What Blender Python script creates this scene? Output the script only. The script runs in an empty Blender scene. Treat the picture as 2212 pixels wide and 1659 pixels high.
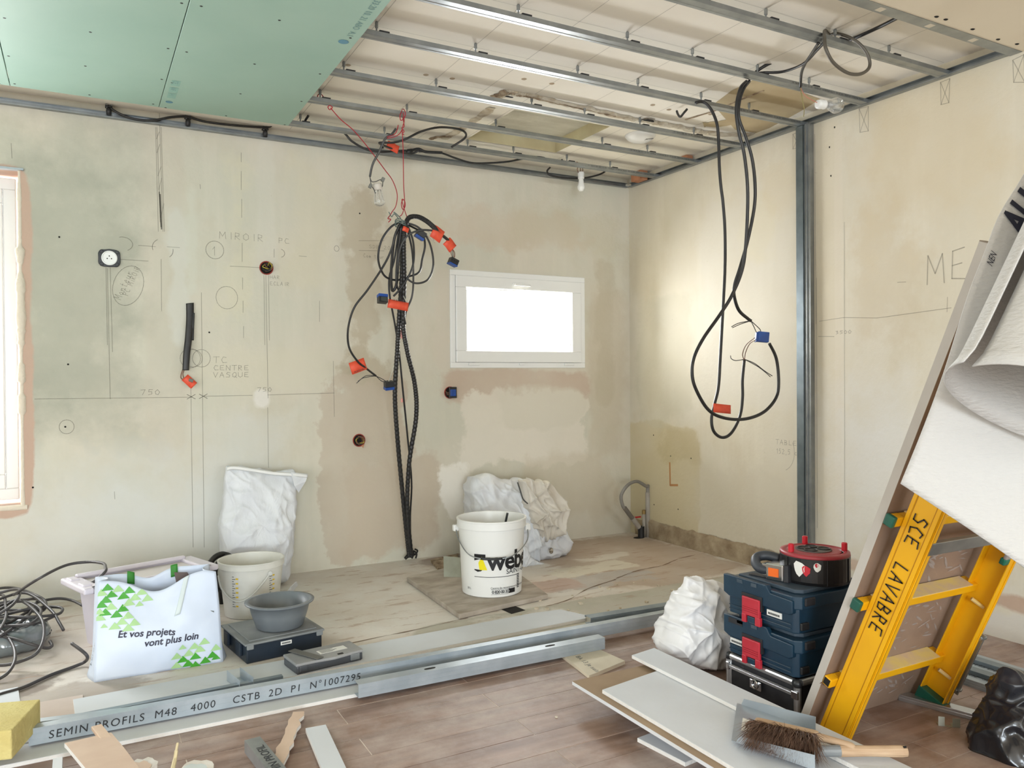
import bpy, bmesh, math, random
from mathutils import Vector, Matrix, noise

# ---------------------------------------------------------------- camera, sky, lights, exposure
SC = bpy.context.scene
COL = SC.collection
cd = bpy.data.cameras.new('camera'); cam = bpy.data.objects.new('camera', cd); COL.objects.link(cam)
cd.lens = 27.867; cd.sensor_width = 36.0; cd.sensor_fit = 'HORIZONTAL'; cd.clip_start = 0.02
cam.matrix_world = Matrix(((0.877851, 0.009806, -0.478833, 0.0), (-0.478885, 0.003731, -0.87787, 0.0), (-0.006822, 0.999945, 0.007971, 1.08), (0.0, 0.0, 0.0, 1.0)))
SC.camera = cam

W = bpy.data.worlds.new('overcast_sky'); SC.world = W; W.use_nodes = True
W.node_tree.nodes['Background'].inputs[0].default_value = (0.93, 0.97, 1.0, 1)
W.node_tree.nodes['Background'].inputs[1].default_value = 1.3

def area(name, loc, target, sx, sy, power, col):
    l = bpy.data.lights.new(name, 'AREA'); l.shape = 'RECTANGLE'; l.size = sx; l.size_y = sy
    l.energy = power; l.color = col
    o = bpy.data.objects.new(name, l); COL.objects.link(o); o.location = loc
    o.rotation_euler = (Vector(target) - Vector(loc)).to_track_quat('-Z', 'Y').to_euler()
    return o
# big windows give cool sky light; left one gets an added warm bounce fill
LIGHTS = [
 ('daylight_rear_window', (1.9, -4.95, 1.14), (1.9, -3.0, 0.2), 2.5, 1.9, 82, (0.83, 0.925, 1.0)),
 ('daylight_rear_window_small', (-1.4, -4.95, 1.14), (-1.4, -3.0, 0.2), 2.1, 1.9, 255, (0.83, 0.925, 1.0)),
 ('daylight_left_window', (-2.95, 0.6, 1.14), (-1.0, 0.6, 0.2), 2.5, 1.9, 30, (0.83, 0.925, 1.0)),
 ('bounce_fill_left_window', (-2.95, 0.6, 1.14), (-1.0, 0.6, 2.6), 2.5, 1.9, 24, (1.0, 0.96, 0.88)),
 ('daylight_small_window', (2.49, 4.86, 1.45), (2.49, 3, 1.45), 0.9, 0.5, 75, (0.96, 0.98, 1.0)),
 ('daylight_tall_window', (-0.8, 4.95, 1.28), (-0.8, 3, 1.28), 1.0, 1.6, 82, (0.97, 0.98, 0.98)),
]
for l_ in LIGHTS: area(*l_)
SC.view_settings.view_transform = 'Standard'; SC.view_settings.look = 'None'
SC.view_settings.exposure = 0.2; SC.view_settings.gamma = 1.0
SC.view_settings.use_curve_mapping = False
SC.cycles.max_bounces = 7; SC.cycles.diffuse_bounces = 4; SC.cycles.glossy_bounces = 3; SC.cycles.transmission_bounces = 4; SC.cycles.transparent_max_bounces = 6
SC.cycles.caustics_reflective = False; SC.cycles.caustics_refractive = False

# ---------------------------------------------------------------- helpers
D, WX, RZ, CZ, TZ = 4.444, 3.358, 2.385, 2.45, -0.02     # back wall y, side wall x, rail height, old ceiling height, tile height
random.seed(7)
V = Vector
def lin(c): return tuple(((x/255)/12.92 if x/255 <= .04045 else ((x/255+.055)/1.055)**2.4) for x in c) + (1,)
MATS = {}
def M(name, col=(200,200,200), rough=.6, metal=0., col2=None, scale=8., bump=0., bscale=60., alpha=1., spec=.5, trans=0., contrast=(.35,.65), stretch=None, emit=0, coat=0):
    if name in MATS: return MATS[name]
    m = bpy.data.materials.new(name); MATS[name] = m; m.use_nodes = True; nt = m.node_tree; b = nt.nodes['Principled BSDF']
    b.inputs['Base Color'].default_value = lin(col); b.inputs['Roughness'].default_value = rough; b.inputs['Metallic'].default_value = metal
    b.inputs['Specular IOR Level'].default_value = spec; b.inputs['Alpha'].default_value = alpha
    b.inputs['Transmission Weight'].default_value = trans; b.inputs['Coat Weight'].default_value = coat
    tc = nt.nodes.new('ShaderNodeTexCoord'); src = tc.outputs['Object']
    if stretch:
        mp = nt.nodes.new('ShaderNodeMapping'); mp.inputs['Scale'].default_value = stretch; nt.links.new(src, mp.inputs[0]); src = mp.outputs[0]
    if col2:
        n = nt.nodes.new('ShaderNodeTexNoise'); n.inputs['Scale'].default_value = scale; n.inputs['Detail'].default_value = 5
        r = nt.nodes.new('ShaderNodeValToRGB'); r.color_ramp.elements[0].position, r.color_ramp.elements[1].position = contrast
        r.color_ramp.elements[0].color = lin(col); r.color_ramp.elements[1].color = lin(col2)
        nt.links.new(src, n.inputs['Vector']); nt.links.new(n.outputs[0], r.inputs[0]); nt.links.new(r.outputs[0], b.inputs['Base Color'])
    if bump:
        n = nt.nodes.new('ShaderNodeTexNoise'); n.inputs['Scale'].default_value = bscale; n.inputs['Detail'].default_value = 4
        u = nt.nodes.new('ShaderNodeBump'); u.inputs['Strength'].default_value = bump; u.inputs['Distance'].default_value = .01
        nt.links.new(src, n.inputs['Vector']); nt.links.new(n.outputs[0], u.inputs['Height']); nt.links.new(u.outputs[0], b.inputs['Normal'])
    return m

def patched(name, axes, base, base2, patches, rough=.85, bump=.15, bscale=40, nscale=2.2, specks=None):
    """plaster with trowelled patches and a few painted light tints: each patch = (u0, v0, u1, v1, colour, softness, wobble, strength)"""
    m = bpy.data.materials.new(name); m.use_nodes = True; nt = m.node_tree; L = nt.links.new; N = nt.nodes.new
    b = nt.nodes['Principled BSDF']; b.inputs['Roughness'].default_value = rough; b.inputs['Specular IOR Level'].default_value = .2
    tc = N('ShaderNodeTexCoord'); sp = N('ShaderNodeSeparateXYZ'); L(tc.outputs['Object'], sp.inputs[0])
    def mth(op, a, bb=None, clamp=False):
        n = N('ShaderNodeMath'); n.operation = op; n.use_clamp = clamp
        for i, x in enumerate((a, bb)):
            if x is None: continue
            if isinstance(x, (int, float)): n.inputs[i].default_value = x
            else: L(x, n.inputs[i])
        return n.outputs[0]
    def tex(scale, detail=4, rough_=.55, st=None):
        n = N('ShaderNodeTexNoise'); n.inputs['Scale'].default_value = scale; n.inputs['Detail'].default_value = detail; n.inputs['Roughness'].default_value = rough_
        if st:
            mp = N('ShaderNodeMapping'); mp.inputs['Scale'].default_value = st; L(tc.outputs['Object'], mp.inputs[0]); L(mp.outputs[0], n.inputs['Vector'])
        else: L(tc.outputs['Object'], n.inputs['Vector'])
        return n.outputs[0]
    u, v = sp.outputs[axes[0]], sp.outputs[axes[1]]
    w1 = mth('SUBTRACT', tex(4.2, 6, .62), .5); fadem = mth('ADD', mth('MULTIPLY', tex(3.1, 4, .6), 1.1), .35)
    def mix(fac, a, bcol):
        n = N('ShaderNodeMix'); n.data_type = 'RGBA'
        if isinstance(fac, (int, float)): n.inputs[0].default_value = fac
        else: L(fac, n.inputs[0])
        for i, x in ((6, a), (7, bcol)):
            if isinstance(x, tuple): n.inputs[i].default_value = x
            else: L(x, n.inputs[i])
        return n.outputs[2]
    r = N('ShaderNodeMapRange'); r.inputs[1].default_value = .38; r.inputs[2].default_value = .62; L(tex(nscale, 4), r.inputs[0])
    c = mix(r.outputs[0], lin(base), lin(base2))
    sk = N('ShaderNodeMapRange'); sk.inputs[1].default_value = .5; sk.inputs[2].default_value = .72; sk.inputs[4].default_value = .45; L(tex(1, 5, .6, (7,7,.9)), sk.inputs[0])
    c = mix(sk.outputs[0], c, lin(tuple(min(255, x+9) for x in base2)))
    sk = N('ShaderNodeMapRange'); sk.inputs[1].default_value = .52; sk.inputs[2].default_value = .75; sk.inputs[4].default_value = .5; L(tex(1.7, 6, .62, (1.6,1.6,1.1)), sk.inputs[0])
    c = mix(sk.outputs[0], c, lin(tuple(x-k_ for x, k_ in zip(base, (12,18,26)))))
    for (u0, v0, u1, v1, pc, soft, wob, strg) in patches:
        u0, u1 = min(u0, u1), max(u0, u1); v0, v1 = min(v0, v1), max(v0, v1)
        du = mth('SUBTRACT', (u1-u0)/2, mth('ABSOLUTE', mth('SUBTRACT', u, (u0+u1)/2)))
        dv = mth('SUBTRACT', (v1-v0)/2, mth('ABSOLUTE', mth('SUBTRACT', v, (v0+v1)/2)))
        n3 = N('ShaderNodeMath'); n3.operation = 'SMOOTH_MIN'; L(du, n3.inputs[0]); L(dv, n3.inputs[1]); n3.inputs[2].default_value = min(.22, .7*min(u1-u0, v1-v0))
        n4 = N('ShaderNodeMath'); n4.operation = 'MULTIPLY_ADD'; L(w1, n4.inputs[0]); n4.inputs[1].default_value = wob*2.6; L(n3.outputs[0], n4.inputs[2])
        f = mth('MULTIPLY', mth('DIVIDE', n4.outputs[0], soft*1.3, True), mth('MULTIPLY', fadem, strg), True)
        c = mix(f, c, lin(pc))
    if specks:
        s = N('ShaderNodeMapRange'); s.inputs[1].default_value = specks[1]; s.inputs[2].default_value = specks[1]+.06; L(tex(specks[2], 6, .7, specks[4] if len(specks) > 4 else None), s.inputs[0])
        c = mix(mth('MULTIPLY', s.outputs[0], specks[3]), c, lin(specks[0]))
    L(c, b.inputs['Base Color'])
    bp = N('ShaderNodeBump'); bp.inputs['Strength'].default_value = bump; bp.inputs['Distance'].default_value = .01; L(tex(bscale, 6), bp.inputs['Height']); L(bp.outputs[0], b.inputs['Normal'])
    MATS[name] = m
    return m

ORG = {}
def empty(name, loc, label, cat, group=None):
    o = bpy.data.objects.new(name, None); COL.objects.link(o); o.location = loc; o.empty_display_size = .05
    ORG[o] = V(loc); tag(o, label, cat, group); return o
def tag(o, label=None, cat=None, group=None, kind=None):
    if label: o['label'] = label
    if cat: o['category'] = cat
    if group: o['group'] = group
    if kind: o['kind'] = kind
    return o

class MB:
    def __init__(s, mat=None): s.v = []; s.f = []; s.T = mat or Matrix()
    def p(s, *q):
        s.v.append(s.T @ V(q if len(q) == 3 else q[0])); return len(s.v)-1
    def face(s, *i): s.f.append(tuple(i))
    def poly(s, pts): s.face(*[s.p(q) for q in pts])
    def box(s, x0, x1, y0, y1, z0, z1):
        i = [s.p(x, y, z) for z in (z0, z1) for y in (y0, y1) for x in (x0, x1)]
        for q in ((0,2,3,1),(4,5,7,6),(0,1,5,4),(1,3,7,5),(3,2,6,7),(2,0,4,6)): s.face(*[i[k] for k in q])
        return s
    def prism(s, pts, z0, z1, axis=2):
        """2D outline extruded; axis 2 = along z, 0 = along x (pts are y,z), 1 = along y (pts are x,z)"""
        def q(a, b, c): return {2: (a, b, c), 0: (c, a, b), 1: (a, c, b)}[axis]
        n = len(pts); lo = [s.p(*q(a, b, z0)) for a, b in pts]; hi = [s.p(*q(a, b, z1)) for a, b in pts]
        s.face(*lo[::-1]); s.face(*hi)
        for k in range(n): s.face(lo[k], lo[(k+1) % n], hi[(k+1) % n], hi[k])
        return s
    def tube(s, pts, r, n=8, closed=False, cap=True):
        pts = [V(q) for q in pts]; m = len(pts); rr = r if isinstance(r, (list, tuple)) else [r]*m
        up = None; rings = []
        for k in range(m):
            a = pts[(k-1) % m] if (closed or k) else pts[k]; b = pts[(k+1) % m] if (closed or k < m-1) else pts[k]
            t = (b-a).normalized() if (b-a).length > 1e-9 else V((0,0,1))
            if up is None: up = t.orthogonal().normalized()
            up = (up - t*up.dot(t)); up = up.normalized() if up.length > 1e-6 else t.orthogonal().normalized()
            w = t.cross(up)
            rings.append([s.p(pts[k] + (up*math.cos(2*math.pi*j/n) + w*math.sin(2*math.pi*j/n))*rr[k]) for j in range(n)])
        for k in range(m if closed else m-1):
            A, B = rings[k], rings[(k+1) % m]
            for j in range(n): s.face(A[j], A[(j+1) % n], B[(j+1) % n], B[j])
        if cap and not closed: s.face(*rings[0][::-1]); s.face(*rings[-1])
        return s
    def lathe(s, prof, n=32, c=(0,0,0), sx=1., sy=1., cap0=True, cap1=True):
        rings = [[s.p(c[0]+r*sx*math.cos(2*math.pi*j/n), c[1]+r*sy*math.sin(2*math.pi*j/n), c[2]+z) for j in range(n)] for r, z in prof]
        for k in range(len(prof)-1):
            for j in range(n): s.face(rings[k][j], rings[k][(j+1) % n], rings[k+1][(j+1) % n], rings[k+1][j])
        if cap0: s.face(*rings[0][::-1])
        if cap1: s.face(*rings[-1])
        return s
    def grid(s, fn, nu, nv, wrap=False):
        idx = [[s.p(fn(i/(nu if wrap else nu-1), j/(nv-1))) for j in range(nv)] for i in range(nu)]
        for i in range(nu if wrap else nu-1):
            for j in range(nv-1): s.face(idx[i][j], idx[(i+1) % nu][j], idx[(i+1) % nu][j+1], idx[i][j+1])
        return idx
    def build(s, name, mat, parent=None, smooth=False, bevel=0., seg=2, solid=0., label=None, cat=None, group=None, kind=None, recalc=True, origin=None):
        off = ORG[parent] if parent else (V(origin) if origin else V((0,0,0)))
        me = bpy.data.meshes.new(name); me.from_pydata([tuple(q-off) for q in s.v], [], s.f); me.update()
        if recalc:
            bm = bmesh.new(); bm.from_mesh(me); bmesh.ops.recalc_face_normals(bm, faces=bm.faces[:]); bm.to_mesh(me); bm.free()
        if smooth:
            for q in me.polygons: q.use_smooth = True
        me.materials.append(M(mat) if isinstance(mat, str) else mat)
        o = bpy.data.objects.new(name, me); COL.objects.link(o)
        if parent: o.parent = parent; ORG[o] = off
        else:
            o.location = off; ORG[o] = off
        if solid:
            md = o.modifiers.new('thick', 'SOLIDIFY'); md.thickness = solid; md.offset = 0
        if bevel:
            md = o.modifiers.new('bevel', 'BEVEL'); md.width = bevel; md.segments = seg; md.limit_method = 'ANGLE'; md.angle_limit = math.radians(35)
        return tag(o, label, cat, group, kind)

def cat_rom(pts, sub=8, closed=False):
    P = [V(q) for q in pts]; n = len(P); out = []
    for k in range(n if closed else n-1):
        g = lambda i: P[i % n] if closed else P[max(0, min(n-1, i))]
        a, b, c, d = g(k-1), g(k), g(k+1), g(k+2)
        for j in range(sub):
            t = j/sub
            out.append(.5*((2*b)+(c-a)*t+(2*a-5*b+4*c-d)*t*t+(3*b-a-3*c+d)*t**3))
    if not closed: out.append(P[-1])
    return out
def cable(name, pts, r, mat, parent=None, sub=8, n=8, **kw):
    return MB().tube(cat_rom(pts, sub), r, n).build(name, mat, parent, smooth=True, **kw)
def frame(o, ux, uy=None, uz=None):
    """matrix from an origin and axes; uz defaults to up"""
    o, ux = V(o), V(ux).normalized()
    if uz is None: uz = V((0,0,1)) if uy is None else ux.cross(V(uy)).normalized()
    uz = V(uz).normalized(); uy = uz.cross(ux).normalized(); ux = uy.cross(uz).normalized()
    return Matrix((( ux.x, uy.x, uz.x, o.x), (ux.y, uy.y, uz.y, o.y), (ux.z, uy.z, uz.z, o.z), (0,0,0,1)))
def front(p0, p1, z=None):
    """frame on the floor: x along the front edge p0 -> p1, y away behind it"""
    p0, p1 = V(p0), V(p1)
    if z is not None: p0.z = p1.z = z
    return frame(p0, p1-p0), (p1-p0).length
def lettering(txt, size, mapf, mat, parent, shear=0., bold=0., align='LEFT', cut=0., name='lettering', space=1.):
    c = bpy.data.curves.new('t', 'FONT'); c.body = txt; c.size = size; c.shear = shear; c.offset = bold; c.align_x = align; c.resolution_u = 3; c.space_character = space
    o = bpy.data.objects.new('t', c); COL.objects.link(o)
    dg = bpy.context.evaluated_depsgraph_get(); me = bpy.data.meshes.new_from_object(o.evaluated_get(dg)); bpy.data.objects.remove(o); bpy.data.curves.remove(c)
    bm = bmesh.new(); bm.from_mesh(me); bpy.data.meshes.remove(me)
    if cut:
        xs = [q.co.x for q in bm.verts]
        if xs:
            x = min(xs)+cut
            while x < max(xs):
                bmesh.ops.bisect_plane(bm, geom=bm.verts[:]+bm.edges[:]+bm.faces[:], plane_co=(x,0,0), plane_no=(1,0,0)); x += cut
    b = MB(); b.v = [V(mapf(q.co.x, q.co.y)) for q in bm.verts]; bm.verts.index_update(); b.f = [tuple(q.index for q in f.verts) for f in bm.faces]; bm.free()
    if size < .026: return b.build(name, mat, parent, recalc=False, kind='stuff')
    root = list(range(len(b.v)))                                   # large lettering: every letter is a part of its own
    def find(i):
        while root[i] != i: root[i] = root[root[i]]; i = root[i]
        return i
    for f in b.f:
        for k in f[1:]: root[find(k)] = find(f[0])
    groups = {}
    for f in b.f: groups.setdefault(find(f[0]), []).append(f)
    for fs in groups.values():
        ids = sorted({k for f in fs for k in f}); mp = {k: i for i, k in enumerate(ids)}; g = MB(); g.v = [b.v[k] for k in ids]; g.f = [tuple(mp[k] for k in f) for f in fs]
        o = g.build('letter', mat, parent, recalc=False)
    return o
def plane_map(o, ux, uy): o, ux, uy = V(o), V(ux).normalized(), V(uy).normalized(); return lambda a, b: o+ux*a+uy*b
def fbm(p, s): return noise.fractal(V(p)*s, 1., 2., 4)
def ridge(p, s): return 1-abs(noise.noise(V(p)*s))*2

# stroke alphabet for pencil handwriting (x 0..1, y 0..1)
GL = {'M':[[(0,0),(.05,1),(.45,.35),(.85,1),(.95,0)]],'I':[[(.5,0),(.5,1)]],'i':[[(.5,0),(.5,.7)],[(.47,.9),(.53,.92)]],'R':[[(.1,0),(.12,1),(.7,.9),(.65,.55),(.12,.5),(.8,0)]],
 'O':[[(.5,1),(.1,.7),(.12,.2),(.5,0),(.88,.25),(.85,.75),(.5,1)]],'E':[[(.85,1.02),(.15,.95),(.1,.1),(.9,.05)],[(.12,.5),(.7,.55)]],'T':[[(0,1),(1,1.03)],[(.5,1),(.45,0)]],'C':[[(.9,.9),(.4,1),(.1,.5),(.35,.05),(1,.1)]],
 'P':[[(.15,0),(.15,1),(.8,.9),(.75,.55),(.15,.5)]],'N':[[(.05,0),(.1,1),(.85,0),(.9,1)]],'V':[[(0,1),(.4,0),(.9,1)]],'A':[[(0,0),(.45,1),(.85,0)],[(.15,.4),(.75,.42)]],'S':[[(.9,.9),(.35,1),(.15,.7),(.8,.4),(.7,.05),(.05,.05)]],
 'Q':[[(.5,1),(.1,.6),(.2,.1),(.6,0),(.9,.4),(.8,.9),(.5,1)],[(.55,.25),(1,-.1)]],'U':[[(.05,1),(.1,.2),(.45,0),(.85,.2),(.9,1)]],'7':[[(0,.95),(.8,1),(.3,0)]],'5':[[(.9,1),(.25,1),(.15,.6),(.7,.6),(.75,.15),(.1,0)]],
 '0':[[(.5,1),(.1,.6),(.2,.1),(.6,0),(.9,.5),(.5,1)]],'1':[[(.2,.7),(.5,1),(.5,0)]],'F':[[(.85,1),(.15,1),(.1,0)],[(.12,.5),(.65,.52)]],'L':[[(.15,1),(.1,.05),(.85,.05)]],'B':[[(.1,0),(.12,1),(.7,.85),(.6,.55),(.12,.5),(.8,.35),(.7,.05),(.1,0)]],
 '2':[[(.1,.8),(.5,1),(.8,.75),(.1,0),(.95,.05)]],',':[[(.4,.1),(.25,-.2)]],'c':[[(.8,.5),(.3,.55),(.15,.2),(.5,0),(.85,.1)]],'m':[[(.05,0),(.1,.5),(.4,.45),(.45,0),(.5,.5),(.85,.4),(.9,0)]],'3':[[(.1,.9),(.7,.95),(.4,.55),(.8,.3),(.2,0)]],
 'o':[[(.5,.55),(.15,.3),(.5,0),(.85,.3),(.5,.55)]],'n':[[(.1,0),(.12,.55),(.12,.35),(.6,.55),(.75,0)]],'t':[[(.4,.95),(.4,.05),(.7,0)],[(.1,.6),(.75,.62)]],'e':[[(.1,.3),(.8,.35),(.5,.58),(.1,.3),(.4,0),(.85,.08)]],'u':[[(.1,.55),(.15,.1),(.5,0),(.8,.5),(.82,0)]],
 'r':[[(.15,0),(.2,.55),(.2,.4),(.7,.55)]],'H':[[(.1,0),(.1,1)],[(.85,0),(.85,1)],[(.1,.5),(.85,.5)]],'D':[[(.1,0),(.1,1),(.7,.8),(.8,.35),(.1,0)]],'G':[[(.9,.85),(.4,1),(.1,.5),(.4,0),(.9,.2),(.85,.5),(.5,.5)]],'-':[[(.1,.4),(.8,.42)]],' ':[],'4':[[(.6,0),(.6,1),(.05,.35),(.95,.35)]]}
def hand_strokes(txt, w, h, gap=.25):
    out = []; x = 0
    for ch in txt:
        for st in GL.get(ch, []): out.append([(x+a*w, b*h) for a, b in st])
        x += w*(1+gap)*(.8 if ch in 'Ii,1' else 1)
    return out

# ---------------------------------------------------------------- materials
M('galvanised', (162,166,167), .36, .85, (144,149,151), 14, bump=.03, bscale=25)
M('galvanised_dark', (124,134,138), .42, .8, (106,116,121), 12)
M('white_pvc', (236,236,233), .32)
M('graphite', (120,114,102), .8, alpha=.36)
M('graphite_dark', (80,76,70), .8, alpha=.6)
M('black_cable', (30,30,32), .42, col2=(44,43,42), scale=20)
M('grey_cable', (72,72,72), .4, col2=(52,52,52), scale=9)
M('copper_wire', (120,82,62), .5)
M('red_wire', (168,24,42), .45)
M('orange_tape', (236,92,62), .5, col2=(222,78,52), scale=30)
M('pink_tape', (236,168,158), .55)
M('blue_plastic', (30,82,170), .4, col2=(24,66,140), scale=15)
M('black_plastic', (26,27,29), .42, col2=(40,41,43), scale=12)
M('dark_print', (38,40,44), .7)
M('grey_print', (96,98,98), .7)
M('screw_black', (22,22,22), .5)
M('glass_clear', (240,244,246), .05, trans=.9, alpha=.55)
M('frosted_bulb', (240,240,236), .3)
M('raw_plaster', (212,204,186), .95, col2=(176,158,132), scale=22, bump=.7, bscale=45, contrast=(.4,.7))
M('rubble_brown', (120,98,76), .95, col2=(182,164,138), scale=26, bump=.8, bscale=50)
M('dark_hole', (24,20,17), .95)

# ---------------------------------------------------------------- walls
WB = []
def pb(p, q, col, soft=.05, wob=.1, st=.8): WB.append((p[0], p[2], q[0], q[2], col, soft, wob, st))
pb((-0.4962,4.4438,2.4113), (0.3908,4.4438,0.7), (176,175,160), .22, .3, .9)
pb((0.2776,4.4438,2.4458), (0.5017,4.4438,0.6458), (203,195,179), .02, .03, .45)
pb((0.3857,4.4438,2.0112), (0.5184,4.4438,1.2267), (214,213,203), .02, .06, .75)
pb((0.4816,4.4438,2.0931), (0.5598,4.4438,1.519), (212,212,198), .02, .05, .6)
pb((0.8336,4.4438,2.4194), (0.9663,4.4438,1.5874), (215,211,198), .02, .04, .5)
pb((0.678,4.4438,2.3113), (0.8607,4.4438,1.381), (216,210,186), .06, .2, .6)
pb((0.9686,4.4438,2.4005), (1.2708,4.4438,1.5496), (214,207,184), .08, .2, .55)
pb((0.4739,4.4438,1.2745), (1.2657,4.4438,0.9707), (214,208,188), .05, .12, .6)
pb((0.8211,4.4438,1.0416), (0.9303,4.4438,0.9134), (228,223,214), .012, .03, .9)
pb((1.1501,4.4438,1.0248), (1.3106,4.4438,-0.0373), (215,209,193), .02, .06, .55)
pb((1.3304,4.4438,2.2393), (1.5822,4.4438,0.856), (190,178,156), .03, .16, .85)
pb((1.3073,4.4438,1.1286), (1.7098,4.4438,0.5487), (191,179,158), .03, .10, .75)
pb((1.1872,4.4438,1.0766), (1.7056,4.4438,0.0517), (198,185,167), .015, .15, .85)
pb((1.3162,4.4438,0.5989), (1.9457,4.4438,0.0251), (198,184,165), .03, .12, .9)
pb((1.6233,4.4438,2.3276), (1.9603,4.4438,1.8051), (207,198,173), .06, .16, .6)
pb((1.9633,4.4438,2.1717), (3.0503,4.4438,1.8764), (207,193,173), .05, .16, .7)
pb((2.3797,4.4438,2.2434), (3.3208,4.4438,1.8941), (200,192,167), .08, .2, .5)
pb((1.8837,4.4438,1.7581), (2.0322,4.4438,1.1275), (212,203,187), .015, .04, .7)
pb((2.9667,4.4438,1.7159), (3.3586,4.4438,0.4814), (199,188,167), .05, .12, .6)
pb((3.0692,4.4438,1.8777), (3.235,4.4438,0.8709), (190,180,157), .03, .1, .5)
pb((1.9242,4.4438,1.1417), (3.0432,4.4438,0.9068), (200,182,164), .02, .06, 1.0)
pb((2.0311,4.4438,0.9851), (3.0214,4.4438,0.5008), (224,217,203), .02, .14, 1.1)
pb((2.3204,4.4438,1.0246), (3.0043,4.4438,0.7204), (215,209,193), .02, .08, .75)
pb((1.9195,4.4438,0.5642), (2.1096,4.4438,0.1795), (234,229,219), .015, .09, 1.2)
pb((2.4339,4.4438,0.5939), (3.2687,4.4438,0.1026), (204,193,172), .05, .14, .6)
pb((0.4372,4.4438,0.9379), (1.1001,4.4438,0.0669), (212,211,204), .1, .2, .5)
pb((-0.5128,4.4438,0.7897), (1.0456,4.4438,-0.2882), (216,217,213), .25, .25, .7)  # cool sky light on the lower wall, put into its colour
pb((-0.4284,4.4438,2.1111), (-0.1921,4.4438,0.4182), (198,170,152), .010, .022, 1.3)
mat_back = patched('plaster_back_wall', (0,2), (206,203,187), (213,206,190), WB, specks=((150,138,116), .71, 30, .5))
WR = []
def pr(p, q, col, soft=.05, wob=.1, st=.8): WR.append((p[1], p[2], q[1], q[2], col, soft, wob, st))
pr((3.3578,4.6133,0.7803), (3.3578,3.7447,-0.2002), (203,190,156), .012, .06, .85)
pr((3.3578,4.4424,0.5138), (3.3578,3.8809,-0.1427), (205,194,162), .04, .2, .5)
pr((3.3578,4.1246,0.7705), (3.3578,3.727,0.5183), (190,176,140), .03, .12, .55)
pr((3.3578,4.4163,1.6371), (3.3578,3.7882,0.7432), (201,196,176), .06, .2, .55)
pr((3.3578,3.7779,2.1512), (3.3578,2.9271,0.8641), (217,211,197), .06, .14, .6)
pr((3.3578,3.4228,2.1086), (3.3578,3.0794,1.7134), (219,210,183), .04, .10, .55)
pr((3.3578,3.7897,0.5411), (3.3578,2.9462,0.0531), (208,200,182), .05, .2, .5)
pr((3.3578,3.2433,2.254), (3.3578,2.9372,1.9137), (213,200,172), .05, .1, .5)
pr((3.3578,2.95,2.4091), (3.3578,2.6943,-0.0572), (218,208,186), .012, .02, .6)
pr((3.3578,2.7452,2.3464), (3.3578,2.6861,-0.0552), (222,213,196), .006, .01, .6)
pr((3.3578,2.6641,1.9793), (3.3578,2.2269,1.1833), (205,192,167), .1, .3, .55)
pr((3.3578,2.9257,1.1569), (3.3578,1.7948,0.0702), (224,222,216), .25, .3, .85)  # bluish daylight tint painted low on this wall
pr((3.3578,2.7022,2.6809), (3.3578,1.8244,1.6196), (214,198,167), .2, .3, .5)
pr((3.3578,3.2545,0.3155), (3.3578,1.6747,0.5178), (214,207,189), .03, .1, .3)
WR.append((0.9, .105, 2.75, .175, (194,166,146), .012, .03, .95))
WR.append((0.9, -.03, 2.75, .10, (216,211,202), .015, .03, .85))
WR.append((3.05, -.03, 4.3, .115, (148,131,109), .006, .025, .95))
WR.append((3.15, -.03, 3.75, .08, (175,160,136), .02, .08, .8))
WR.append((3.95, .04, 4.25, .10, (188,175,158), .01, .05, .85))
mat_right = patched('plaster_right_wall', (1,2), (214,206,186), (218,211,194), WR, specks=((130,112,84), .70, 26, .55))
M('plaster_plain', (212,206,194), .9, col2=(218,212,200), scale=3)
M('ceiling_cream', (245,240,229), .9, col2=(240,234,221), scale=2.5, bump=.05, bscale=30)
M('soffit_cream', (218,206,184), .9, col2=(222,211,190), scale=3)

def wall_holes(name, mat, u0, u1, z0, z1, holes, at, thick, axis):
    """wall slab with rectangular openings; axis 'y' = wall across y at 'at', 'x' = wall across x"""
    us = sorted({u0, u1} | {h[0] for h in holes} | {h[1] for h in holes}); zs = sorted({z0, z1} | {h[2] for h in holes} | {h[3] for h in holes})
    b = MB()
    def q(u, z, d): return (u, at+d, z) if axis == 'y' else (at+d, u, z)
    inside = lambda u, z: any(h[0] < u < h[1] and h[2] < z < h[3] for h in holes)
    for i in range(len(us)-1):
        for j in range(len(zs)-1):
            a, c, e, f = us[i], us[i+1], zs[j], zs[j+1]
            if inside((a+c)/2, (e+f)/2): continue
            for d in (0, thick): b.poly([q(a,e,d), q(c,e,d), q(c,f,d), q(a,f,d)])
    for h in holes:
        a, c, e, f = h
        for (s, t) in (((a,e),(c,e)), ((c,e),(c,f)), ((c,f),(a,f)), ((a,f),(a,e))): b.poly([q(*s,0), q(*t,0), q(*t,thick), q(*s,thick)])
    for (s, t) in (((u0,z0),(u1,z0)), ((u1,z0),(u1,z1)), ((u1,z1),(u0,z1)), ((u0,z1),(u0,z0))): b.poly([q(*s,0), q(*t,0), q(*t,thick), q(*s,thick)])
    o = b.build(name, mat, recalc=False)
    return tag(o, kind='structure')
XL, YF = -3.0, -5.0
H1 = (2.005, 2.965, 1.155, 1.735)          # small window opening
H2 = (-1.35, -.243, .48, 2.086)            # tall window opening at the edge of the picture
wall_back = wall_holes('wall_back', mat_back, XL-.3, WX+.3, -.06, 2.75, [H1, H2], D, .3, 'y')
wall_right = wall_holes('wall_right', mat_right, YF, D+.3, -.06, 2.75, [], WX, .3, 'x')
wall_left = wall_holes('wall_left', 'plaster_plain', YF, D+.3, -.06, 2.75, [(-.7,1.9,.06,2.24)], XL, -.3, 'x')
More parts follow.
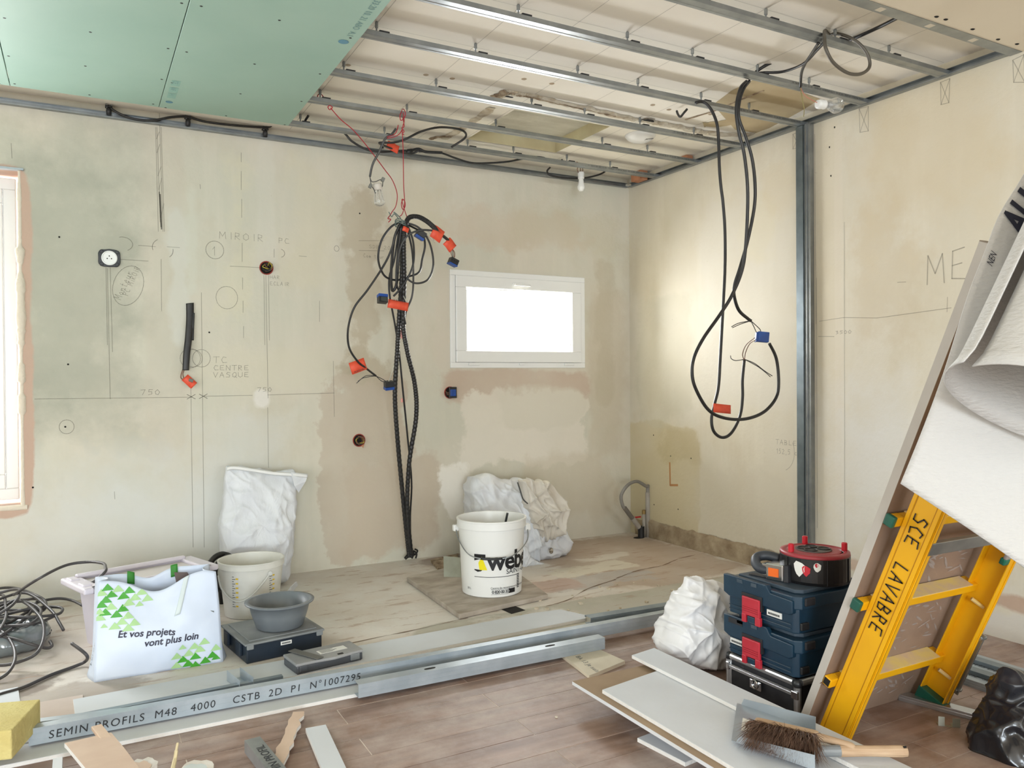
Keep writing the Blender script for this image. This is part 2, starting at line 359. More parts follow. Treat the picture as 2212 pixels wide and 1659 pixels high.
wall_front = wall_holes('wall_front', 'plaster_plain', XL-.3, WX+.3, -.06, 2.75, [(.6,3.2,.06,2.24), (-2.5,-.3,.06,2.24)], YF, -.3, 'y')
for w, l in ((wall_back,'cream plaster wall with small white window and pencil marks'), (wall_right,'cream plaster wall behind the ladder and metal stud'), (wall_left,'plain plaster side wall'), (wall_front,'plain plaster wall with window openings')): w['label'] = l

# exposed masonry step at the foot of the side wall
b = MB(); n = 60
def foot(u, v):
    y = 2.98+1.4*u; top = .112+.02*noise.noise(V((y*7,0,1)))+.012*noise.noise(V((y*23,0,3)))
    if y < 3.3: top *= .45+.5*max(0, (y-2.98)/.32)
    z = top*v; d = .012+.006*noise.noise(V((y*14,z*14,0)))+.004*noise.noise(V((y*40,z*40,4)))
    return (WX-d*(1-.75*(v > .97)), y, z)
b.grid(foot, 70, 9)
b.build('exposed_masonry', M('old_masonry', (182,166,140), .95, col2=(140,122,98), scale=13, bump=.6, bscale=50, contrast=(.3,.7)), wall_right, smooth=True)

# pencil drawing on the walls
def ribbon_on(parent, strokes, to3, width, mat, name='pencil_mark', label=None):
    b = MB()
    for st in strokes:
        for (a, c) in zip(st[:-1], st[1:]):
            a, c = V((a[0], a[1], 0)), V((c[0], c[1], 0)); d = c-a
            if d.length < 1e-6: continue
            nn = V((-d.y, d.x, 0)).normalized()*width/2; e = d.normalized()*width*.3
            b.poly([to3(*q.xy) for q in (a-e+nn, a-e-nn, c+e-nn, c+e+nn)])
    return b.build(name, mat, parent, recalc=False, label=label)
onb = lambda x, z: (x, D-.0012, z)
onr = lambda y, z: (WX-.0012, y, z)
def bl(*pts): return [(q[0], q[2]) for q in pts]
def rl(*pts): return [(q[1], q[2]) for q in pts]
def word(parent, txt, p, w, h, to3, sgn=1, rot=0, width=.0028, mat='graphite', name='pencil_writing'):
    ca, sa = math.cos(rot), math.sin(rot); u0 = p[0] if to3 is onb else p[1]
    sts = [[(u0+sgn*(a*ca-c*sa), p[2]+a*sa+c*ca) for a, c in st] for st in hand_strokes(txt, w, h)]
    return ribbon_on(parent, sts, to3, width, mat, name)
def ring(parent, p, rx, rz, to3, a0=0, a1=360, width=.003, mat='graphite', name='pencil_circle'):
    u0 = p[0] if to3 is onb else p[1]
    st = [(u0+rx*math.cos(math.radians(a0+(a1-a0)*k/24)), p[2]+rz*math.sin(math.radians(a0+(a1-a0)*k/24))) for k in range(25)]
    return ribbon_on(parent, [st], to3, width, mat, name)
S = []
def line(p, q, w=.003, mat='graphite', par=None, to=onb, nm='pencil_line'):
    ribbon_on(par or wall_back, [bl(p, q) if to is onb else rl(p, q)], to, w, mat, nm)
for a in (((0.1274,4.4438,1.6389),(0.1334,4.4438,0.9868)), ((0.1398,4.4438,1.6442),(0.1461,4.4438,1.2231)), ((0.1212,4.4438,1.6431),(0.1237,4.4438,1.2576)), ((0.51,4.4438,1.0572),(0.5133,4.4438,0.2032)), ((0.5668,4.4438,1.5387),(0.568,4.4438,0.1973)), ((0.8974,4.4438,1.6471),(0.9037,4.4438,0.9773)), ((0.8876,4.4438,1.6466),(0.8891,4.4438,1.2682)), ((0.9122,4.4438,1.648),(0.9139,4.4438,1.2938)),
          ((0.9007,4.4438,0.9268),(0.9027,4.4438,0.5973)), ((1.2675,4.4438,1.1813),(1.2701,4.4438,0.8652)), ((1.1911,4.4438,1.5201),(1.1901,4.4438,1.4028)), ((0.1755,4.4438,1.6882),(0.3131,4.4438,1.6878)), ((0.7122,4.4438,1.6863),(0.8635,4.4438,1.688)), ((-0.1902,4.4438,0.993),(0.5162,4.4438,0.9893)), ((0.5731,4.4438,0.9932),(0.8206,4.4438,0.9939)), ((0.9014,4.4438,0.9951),(1.2713,4.4438,0.9996)),
          ((0.1476,4.4438,0.5221),(0.1493,4.4438,0.4847)), ((0.3725,4.4438,2.4605),(0.3841,4.4438,1.8446)), ((0.3543,4.4438,2.3749),(0.3622,4.4438,1.8428)), ((0.3608,4.4438,2.3758),(0.3714,4.4438,1.8911)), ((0.3804,4.4438,2.3787),(0.3907,4.4438,1.8451)), ((-0.2742,4.4438,2.2072),(-0.2712,4.4438,2.1374)), ((0.5653,4.4438,2.1071),(0.5673,4.4438,2.0831)), ((0.374,4.4438,1.7012),(0.3736,4.4438,1.4348)), ((0.2689,4.4438,1.7647),(0.3484,4.4438,1.7635)), ((0.4031,4.4438,1.7675),(0.4629,4.4438,1.767))):
    line(*a)
for k in range(5):
    line((0.09+.0*k, D, 0) if False else (0.7748,4.4438,2.2993), (0.7744,4.4438,2.2495)) if k == 0 else None
for a in (((0.7739,4.4438,2.1998),(0.773,4.4438,2.1003)), ((0.7749,4.4438,2.0508),(0.774,4.4438,1.9513)), ((0.7752,4.4438,1.8146),(0.7742,4.4438,1.7149)), ((0.7758,4.4438,1.6279),(0.7753,4.4438,1.5656)), ((0.7771,4.4438,1.5034),(0.7765,4.4438,1.4411)), ((0.7782,4.4438,1.3664),(0.7777,4.4438,1.304))): line(*a)
for a in (((0.3581,4.4438,2.3163),(0.3715,4.4438,2.3537)), ((0.3596,4.4438,2.2455),(0.373,4.4438,2.2899)), ((0.3628,4.4438,2.1274),(0.3785,4.4438,2.1767)), ((0.3665,4.4438,2.0567),(0.3801,4.4438,2.1175)), ((0.3738,4.4438,1.915),(0.3898,4.4438,1.9878))): line(*a)
for a in (((0.3685,4.4438,2.0451),(0.3756,4.4438,1.8677)),((0.3728,4.4438,2.0336),(0.3776,4.4438,1.856))): line(*a, w=.006, mat='graphite_dark')
for p in ((0.5117,4.4438,0.9918), (0.5709,4.4438,0.9932)):
    ribbon_on(wall_back, [[(p[0]-.02,p[2]-.012),(p[0]+.02,p[2]+.012)],[(p[0]-.02,p[2]+.012),(p[0]+.02,p[2]-.012)]], onb, .003, 'graphite_dark', 'pencil_cross')
word(wall_back, 'MIROIR', (0.6595,4.4438,1.8304), .034, .036, onb)
word(wall_back, 'PC', (0.966,4.4438,1.8289), .026, .028, onb)
word(wall_back, 'TC', (0.6232,4.4438,1.1689), .03, .032, onb); word(wall_back, 'CENTRE', (0.6228,4.4438,1.1297), .025, .026, onb); word(wall_back, 'VASQUE', (0.6225,4.4438,1.0929), .025, .026, onb)
word(wall_back, '750', (0.2723,4.4438,1.0054), .026, .026, onb); word(wall_back, '750', (0.8476,4.4438,1.0136), .022, .022, onb)
word(wall_back, 'HAR', (0.9195,4.4438,1.6307), .015, .018, onb, width=.0022); word(wall_back, 'ECLAIR', (0.9191,4.4438,1.5952), .015, .02, onb, width=.0022)
word(wall_back, 'SDB 20', (1.4834,4.4438,1.8383), .018, .02, onb, width=.0022); word(wall_back, 'Compteur', (1.4495,4.4438,1.7823), .013, .022, onb, width=.0022)
word(wall_back, 'Monteur', (0.186,4.4438,1.4842), .018, .035, onb, rot=math.radians(68), width=.0024); word(wall_back, 'PC MiROiR', (0.2177,4.4438,1.5042), .015, .026, onb, rot=math.radians(68), width=.0024)
ring(wall_back, (0.6357,4.4438,1.7673), .045, .047, onb, width=.0035); word(wall_back, '1', (0.6192,4.4438,1.7392), .03, .045, onb)
st = [(.068*math.cos(t/14*math.pi), .105*math.sin(t/14*math.pi)) for t in range(29)]; p0 = (0.2203,4.4438,1.558)
ribbon_on(wall_back, [[(p0[0]+a*.94+c*.3, p0[2]-a*.3+c*.94) for a, c in st]], onb, .003, 'graphite', 'pencil_circle')
ring(wall_back, (0.1971,4.4438,1.7664), .045, .035, onb, -60, 110); ring(wall_back, (0.3833,4.4438,1.7613), .05, .045, onb, 120, 200); ring(wall_back, (0.3963,4.4438,1.7503), .035, .04, onb, -60, 10)
ring(wall_back, (0.6941,4.4438,1.5174), .055, .06, onb); ring(wall_back, (0.5091,4.4438,1.1928), .05, .05, onb); ring(wall_back, (0.5226,4.4438,1.1928), .045, .046, onb); ring(wall_back, (0.5636,4.4438,1.1931), .044, .046, onb)
ring(wall_back, (-0.0577,4.4438,0.8546), .032, .034, onb)
ring(wall_back, (0.978,4.4438,1.7738), .022, .022, onb, -80, 80)
line((0.9433,4.4438,1.7942), (0.9428,4.4438,1.7486)); line((1.0792,4.4438,1.7654), (1.1204,4.4438,1.7656)); line((1.4227,4.4438,1.8766), (1.5767,4.4438,1.8884)); line((1.4222,4.4438,1.8205), (1.5762,4.4438,1.8287))
ring(wall_back, (1.2919,4.4438,1.8218), .014, .016, onb)
# right-hand wall writing
sw = lambda *a: line(*a, par=wall_right, to=onr)
word(wall_right, 'M', (3.3578,2.2416,1.4862), .085, .13, onr, -1, width=.005); word(wall_right, 'E', (3.3578,2.1334,1.4869), .075, .14, onr, -1, width=.005)
for a in (((3.3578,2.8354,1.3605),(3.3578,2.6884,1.3694)), ((3.3578,2.6884,1.3694),(3.3578,2.4971,1.3538)), ((3.3578,2.4971,1.3538),(3.3578,2.1295,1.373)), ((3.3578,2.1462,1.4212),(3.3578,2.1485,1.3562)), ((3.3578,2.8416,1.282),(3.3578,2.7442,1.2772)), ((3.3578,2.3889,1.5127),(3.3578,2.3463,1.5102)), ((3.3578,2.852,1.587),(3.3578,2.8521,0.2897)), ((3.3578,2.8603,2.331),(3.3578,2.856,1.3475)), ((3.3578,2.681,1.8444),(3.3578,2.6851,0.1775))): sw(*a)
word(wall_right, '3500', (3.3578,2.7358,1.2885), .02, .016, onr, -1)
word(wall_right, 'TABLE', (3.3578,3.1305,0.7057), .024, .025, onr, -1); word(wall_right, '152,5 cm', (3.3578,3.1275,0.655), .018, .026, onr, -1)
ring(wall_right, (3.3578,3.0914,0.668), .09, .105, onr, 150, 250, width=.0025)
for (a, c, e, f) in (((3.3578,2.5933,2.3825),(3.3578,2.5415,2.3781),(3.3578,2.5885,2.2661),(3.3578,2.542,2.26)), ((3.3578,2.1758,2.3736),(3.3578,2.1333,2.3757),(3.3578,2.1739,2.275),(3.3578,2.1377,2.272)), ((3.3578,1.8666,2.3622),(3.3578,1.8232,2.3692),(3.3578,1.8631,2.2706),(3.3578,1.8199,2.2564)), ((3.3578,3.0029,2.3698),(3.3578,2.9533,2.371),(3.3578,3.0033,2.291),(3.3578,2.9568,2.2889))):
    for s in ((a,c),(c,f),(f,e),(e,a),(a,f),(c,e)): sw(*s)
# small dark holes and dings in the plaster
for i, p in enumerate(((-0.0488,4.4438,1.1601), (-0.0636,4.4438,0.8548), (-0.2021,4.4438,0.5683), (1.4296,4.4438,2.0347), (0.6039,4.4438,1.3302), (-0.08,4.4438,1.7795))):
    MB().lathe([(.0045,0),(.004,.002)], 10).build('plug_hole', 'dark_hole', wall_back).matrix_local = Matrix.Translation(V(p)-V((0,.0005,0))) @ Matrix.Rotation(math.pi/2, 4, 'X')
for p in ((3.3578,2.7369,2.3324), (3.3578,2.7683,2.2403), (3.3578,2.7604,2.0929), (3.3578,4.1877,0.6902), (3.3578,4.0142,0.5657), (3.3578,3.8193,0.5674), (3.3578,3.9444,0.2302), (3.3578,4.1868,0.2266)):
    MB().lathe([(.0055,0),(.004,.002)], 8, sy=.6).build('plug_hole', 'dark_hole', wall_right).matrix_local = Matrix.Translation(V(p)-V((.0005,0,0))) @ Matrix.Rotation(-math.pi/2, 4, 'Y')
ribbon_on(wall_right, [rl((3.3578,4.0237,0.5198),(3.3578,4.0203,0.3758)), rl((3.3578,4.0203,0.3758),(3.3578,3.9477,0.3842))], onr, .014, M('orange_paint', (196,142,92), .85, alpha=.8), 'orange_paint_mark')

# windows
def rectframe(b, x0, x1, z0, z1, y0, y1, w):
    for (a, c, e, f) in ((x0,x1,z0,z0+w), (x0,x1,z1-w,z1), (x0,x0+w,z0+w,z1-w), (x1-w,x1,z0+w,z1-w)): b.box(a, c, y0, y1, e, f)
    return b
pane = bpy.data.materials.new('window_glass'); pane.use_nodes = True; nt = pane.node_tree; nt.nodes.clear()
o_, tr, gl, mx = [nt.nodes.new(k) for k in ('ShaderNodeOutputMaterial','ShaderNodeBsdfTransparent','ShaderNodeBsdfGlossy','ShaderNodeMixShader')]
gl.inputs['Roughness'].default_value = .02; mx.inputs[0].default_value = .06; nt.links.new(tr.outputs[0], mx.inputs[1]); nt.links.new(gl.outputs[0], mx.inputs[2]); nt.links.new(mx.outputs[0], o_.inputs[0])
win = empty('window_1', (2.485, D, 1.155), 'small white plastic window high in the back wall', 'window'); win['kind'] = 'structure'
rectframe(MB(), 1.992, 2.978, 1.142, 1.746, D-.012, D+.05, .034).build('window_frame', 'white_pvc', win, bevel=.003)
sash = rectframe(MB(), 2.027, 2.943, 1.177, 1.712, D-.022, D+.05, .072).build('sash', 'white_pvc', win, bevel=.004)
rectframe(MB(), 2.099, 2.871, 1.249, 1.640, D+.0, D+.03, .008).build('glazing_bead', 'white_pvc', sash)
MB().box(2.1, 2.87, D+.018, D+.022, 1.25, 1.639).build('pane', pane, win)
hd = MB().box(2.42, 2.53, D-.030, D-.022, 1.668, 1.684).build('handle_base', 'white_pvc', sash, bevel=.003)
MB().box(2.43, 2.54, D-.048, D-.036, 1.662, 1.674).box(2.43, 2.446, D-.04, D-.028, 1.664, 1.676).build('handle', 'white_pvc', win, bevel=.003)
for x in (2.11, 2.81): MB().box(x, x+.075, D-.026, D-.010, 1.158, 1.174).build('hinge_cover', 'white_pvc', win, bevel=.003)
MB().box(2.47, 2.51, D-.024, D-.010, 1.160, 1.175).build('hinge_cover', 'white_pvc', win, bevel=.003)
tw = empty('window_2', (-.8, D, .48), 'tall bright window with rough plaster reveal at the left edge', 'window'); tw['kind'] = 'structure'
rectframe(MB(), -1.35, -.265, .50, 2.07, D+.13, D+.19, .055).build('window_frame', 'white_pvc', tw, bevel=.004)
rectframe(MB(), -1.29, -.322, .555, 2.015, D+.12, D+.18, .07).build('sash', 'white_pvc', tw, bevel=.004)
MB().box(-1.22, -.392, D+.148, D+.153, .625, 1.945).build('pane', pane, tw)
b = MB()     # lumpy plaster corner of the reveal
def edge(u, v):
    z = .47+1.625*u; a = v*2*math.pi; r = .013+.010*noise.noise(V((0,0,z*9)))+.008*abs(noise.noise(V((3,0,z*30))))
    r *= 1.6 if (1.25 < z < 1.72 or .92 < z < 1.02 or 1.08 < z < 1.16) else .8
    return (-.243+r*math.cos(a)*.8, D+.004+r*math.sin(a)*.8, z)
b.grid(edge, 110, 9); b.build('plaster_edge', M('fresh_plaster', (226,214,196), .9, bump=.4, bscale=60), tw, smooth=True)
b = MB()
def edge2(u, v):
    x = -1.3+1.075*u; a = v*2*math.pi; r = .014+.008*noise.noise(V((x*9,0,7)))
    return (x, D+.004+r*math.sin(a)*.8, .476+r*math.cos(a)*.9)
b.grid(edge2, 60, 9); b.build('plaster_edge', M('fresh_plaster'), tw, smooth=True)
MB().box(-1.35, -.225, D-.012, D+.02, 2.083, 2.093).build('head_bead', 'galvanised', tw)
for i, (ax, a0, a1) in enumerate((('y', .6, 3.2), ('y', -2.5, -.3), ('x', -.7, 1.9))):   # windows behind the camera
    wn = empty('window_%d' % (i+3), (0,0,0), ('wide white window behind the viewer', 'white window behind the viewer', 'white side window beside the viewer')[i], 'window'); wn['kind'] = 'structure'
    b = MB() if ax == 'y' else MB(Matrix(((0,1,0,0),(1,0,0,0),(0,0,1,0),(0,0,0,1))))
    at_ = YF-.08 if ax == 'y' else XL-.08
    rectframe(b, a0, a1, .06, 2.24, at_+.03, at_+.09, .07); b.box((a0+a1)/2-.04, (a0+a1)/2+.04, at_+.03, at_+.09, .13, 2.17); b.build('window_frame', 'white_pvc', wn)

# ---------------------------------------------------------------- floors
FB = []
def pf(p, q, col, soft=.05, wob=.1, st=.8): FB.append((p[0], p[1], q[0], q[1], col, soft, wob, st))
pf((-1.9,3.2),(.2,4.44), (193,180,168),.1,.3,.5)
pf((-1.9,2.7),(.9,3.1), (211,205,205),.06,.15,.7)
pf((2.35,3.2),(3.36,4.44), (183,164,146),.04,.14,.85)
pf((2.05,3.35),(2.75,3.62), (185,180,176),.02,.14,.9)
pf((2.25,3.6),(2.8,3.8), (220,215,200),.015,.12,.8)
pf((1.95,3.38),(2.3,3.62), (192,167,155),.015,.09,.9)
pf((2.55,3.85),(2.95,3.95), (222,217,207),.02,.10,.8)
pf((1.2,2.75),(3.36,3.22), (184,181,167),.012,.02,.9)
pf((2.0,2.75),(3.36,3.12), (190,185,173),.02,.1,.6)
pf((1.5,3.0),(2.0,3.2), (219,214,206),.03,.16,.85)
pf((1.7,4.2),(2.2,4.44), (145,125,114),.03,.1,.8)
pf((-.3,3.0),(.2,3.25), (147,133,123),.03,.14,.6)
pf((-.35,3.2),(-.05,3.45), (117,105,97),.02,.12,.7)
mat_floor = patched('old_floor_boards', (0,1), (224,219,212), (214,205,195), FB, rough=.75, bump=.2, bscale=18, nscale=3.5, specks=((172,144,124), .56, 7, .55, (.7,2.6,1)))
fl = MB().box(XL-.3, WX+.3, 2.79, D+.3, -.09, 0).build('floor', mat_floor); tag(fl, 'dusty old floor of the bathroom corner', kind='structure')
fb = MB().box(XL-.3, WX+.3, YF-.3, 2.79, -.09, TZ-.0012).build('floor_tiled', M('tile_joint', (222,212,204), .9, col2=(196,178,166), scale=9)); tag(fb, 'wood look plank tile floor in the foreground', kind='structure')
mt = bpy.data.materials.new('wood_look_tile'); mt.use_nodes = True; nt = mt.node_tree; bs = nt.nodes['Principled BSDF']; N = nt.nodes.new; L = nt.links.new
geo = N('ShaderNodeNewGeometry'); oi = N('ShaderNodeObjectInfo'); mp = N('ShaderNodeMapping'); mp.inputs['Scale'].default_value = (2.2, 16, 1); ad = N('ShaderNodeVectorMath'); ad.operation = 'ADD'
mu = N('ShaderNodeMath'); mu.operation = 'MULTIPLY'; mu.inputs[1].default_value = 40; L(oi.outputs['Random'], mu.inputs[0]); L(geo.outputs['Position'], ad.inputs[0]); L(mu.outputs[0], ad.inputs[1]); L(ad.outputs[0], mp.inputs[0])
n1 = N('ShaderNodeTexNoise'); n1.inputs['Scale'].default_value = 1.6; n1.inputs['Detail'].default_value = 6; L(mp.outputs[0], n1.inputs['Vector'])
r1 = N('ShaderNodeValToRGB'); e = r1.color_ramp.elements; e[0].position = .25; e[0].color = lin((112,88,77)); e[1].position = .75; e[1].color = lin((164,137,122)); L(n1.outputs[0], r1.inputs[0])
n2 = N('ShaderNodeTexNoise'); n2.inputs['Scale'].default_value = 3.2; n2.inputs['Detail'].default_value = 8; n2.inputs['Roughness'].default_value = .68; L(geo.outputs['Position'], n2.inputs['Vector'])
r2 = N('ShaderNodeMapRange'); r2.inputs[1].default_value = .42; r2.inputs[2].default_value = .74; r2.inputs[4].default_value = .8; L(n2.outputs[0], r2.inputs[0])
m1 = N('ShaderNodeMix'); m1.data_type = 'RGBA'; m1.inputs[7].default_value = lin((196,185,180)); L(r2.outputs[0], m1.inputs[0]); L(r1.outputs[0], m1.inputs[6]); L(m1.outputs[2], bs.inputs['Base Color'])
r3 = N('ShaderNodeMapRange'); r3.inputs[3].default_value = .32; r3.inputs[4].default_value = .7; L(n2.outputs[0], r3.inputs[0]); L(r3.outputs[0], bs.inputs['Roughness'])
tl = MB().box(0, .9565, 0, .1172, -.012, 0); proto = tl.build('tile', mt, fb, bevel=.001, seg=1); tile_me = proto.data; bpy.data.objects.remove(proto)
k = 0; y = 2.588
while y > -.5:
    off = .742 if k % 2 == 0 else 1.222
    for i in range(-4, 4):
        x = off+i*.96
        if x > WX-.1 or x+.96 < -1.5: continue
        o = bpy.data.objects.new('tile', tile_me); COL.objects.link(o); o.parent = fb; o.location = (x, y-.12, TZ+random.uniform(-.0006,.0006))
    y -= .12; k += 1
y = 2.588
for off in (1.222,):
    for i in range(-3, 3):
        for yy in (2.588, 2.668):
            o = bpy.data.objects.new('tile', tile_me); COL.objects.link(o); o.parent = fb; o.location = (off+i*.96+(yy > 2.6)*.48, yy+.001+(yy > 2.6)*.04, TZ)
# cracks and loose rubble at the front edge of the old floor
M('crack', (128,106,86), .95)
for pts in (((2.5098,3.4566,0),(2.7297,3.5409,0),(2.9106,3.5615,0),(3.1441,3.654,0),(3.4969,3.6969,0)), ((1.9218,3.2008,0),(2.0796,3.2448,0),(2.2664,3.3611,0),(2.4983,3.4408,0)), ((1.7238,4.3064,0),(1.7399,4.2057,0),(1.7668,4.1018,0)), ((0.9072,3.1491,0),(1.2614,3.1837,0),(1.5221,3.2231,0)), ((2.955,4.5186,0),(3.1038,4.486,0),(3.308,4.4981,0))):
    q = cat_rom(pts, 6); bb = MB(); prev = None
    for i, c in enumerate(q):
        w = .0015+.006*random.random()*random.random(); a, d = bb.p(c.x, c.y-w+.004*random.uniform(-1,1), .0012), bb.p(c.x, c.y+w, .0012)
        if prev: bb.face(prev[0], a, d, prev[1])
        prev = (a, d)
    bb.build('crack', 'crack', fl, recalc=False)
for i in range(46):
    if i < 18: c = V((random.uniform(1.9,2.75), random.uniform(3.0,3.4), 0))
    elif i < 30: c = V((random.uniform(1.55,2.2), random.uniform(2.9,3.2), 0))
    else: c = V((random.uniform(-.3,2.6), random.uniform(2.0,2.5), TZ))
    r = random.uniform(.004,.012)*(1 if i < 30 else .6); bb = MB(Matrix.Translation(c) @ Matrix.Rotation(random.random()*6, 4, 'Z'))
    bb.prism([(r*(.7+.5*random.random())*math.cos(t*1.05), r*(.7+.5*random.random())*math.sin(t*1.05)) for t in range(6)], 0, r*.7)
    bb.build('plaster_crumb', 'raw_plaster', fl if i < 30 else fb)

# ---------------------------------------------------------------- ceilings
HX0, HX1, HY0, HY1 = 1.965, 2.56, 3.555, 4.12
b = MB()
xs, ys = [XL-.3, HX0, HX1, WX+.3], [1.86, HY0, HY1, D+.3]
for i in range(3):
    for j in range(3):
        if i == 1 and j == 1: continue
        b.poly([(xs[i],ys[j],CZ), (xs[i+1],ys[j],CZ), (xs[i+1],ys[j+1],CZ), (xs[i],ys[j+1],CZ)])
ceil = b.build('ceiling', 'ceiling_cream', recalc=False); tag(ceil, 'old cream ceiling above the metal rails with a cut opening', kind='structure')
b = MB()
for (s, t) in (((HX0,HY0),(HX1,HY0)), ((HX1,HY0),(HX1,HY1)), ((HX1,HY1),(HX0,HY1)), ((HX0,HY1),(HX0,HY0))): b.poly([(*s,CZ), (*t,CZ), (*t,CZ+.075), (*s,CZ+.075)])
b.build('opening_side', M('opening_yellow', (220,212,176), .9, col2=(206,194,156), scale=6), ceil)
MB().box(HX0-.05, HX1+.05, HY0-.05, HY1+.05, CZ+.075, CZ+.1).build('opening_back', M('bare_concrete', (206,203,190), .95, col2=(188,184,170), scale=5, bump=.3, bscale=30, stretch=(1,3,1)), ceil)
MB().box(XL-.3, WX+.3, YF-.3, 1.86, RZ-.002, CZ+.05).build('ceiling_soffit', 'soffit_cream', kind='structure', label='lower painted ceiling nearer than the last metal rail')
MB().box(XL-.3, WX+.3, YF-.3, D+.3, CZ+.12, CZ+.14).build('ceiling_slab', 'plaster_plain', kind='structure', label='closed slab over the old ceiling')
# chased groove of broken plaster round the opening
def rough_strip(pts, w, mat, name, dz=.004, seed=0):
    q = cat_rom(pts, 10); bb = MB(); prev = None; m = 5
    for i, c in enumerate(q):
        t = (q[min(i+1,len(q)-1)]-q[max(i-1,0)]).normalized(); nn = V((-t.y, t.x, 0)); row = []
        for j in range(m):
            s = j/(m-1)-.5; ww = w*(1+.55*noise.noise(V((i*.45, seed, s*3))))
            row.append(bb.p(c+nn*s*ww+V((0,0,-.0006-(dz*abs(noise.noise(V((i*.6,j*1.3,seed))))+dz*.5)*(abs(s) < .45)))))
        if prev:
            for j in range(m-1): bb.face(prev[j], row[j], row[j+1], prev[j+1])
        prev = row
    return bb.build(name, mat, ceil, recalc=False)
z_ = CZ
g1 = [(1.8043,3.4489,2.449), (1.8096,3.396,2.449), (1.8187,3.3422,2.449), (1.8731,3.3488,2.449), (1.9352,3.3448,2.449), (2.0895,3.3592,2.449), (2.29,3.3696,2.449), (2.4756,3.3858,2.449), (2.6188,3.3954,2.449)]
rough_strip(g1, .055, 'raw_plaster', 'broken_plaster', .008, 1)
rough_strip(g1[1:-1], .014, 'rubble_brown', 'broken_plaster', .011, 2)
rough_strip([(1.7904,3.4417,2.449), (1.7978,3.388,2.449), (1.809,3.3335,2.449)], .05, 'rubble_brown', 'broken_plaster', .012, 3)
rough_strip([(2.636,3.378,2.449), (2.7523,3.3868,2.449), (2.8728,3.3775,2.449), (3.0186,3.3934,2.449), (3.2049,3.3727,2.449), (3.4054,3.2883,2.449)], .06, 'raw_plaster', 'broken_plaster', .008, 5)
rough_strip([(2.8447,3.2697,2.449), (2.8837,3.1008,2.449), (2.8862,2.9076,2.449), (2.8921,2.762,2.449)], .012, 'rubble_brown', 'broken_plaster', .004, 8)
rough_strip([(2.9973,3.2952,2.449), (3.1093,3.1669,2.449), (3.1738,3.0317,2.449)], .10, M('bare_board', (196,180,146), .9, col2=(182,164,130), scale=6), 'bare_strip', .001, 9)
rough_strip([(1.8461,4.1722,2.449), (1.8546,3.9408,2.449), (1.8559,3.7157,2.449), (1.8511,3.5744,2.449)], .05, 'raw_plaster', 'broken_plaster', .004, 6)
rough_strip([(1.7756,4.2086,2.449), (1.7971,4.1583,2.449), (1.8599,4.1064,2.449)], .03, 'rubble_brown', 'broken_plaster', .006, 7)
bb = MB(); bb.poly([(q[0], q[1], CZ-.0012) for q in [(2.8152,3.027,2.449),(2.7581,2.8388,2.449),(2.7467,2.6849,2.449),(2.9577,2.68,2.449),(3.2332,2.7196,2.449),(3.2897,2.8899,2.449),(3.3317,3.0516,2.449),(3.3795,3.2633,2.449),(3.2094,3.2762,2.449)]]); bb.build('bare_patch', M('bare_board'), ceil, recalc=False)
bb = MB(); c0 = V((2.6714,3.3562,2.448)); bb.poly([c0+V((.035*math.cos(t)*(1+.3*math.sin(3*t)), .02*math.sin(t)*(1+.3*math.cos(2*t)), -.006)) for t in [k*math.pi/8 for k in range(16)]]); bb.build('torn_hole', 'dark_hole', ceil)
bb = MB(); c0 = V((1.8321,3.367,2.448)); bb.poly([c0+V((.022*math.cos(t), .012*math.sin(t)*(1+.3*math.cos(2*t)), -.014)) for t in [k*math.pi/8 for k in range(16)]]); bb.build('torn_hole', 'dark_hole', ceil)
for p in ((1.0429,3.3865,2.449), (1.3859,3.3327,2.449), (1.5096,3.3181,2.449), (1.8034,3.171,2.449), (1.9465,3.161,2.449), (2.5495,3.1728,2.449), (2.6675,3.1893,2.449), (2.9084,3.1447,2.449), (2.0252,4.2538,2.449)):
    MB().lathe([(.013,0),(.009,-.002)], 10, c=(p[0],p[1],CZ-.0005)).build('filler_spot', M('filler_spot', (176,158,134), .9), ceil)
HXS = (-.9,-.4,.1,.56,1.015,1.44,1.94,2.26,2.635,2.96)
onc = lambda x, y: (x, y, CZ-.001)
for x in HXS[4:]+(1.70,): ribbon_on(ceil, [[(x,1.9),(x+.01,4.4)] if not HX0 < x < HX1 else [(x,1.9),(x,3.5)]], onc, .0025, 'graphite', 'chalk_line')
for y in (4.19,3.77,3.37,2.96,2.56,2.15): ribbon_on(ceil, [[(.9,y),(1.93,y),] if 3.5 < y < 4.13 else [(.9,y),(3.34,y)]], onc, .002, 'graphite', 'chalk_line')
# green moisture resistant boards
GX = (.948,.342,-.254,-.852,-1.45)
M('green_board', (150,182,168), .55, col2=(158,188,174), scale=2.2)
gp = []
for i in range(4):
    g = empty('green_plasterboard', (GX[i]-.3, 3.1, RZ-.0135), ('green ceiling plasterboard with bare edge beside the open rails', 'second green ceiling plasterboard, left of the bare edged one', 'third green ceiling plasterboard, above the tall window', 'green ceiling plasterboard beyond the picture edge')[i], 'plasterboard', 'green ceiling boards'); gp.append(g)
    MB().box(GX[i+1]+.0015, GX[i]-.0015, 1.87, 4.10, RZ-.0135, RZ-.001).build('board', 'green_board', g, bevel=.0012, seg=1)
    for y in (4.08,3.72,3.35,2.92,2.545,2.14):
        for x in (GX[i]-.03, GX[i]-.3, GX[i+1]+.03):
            if (y > 4 and x < .1): pass
            MB().lathe([(.0055,0),(.004,-.0008)], 8, c=(x+random.uniform(-.012,.012), y+random.uniform(-.02,.02), RZ-.0136)).build('screw', 'screw_black', g)
M('green_print', (112,150,150), .7); M('blue_print', (92,140,160), .7)
lettering('33:20 10. 21 ABO  A.1', .035, plane_map((.895,2.60,RZ-.0142), (0,1,0), (1,0,0)), 'green_print', gp[0])
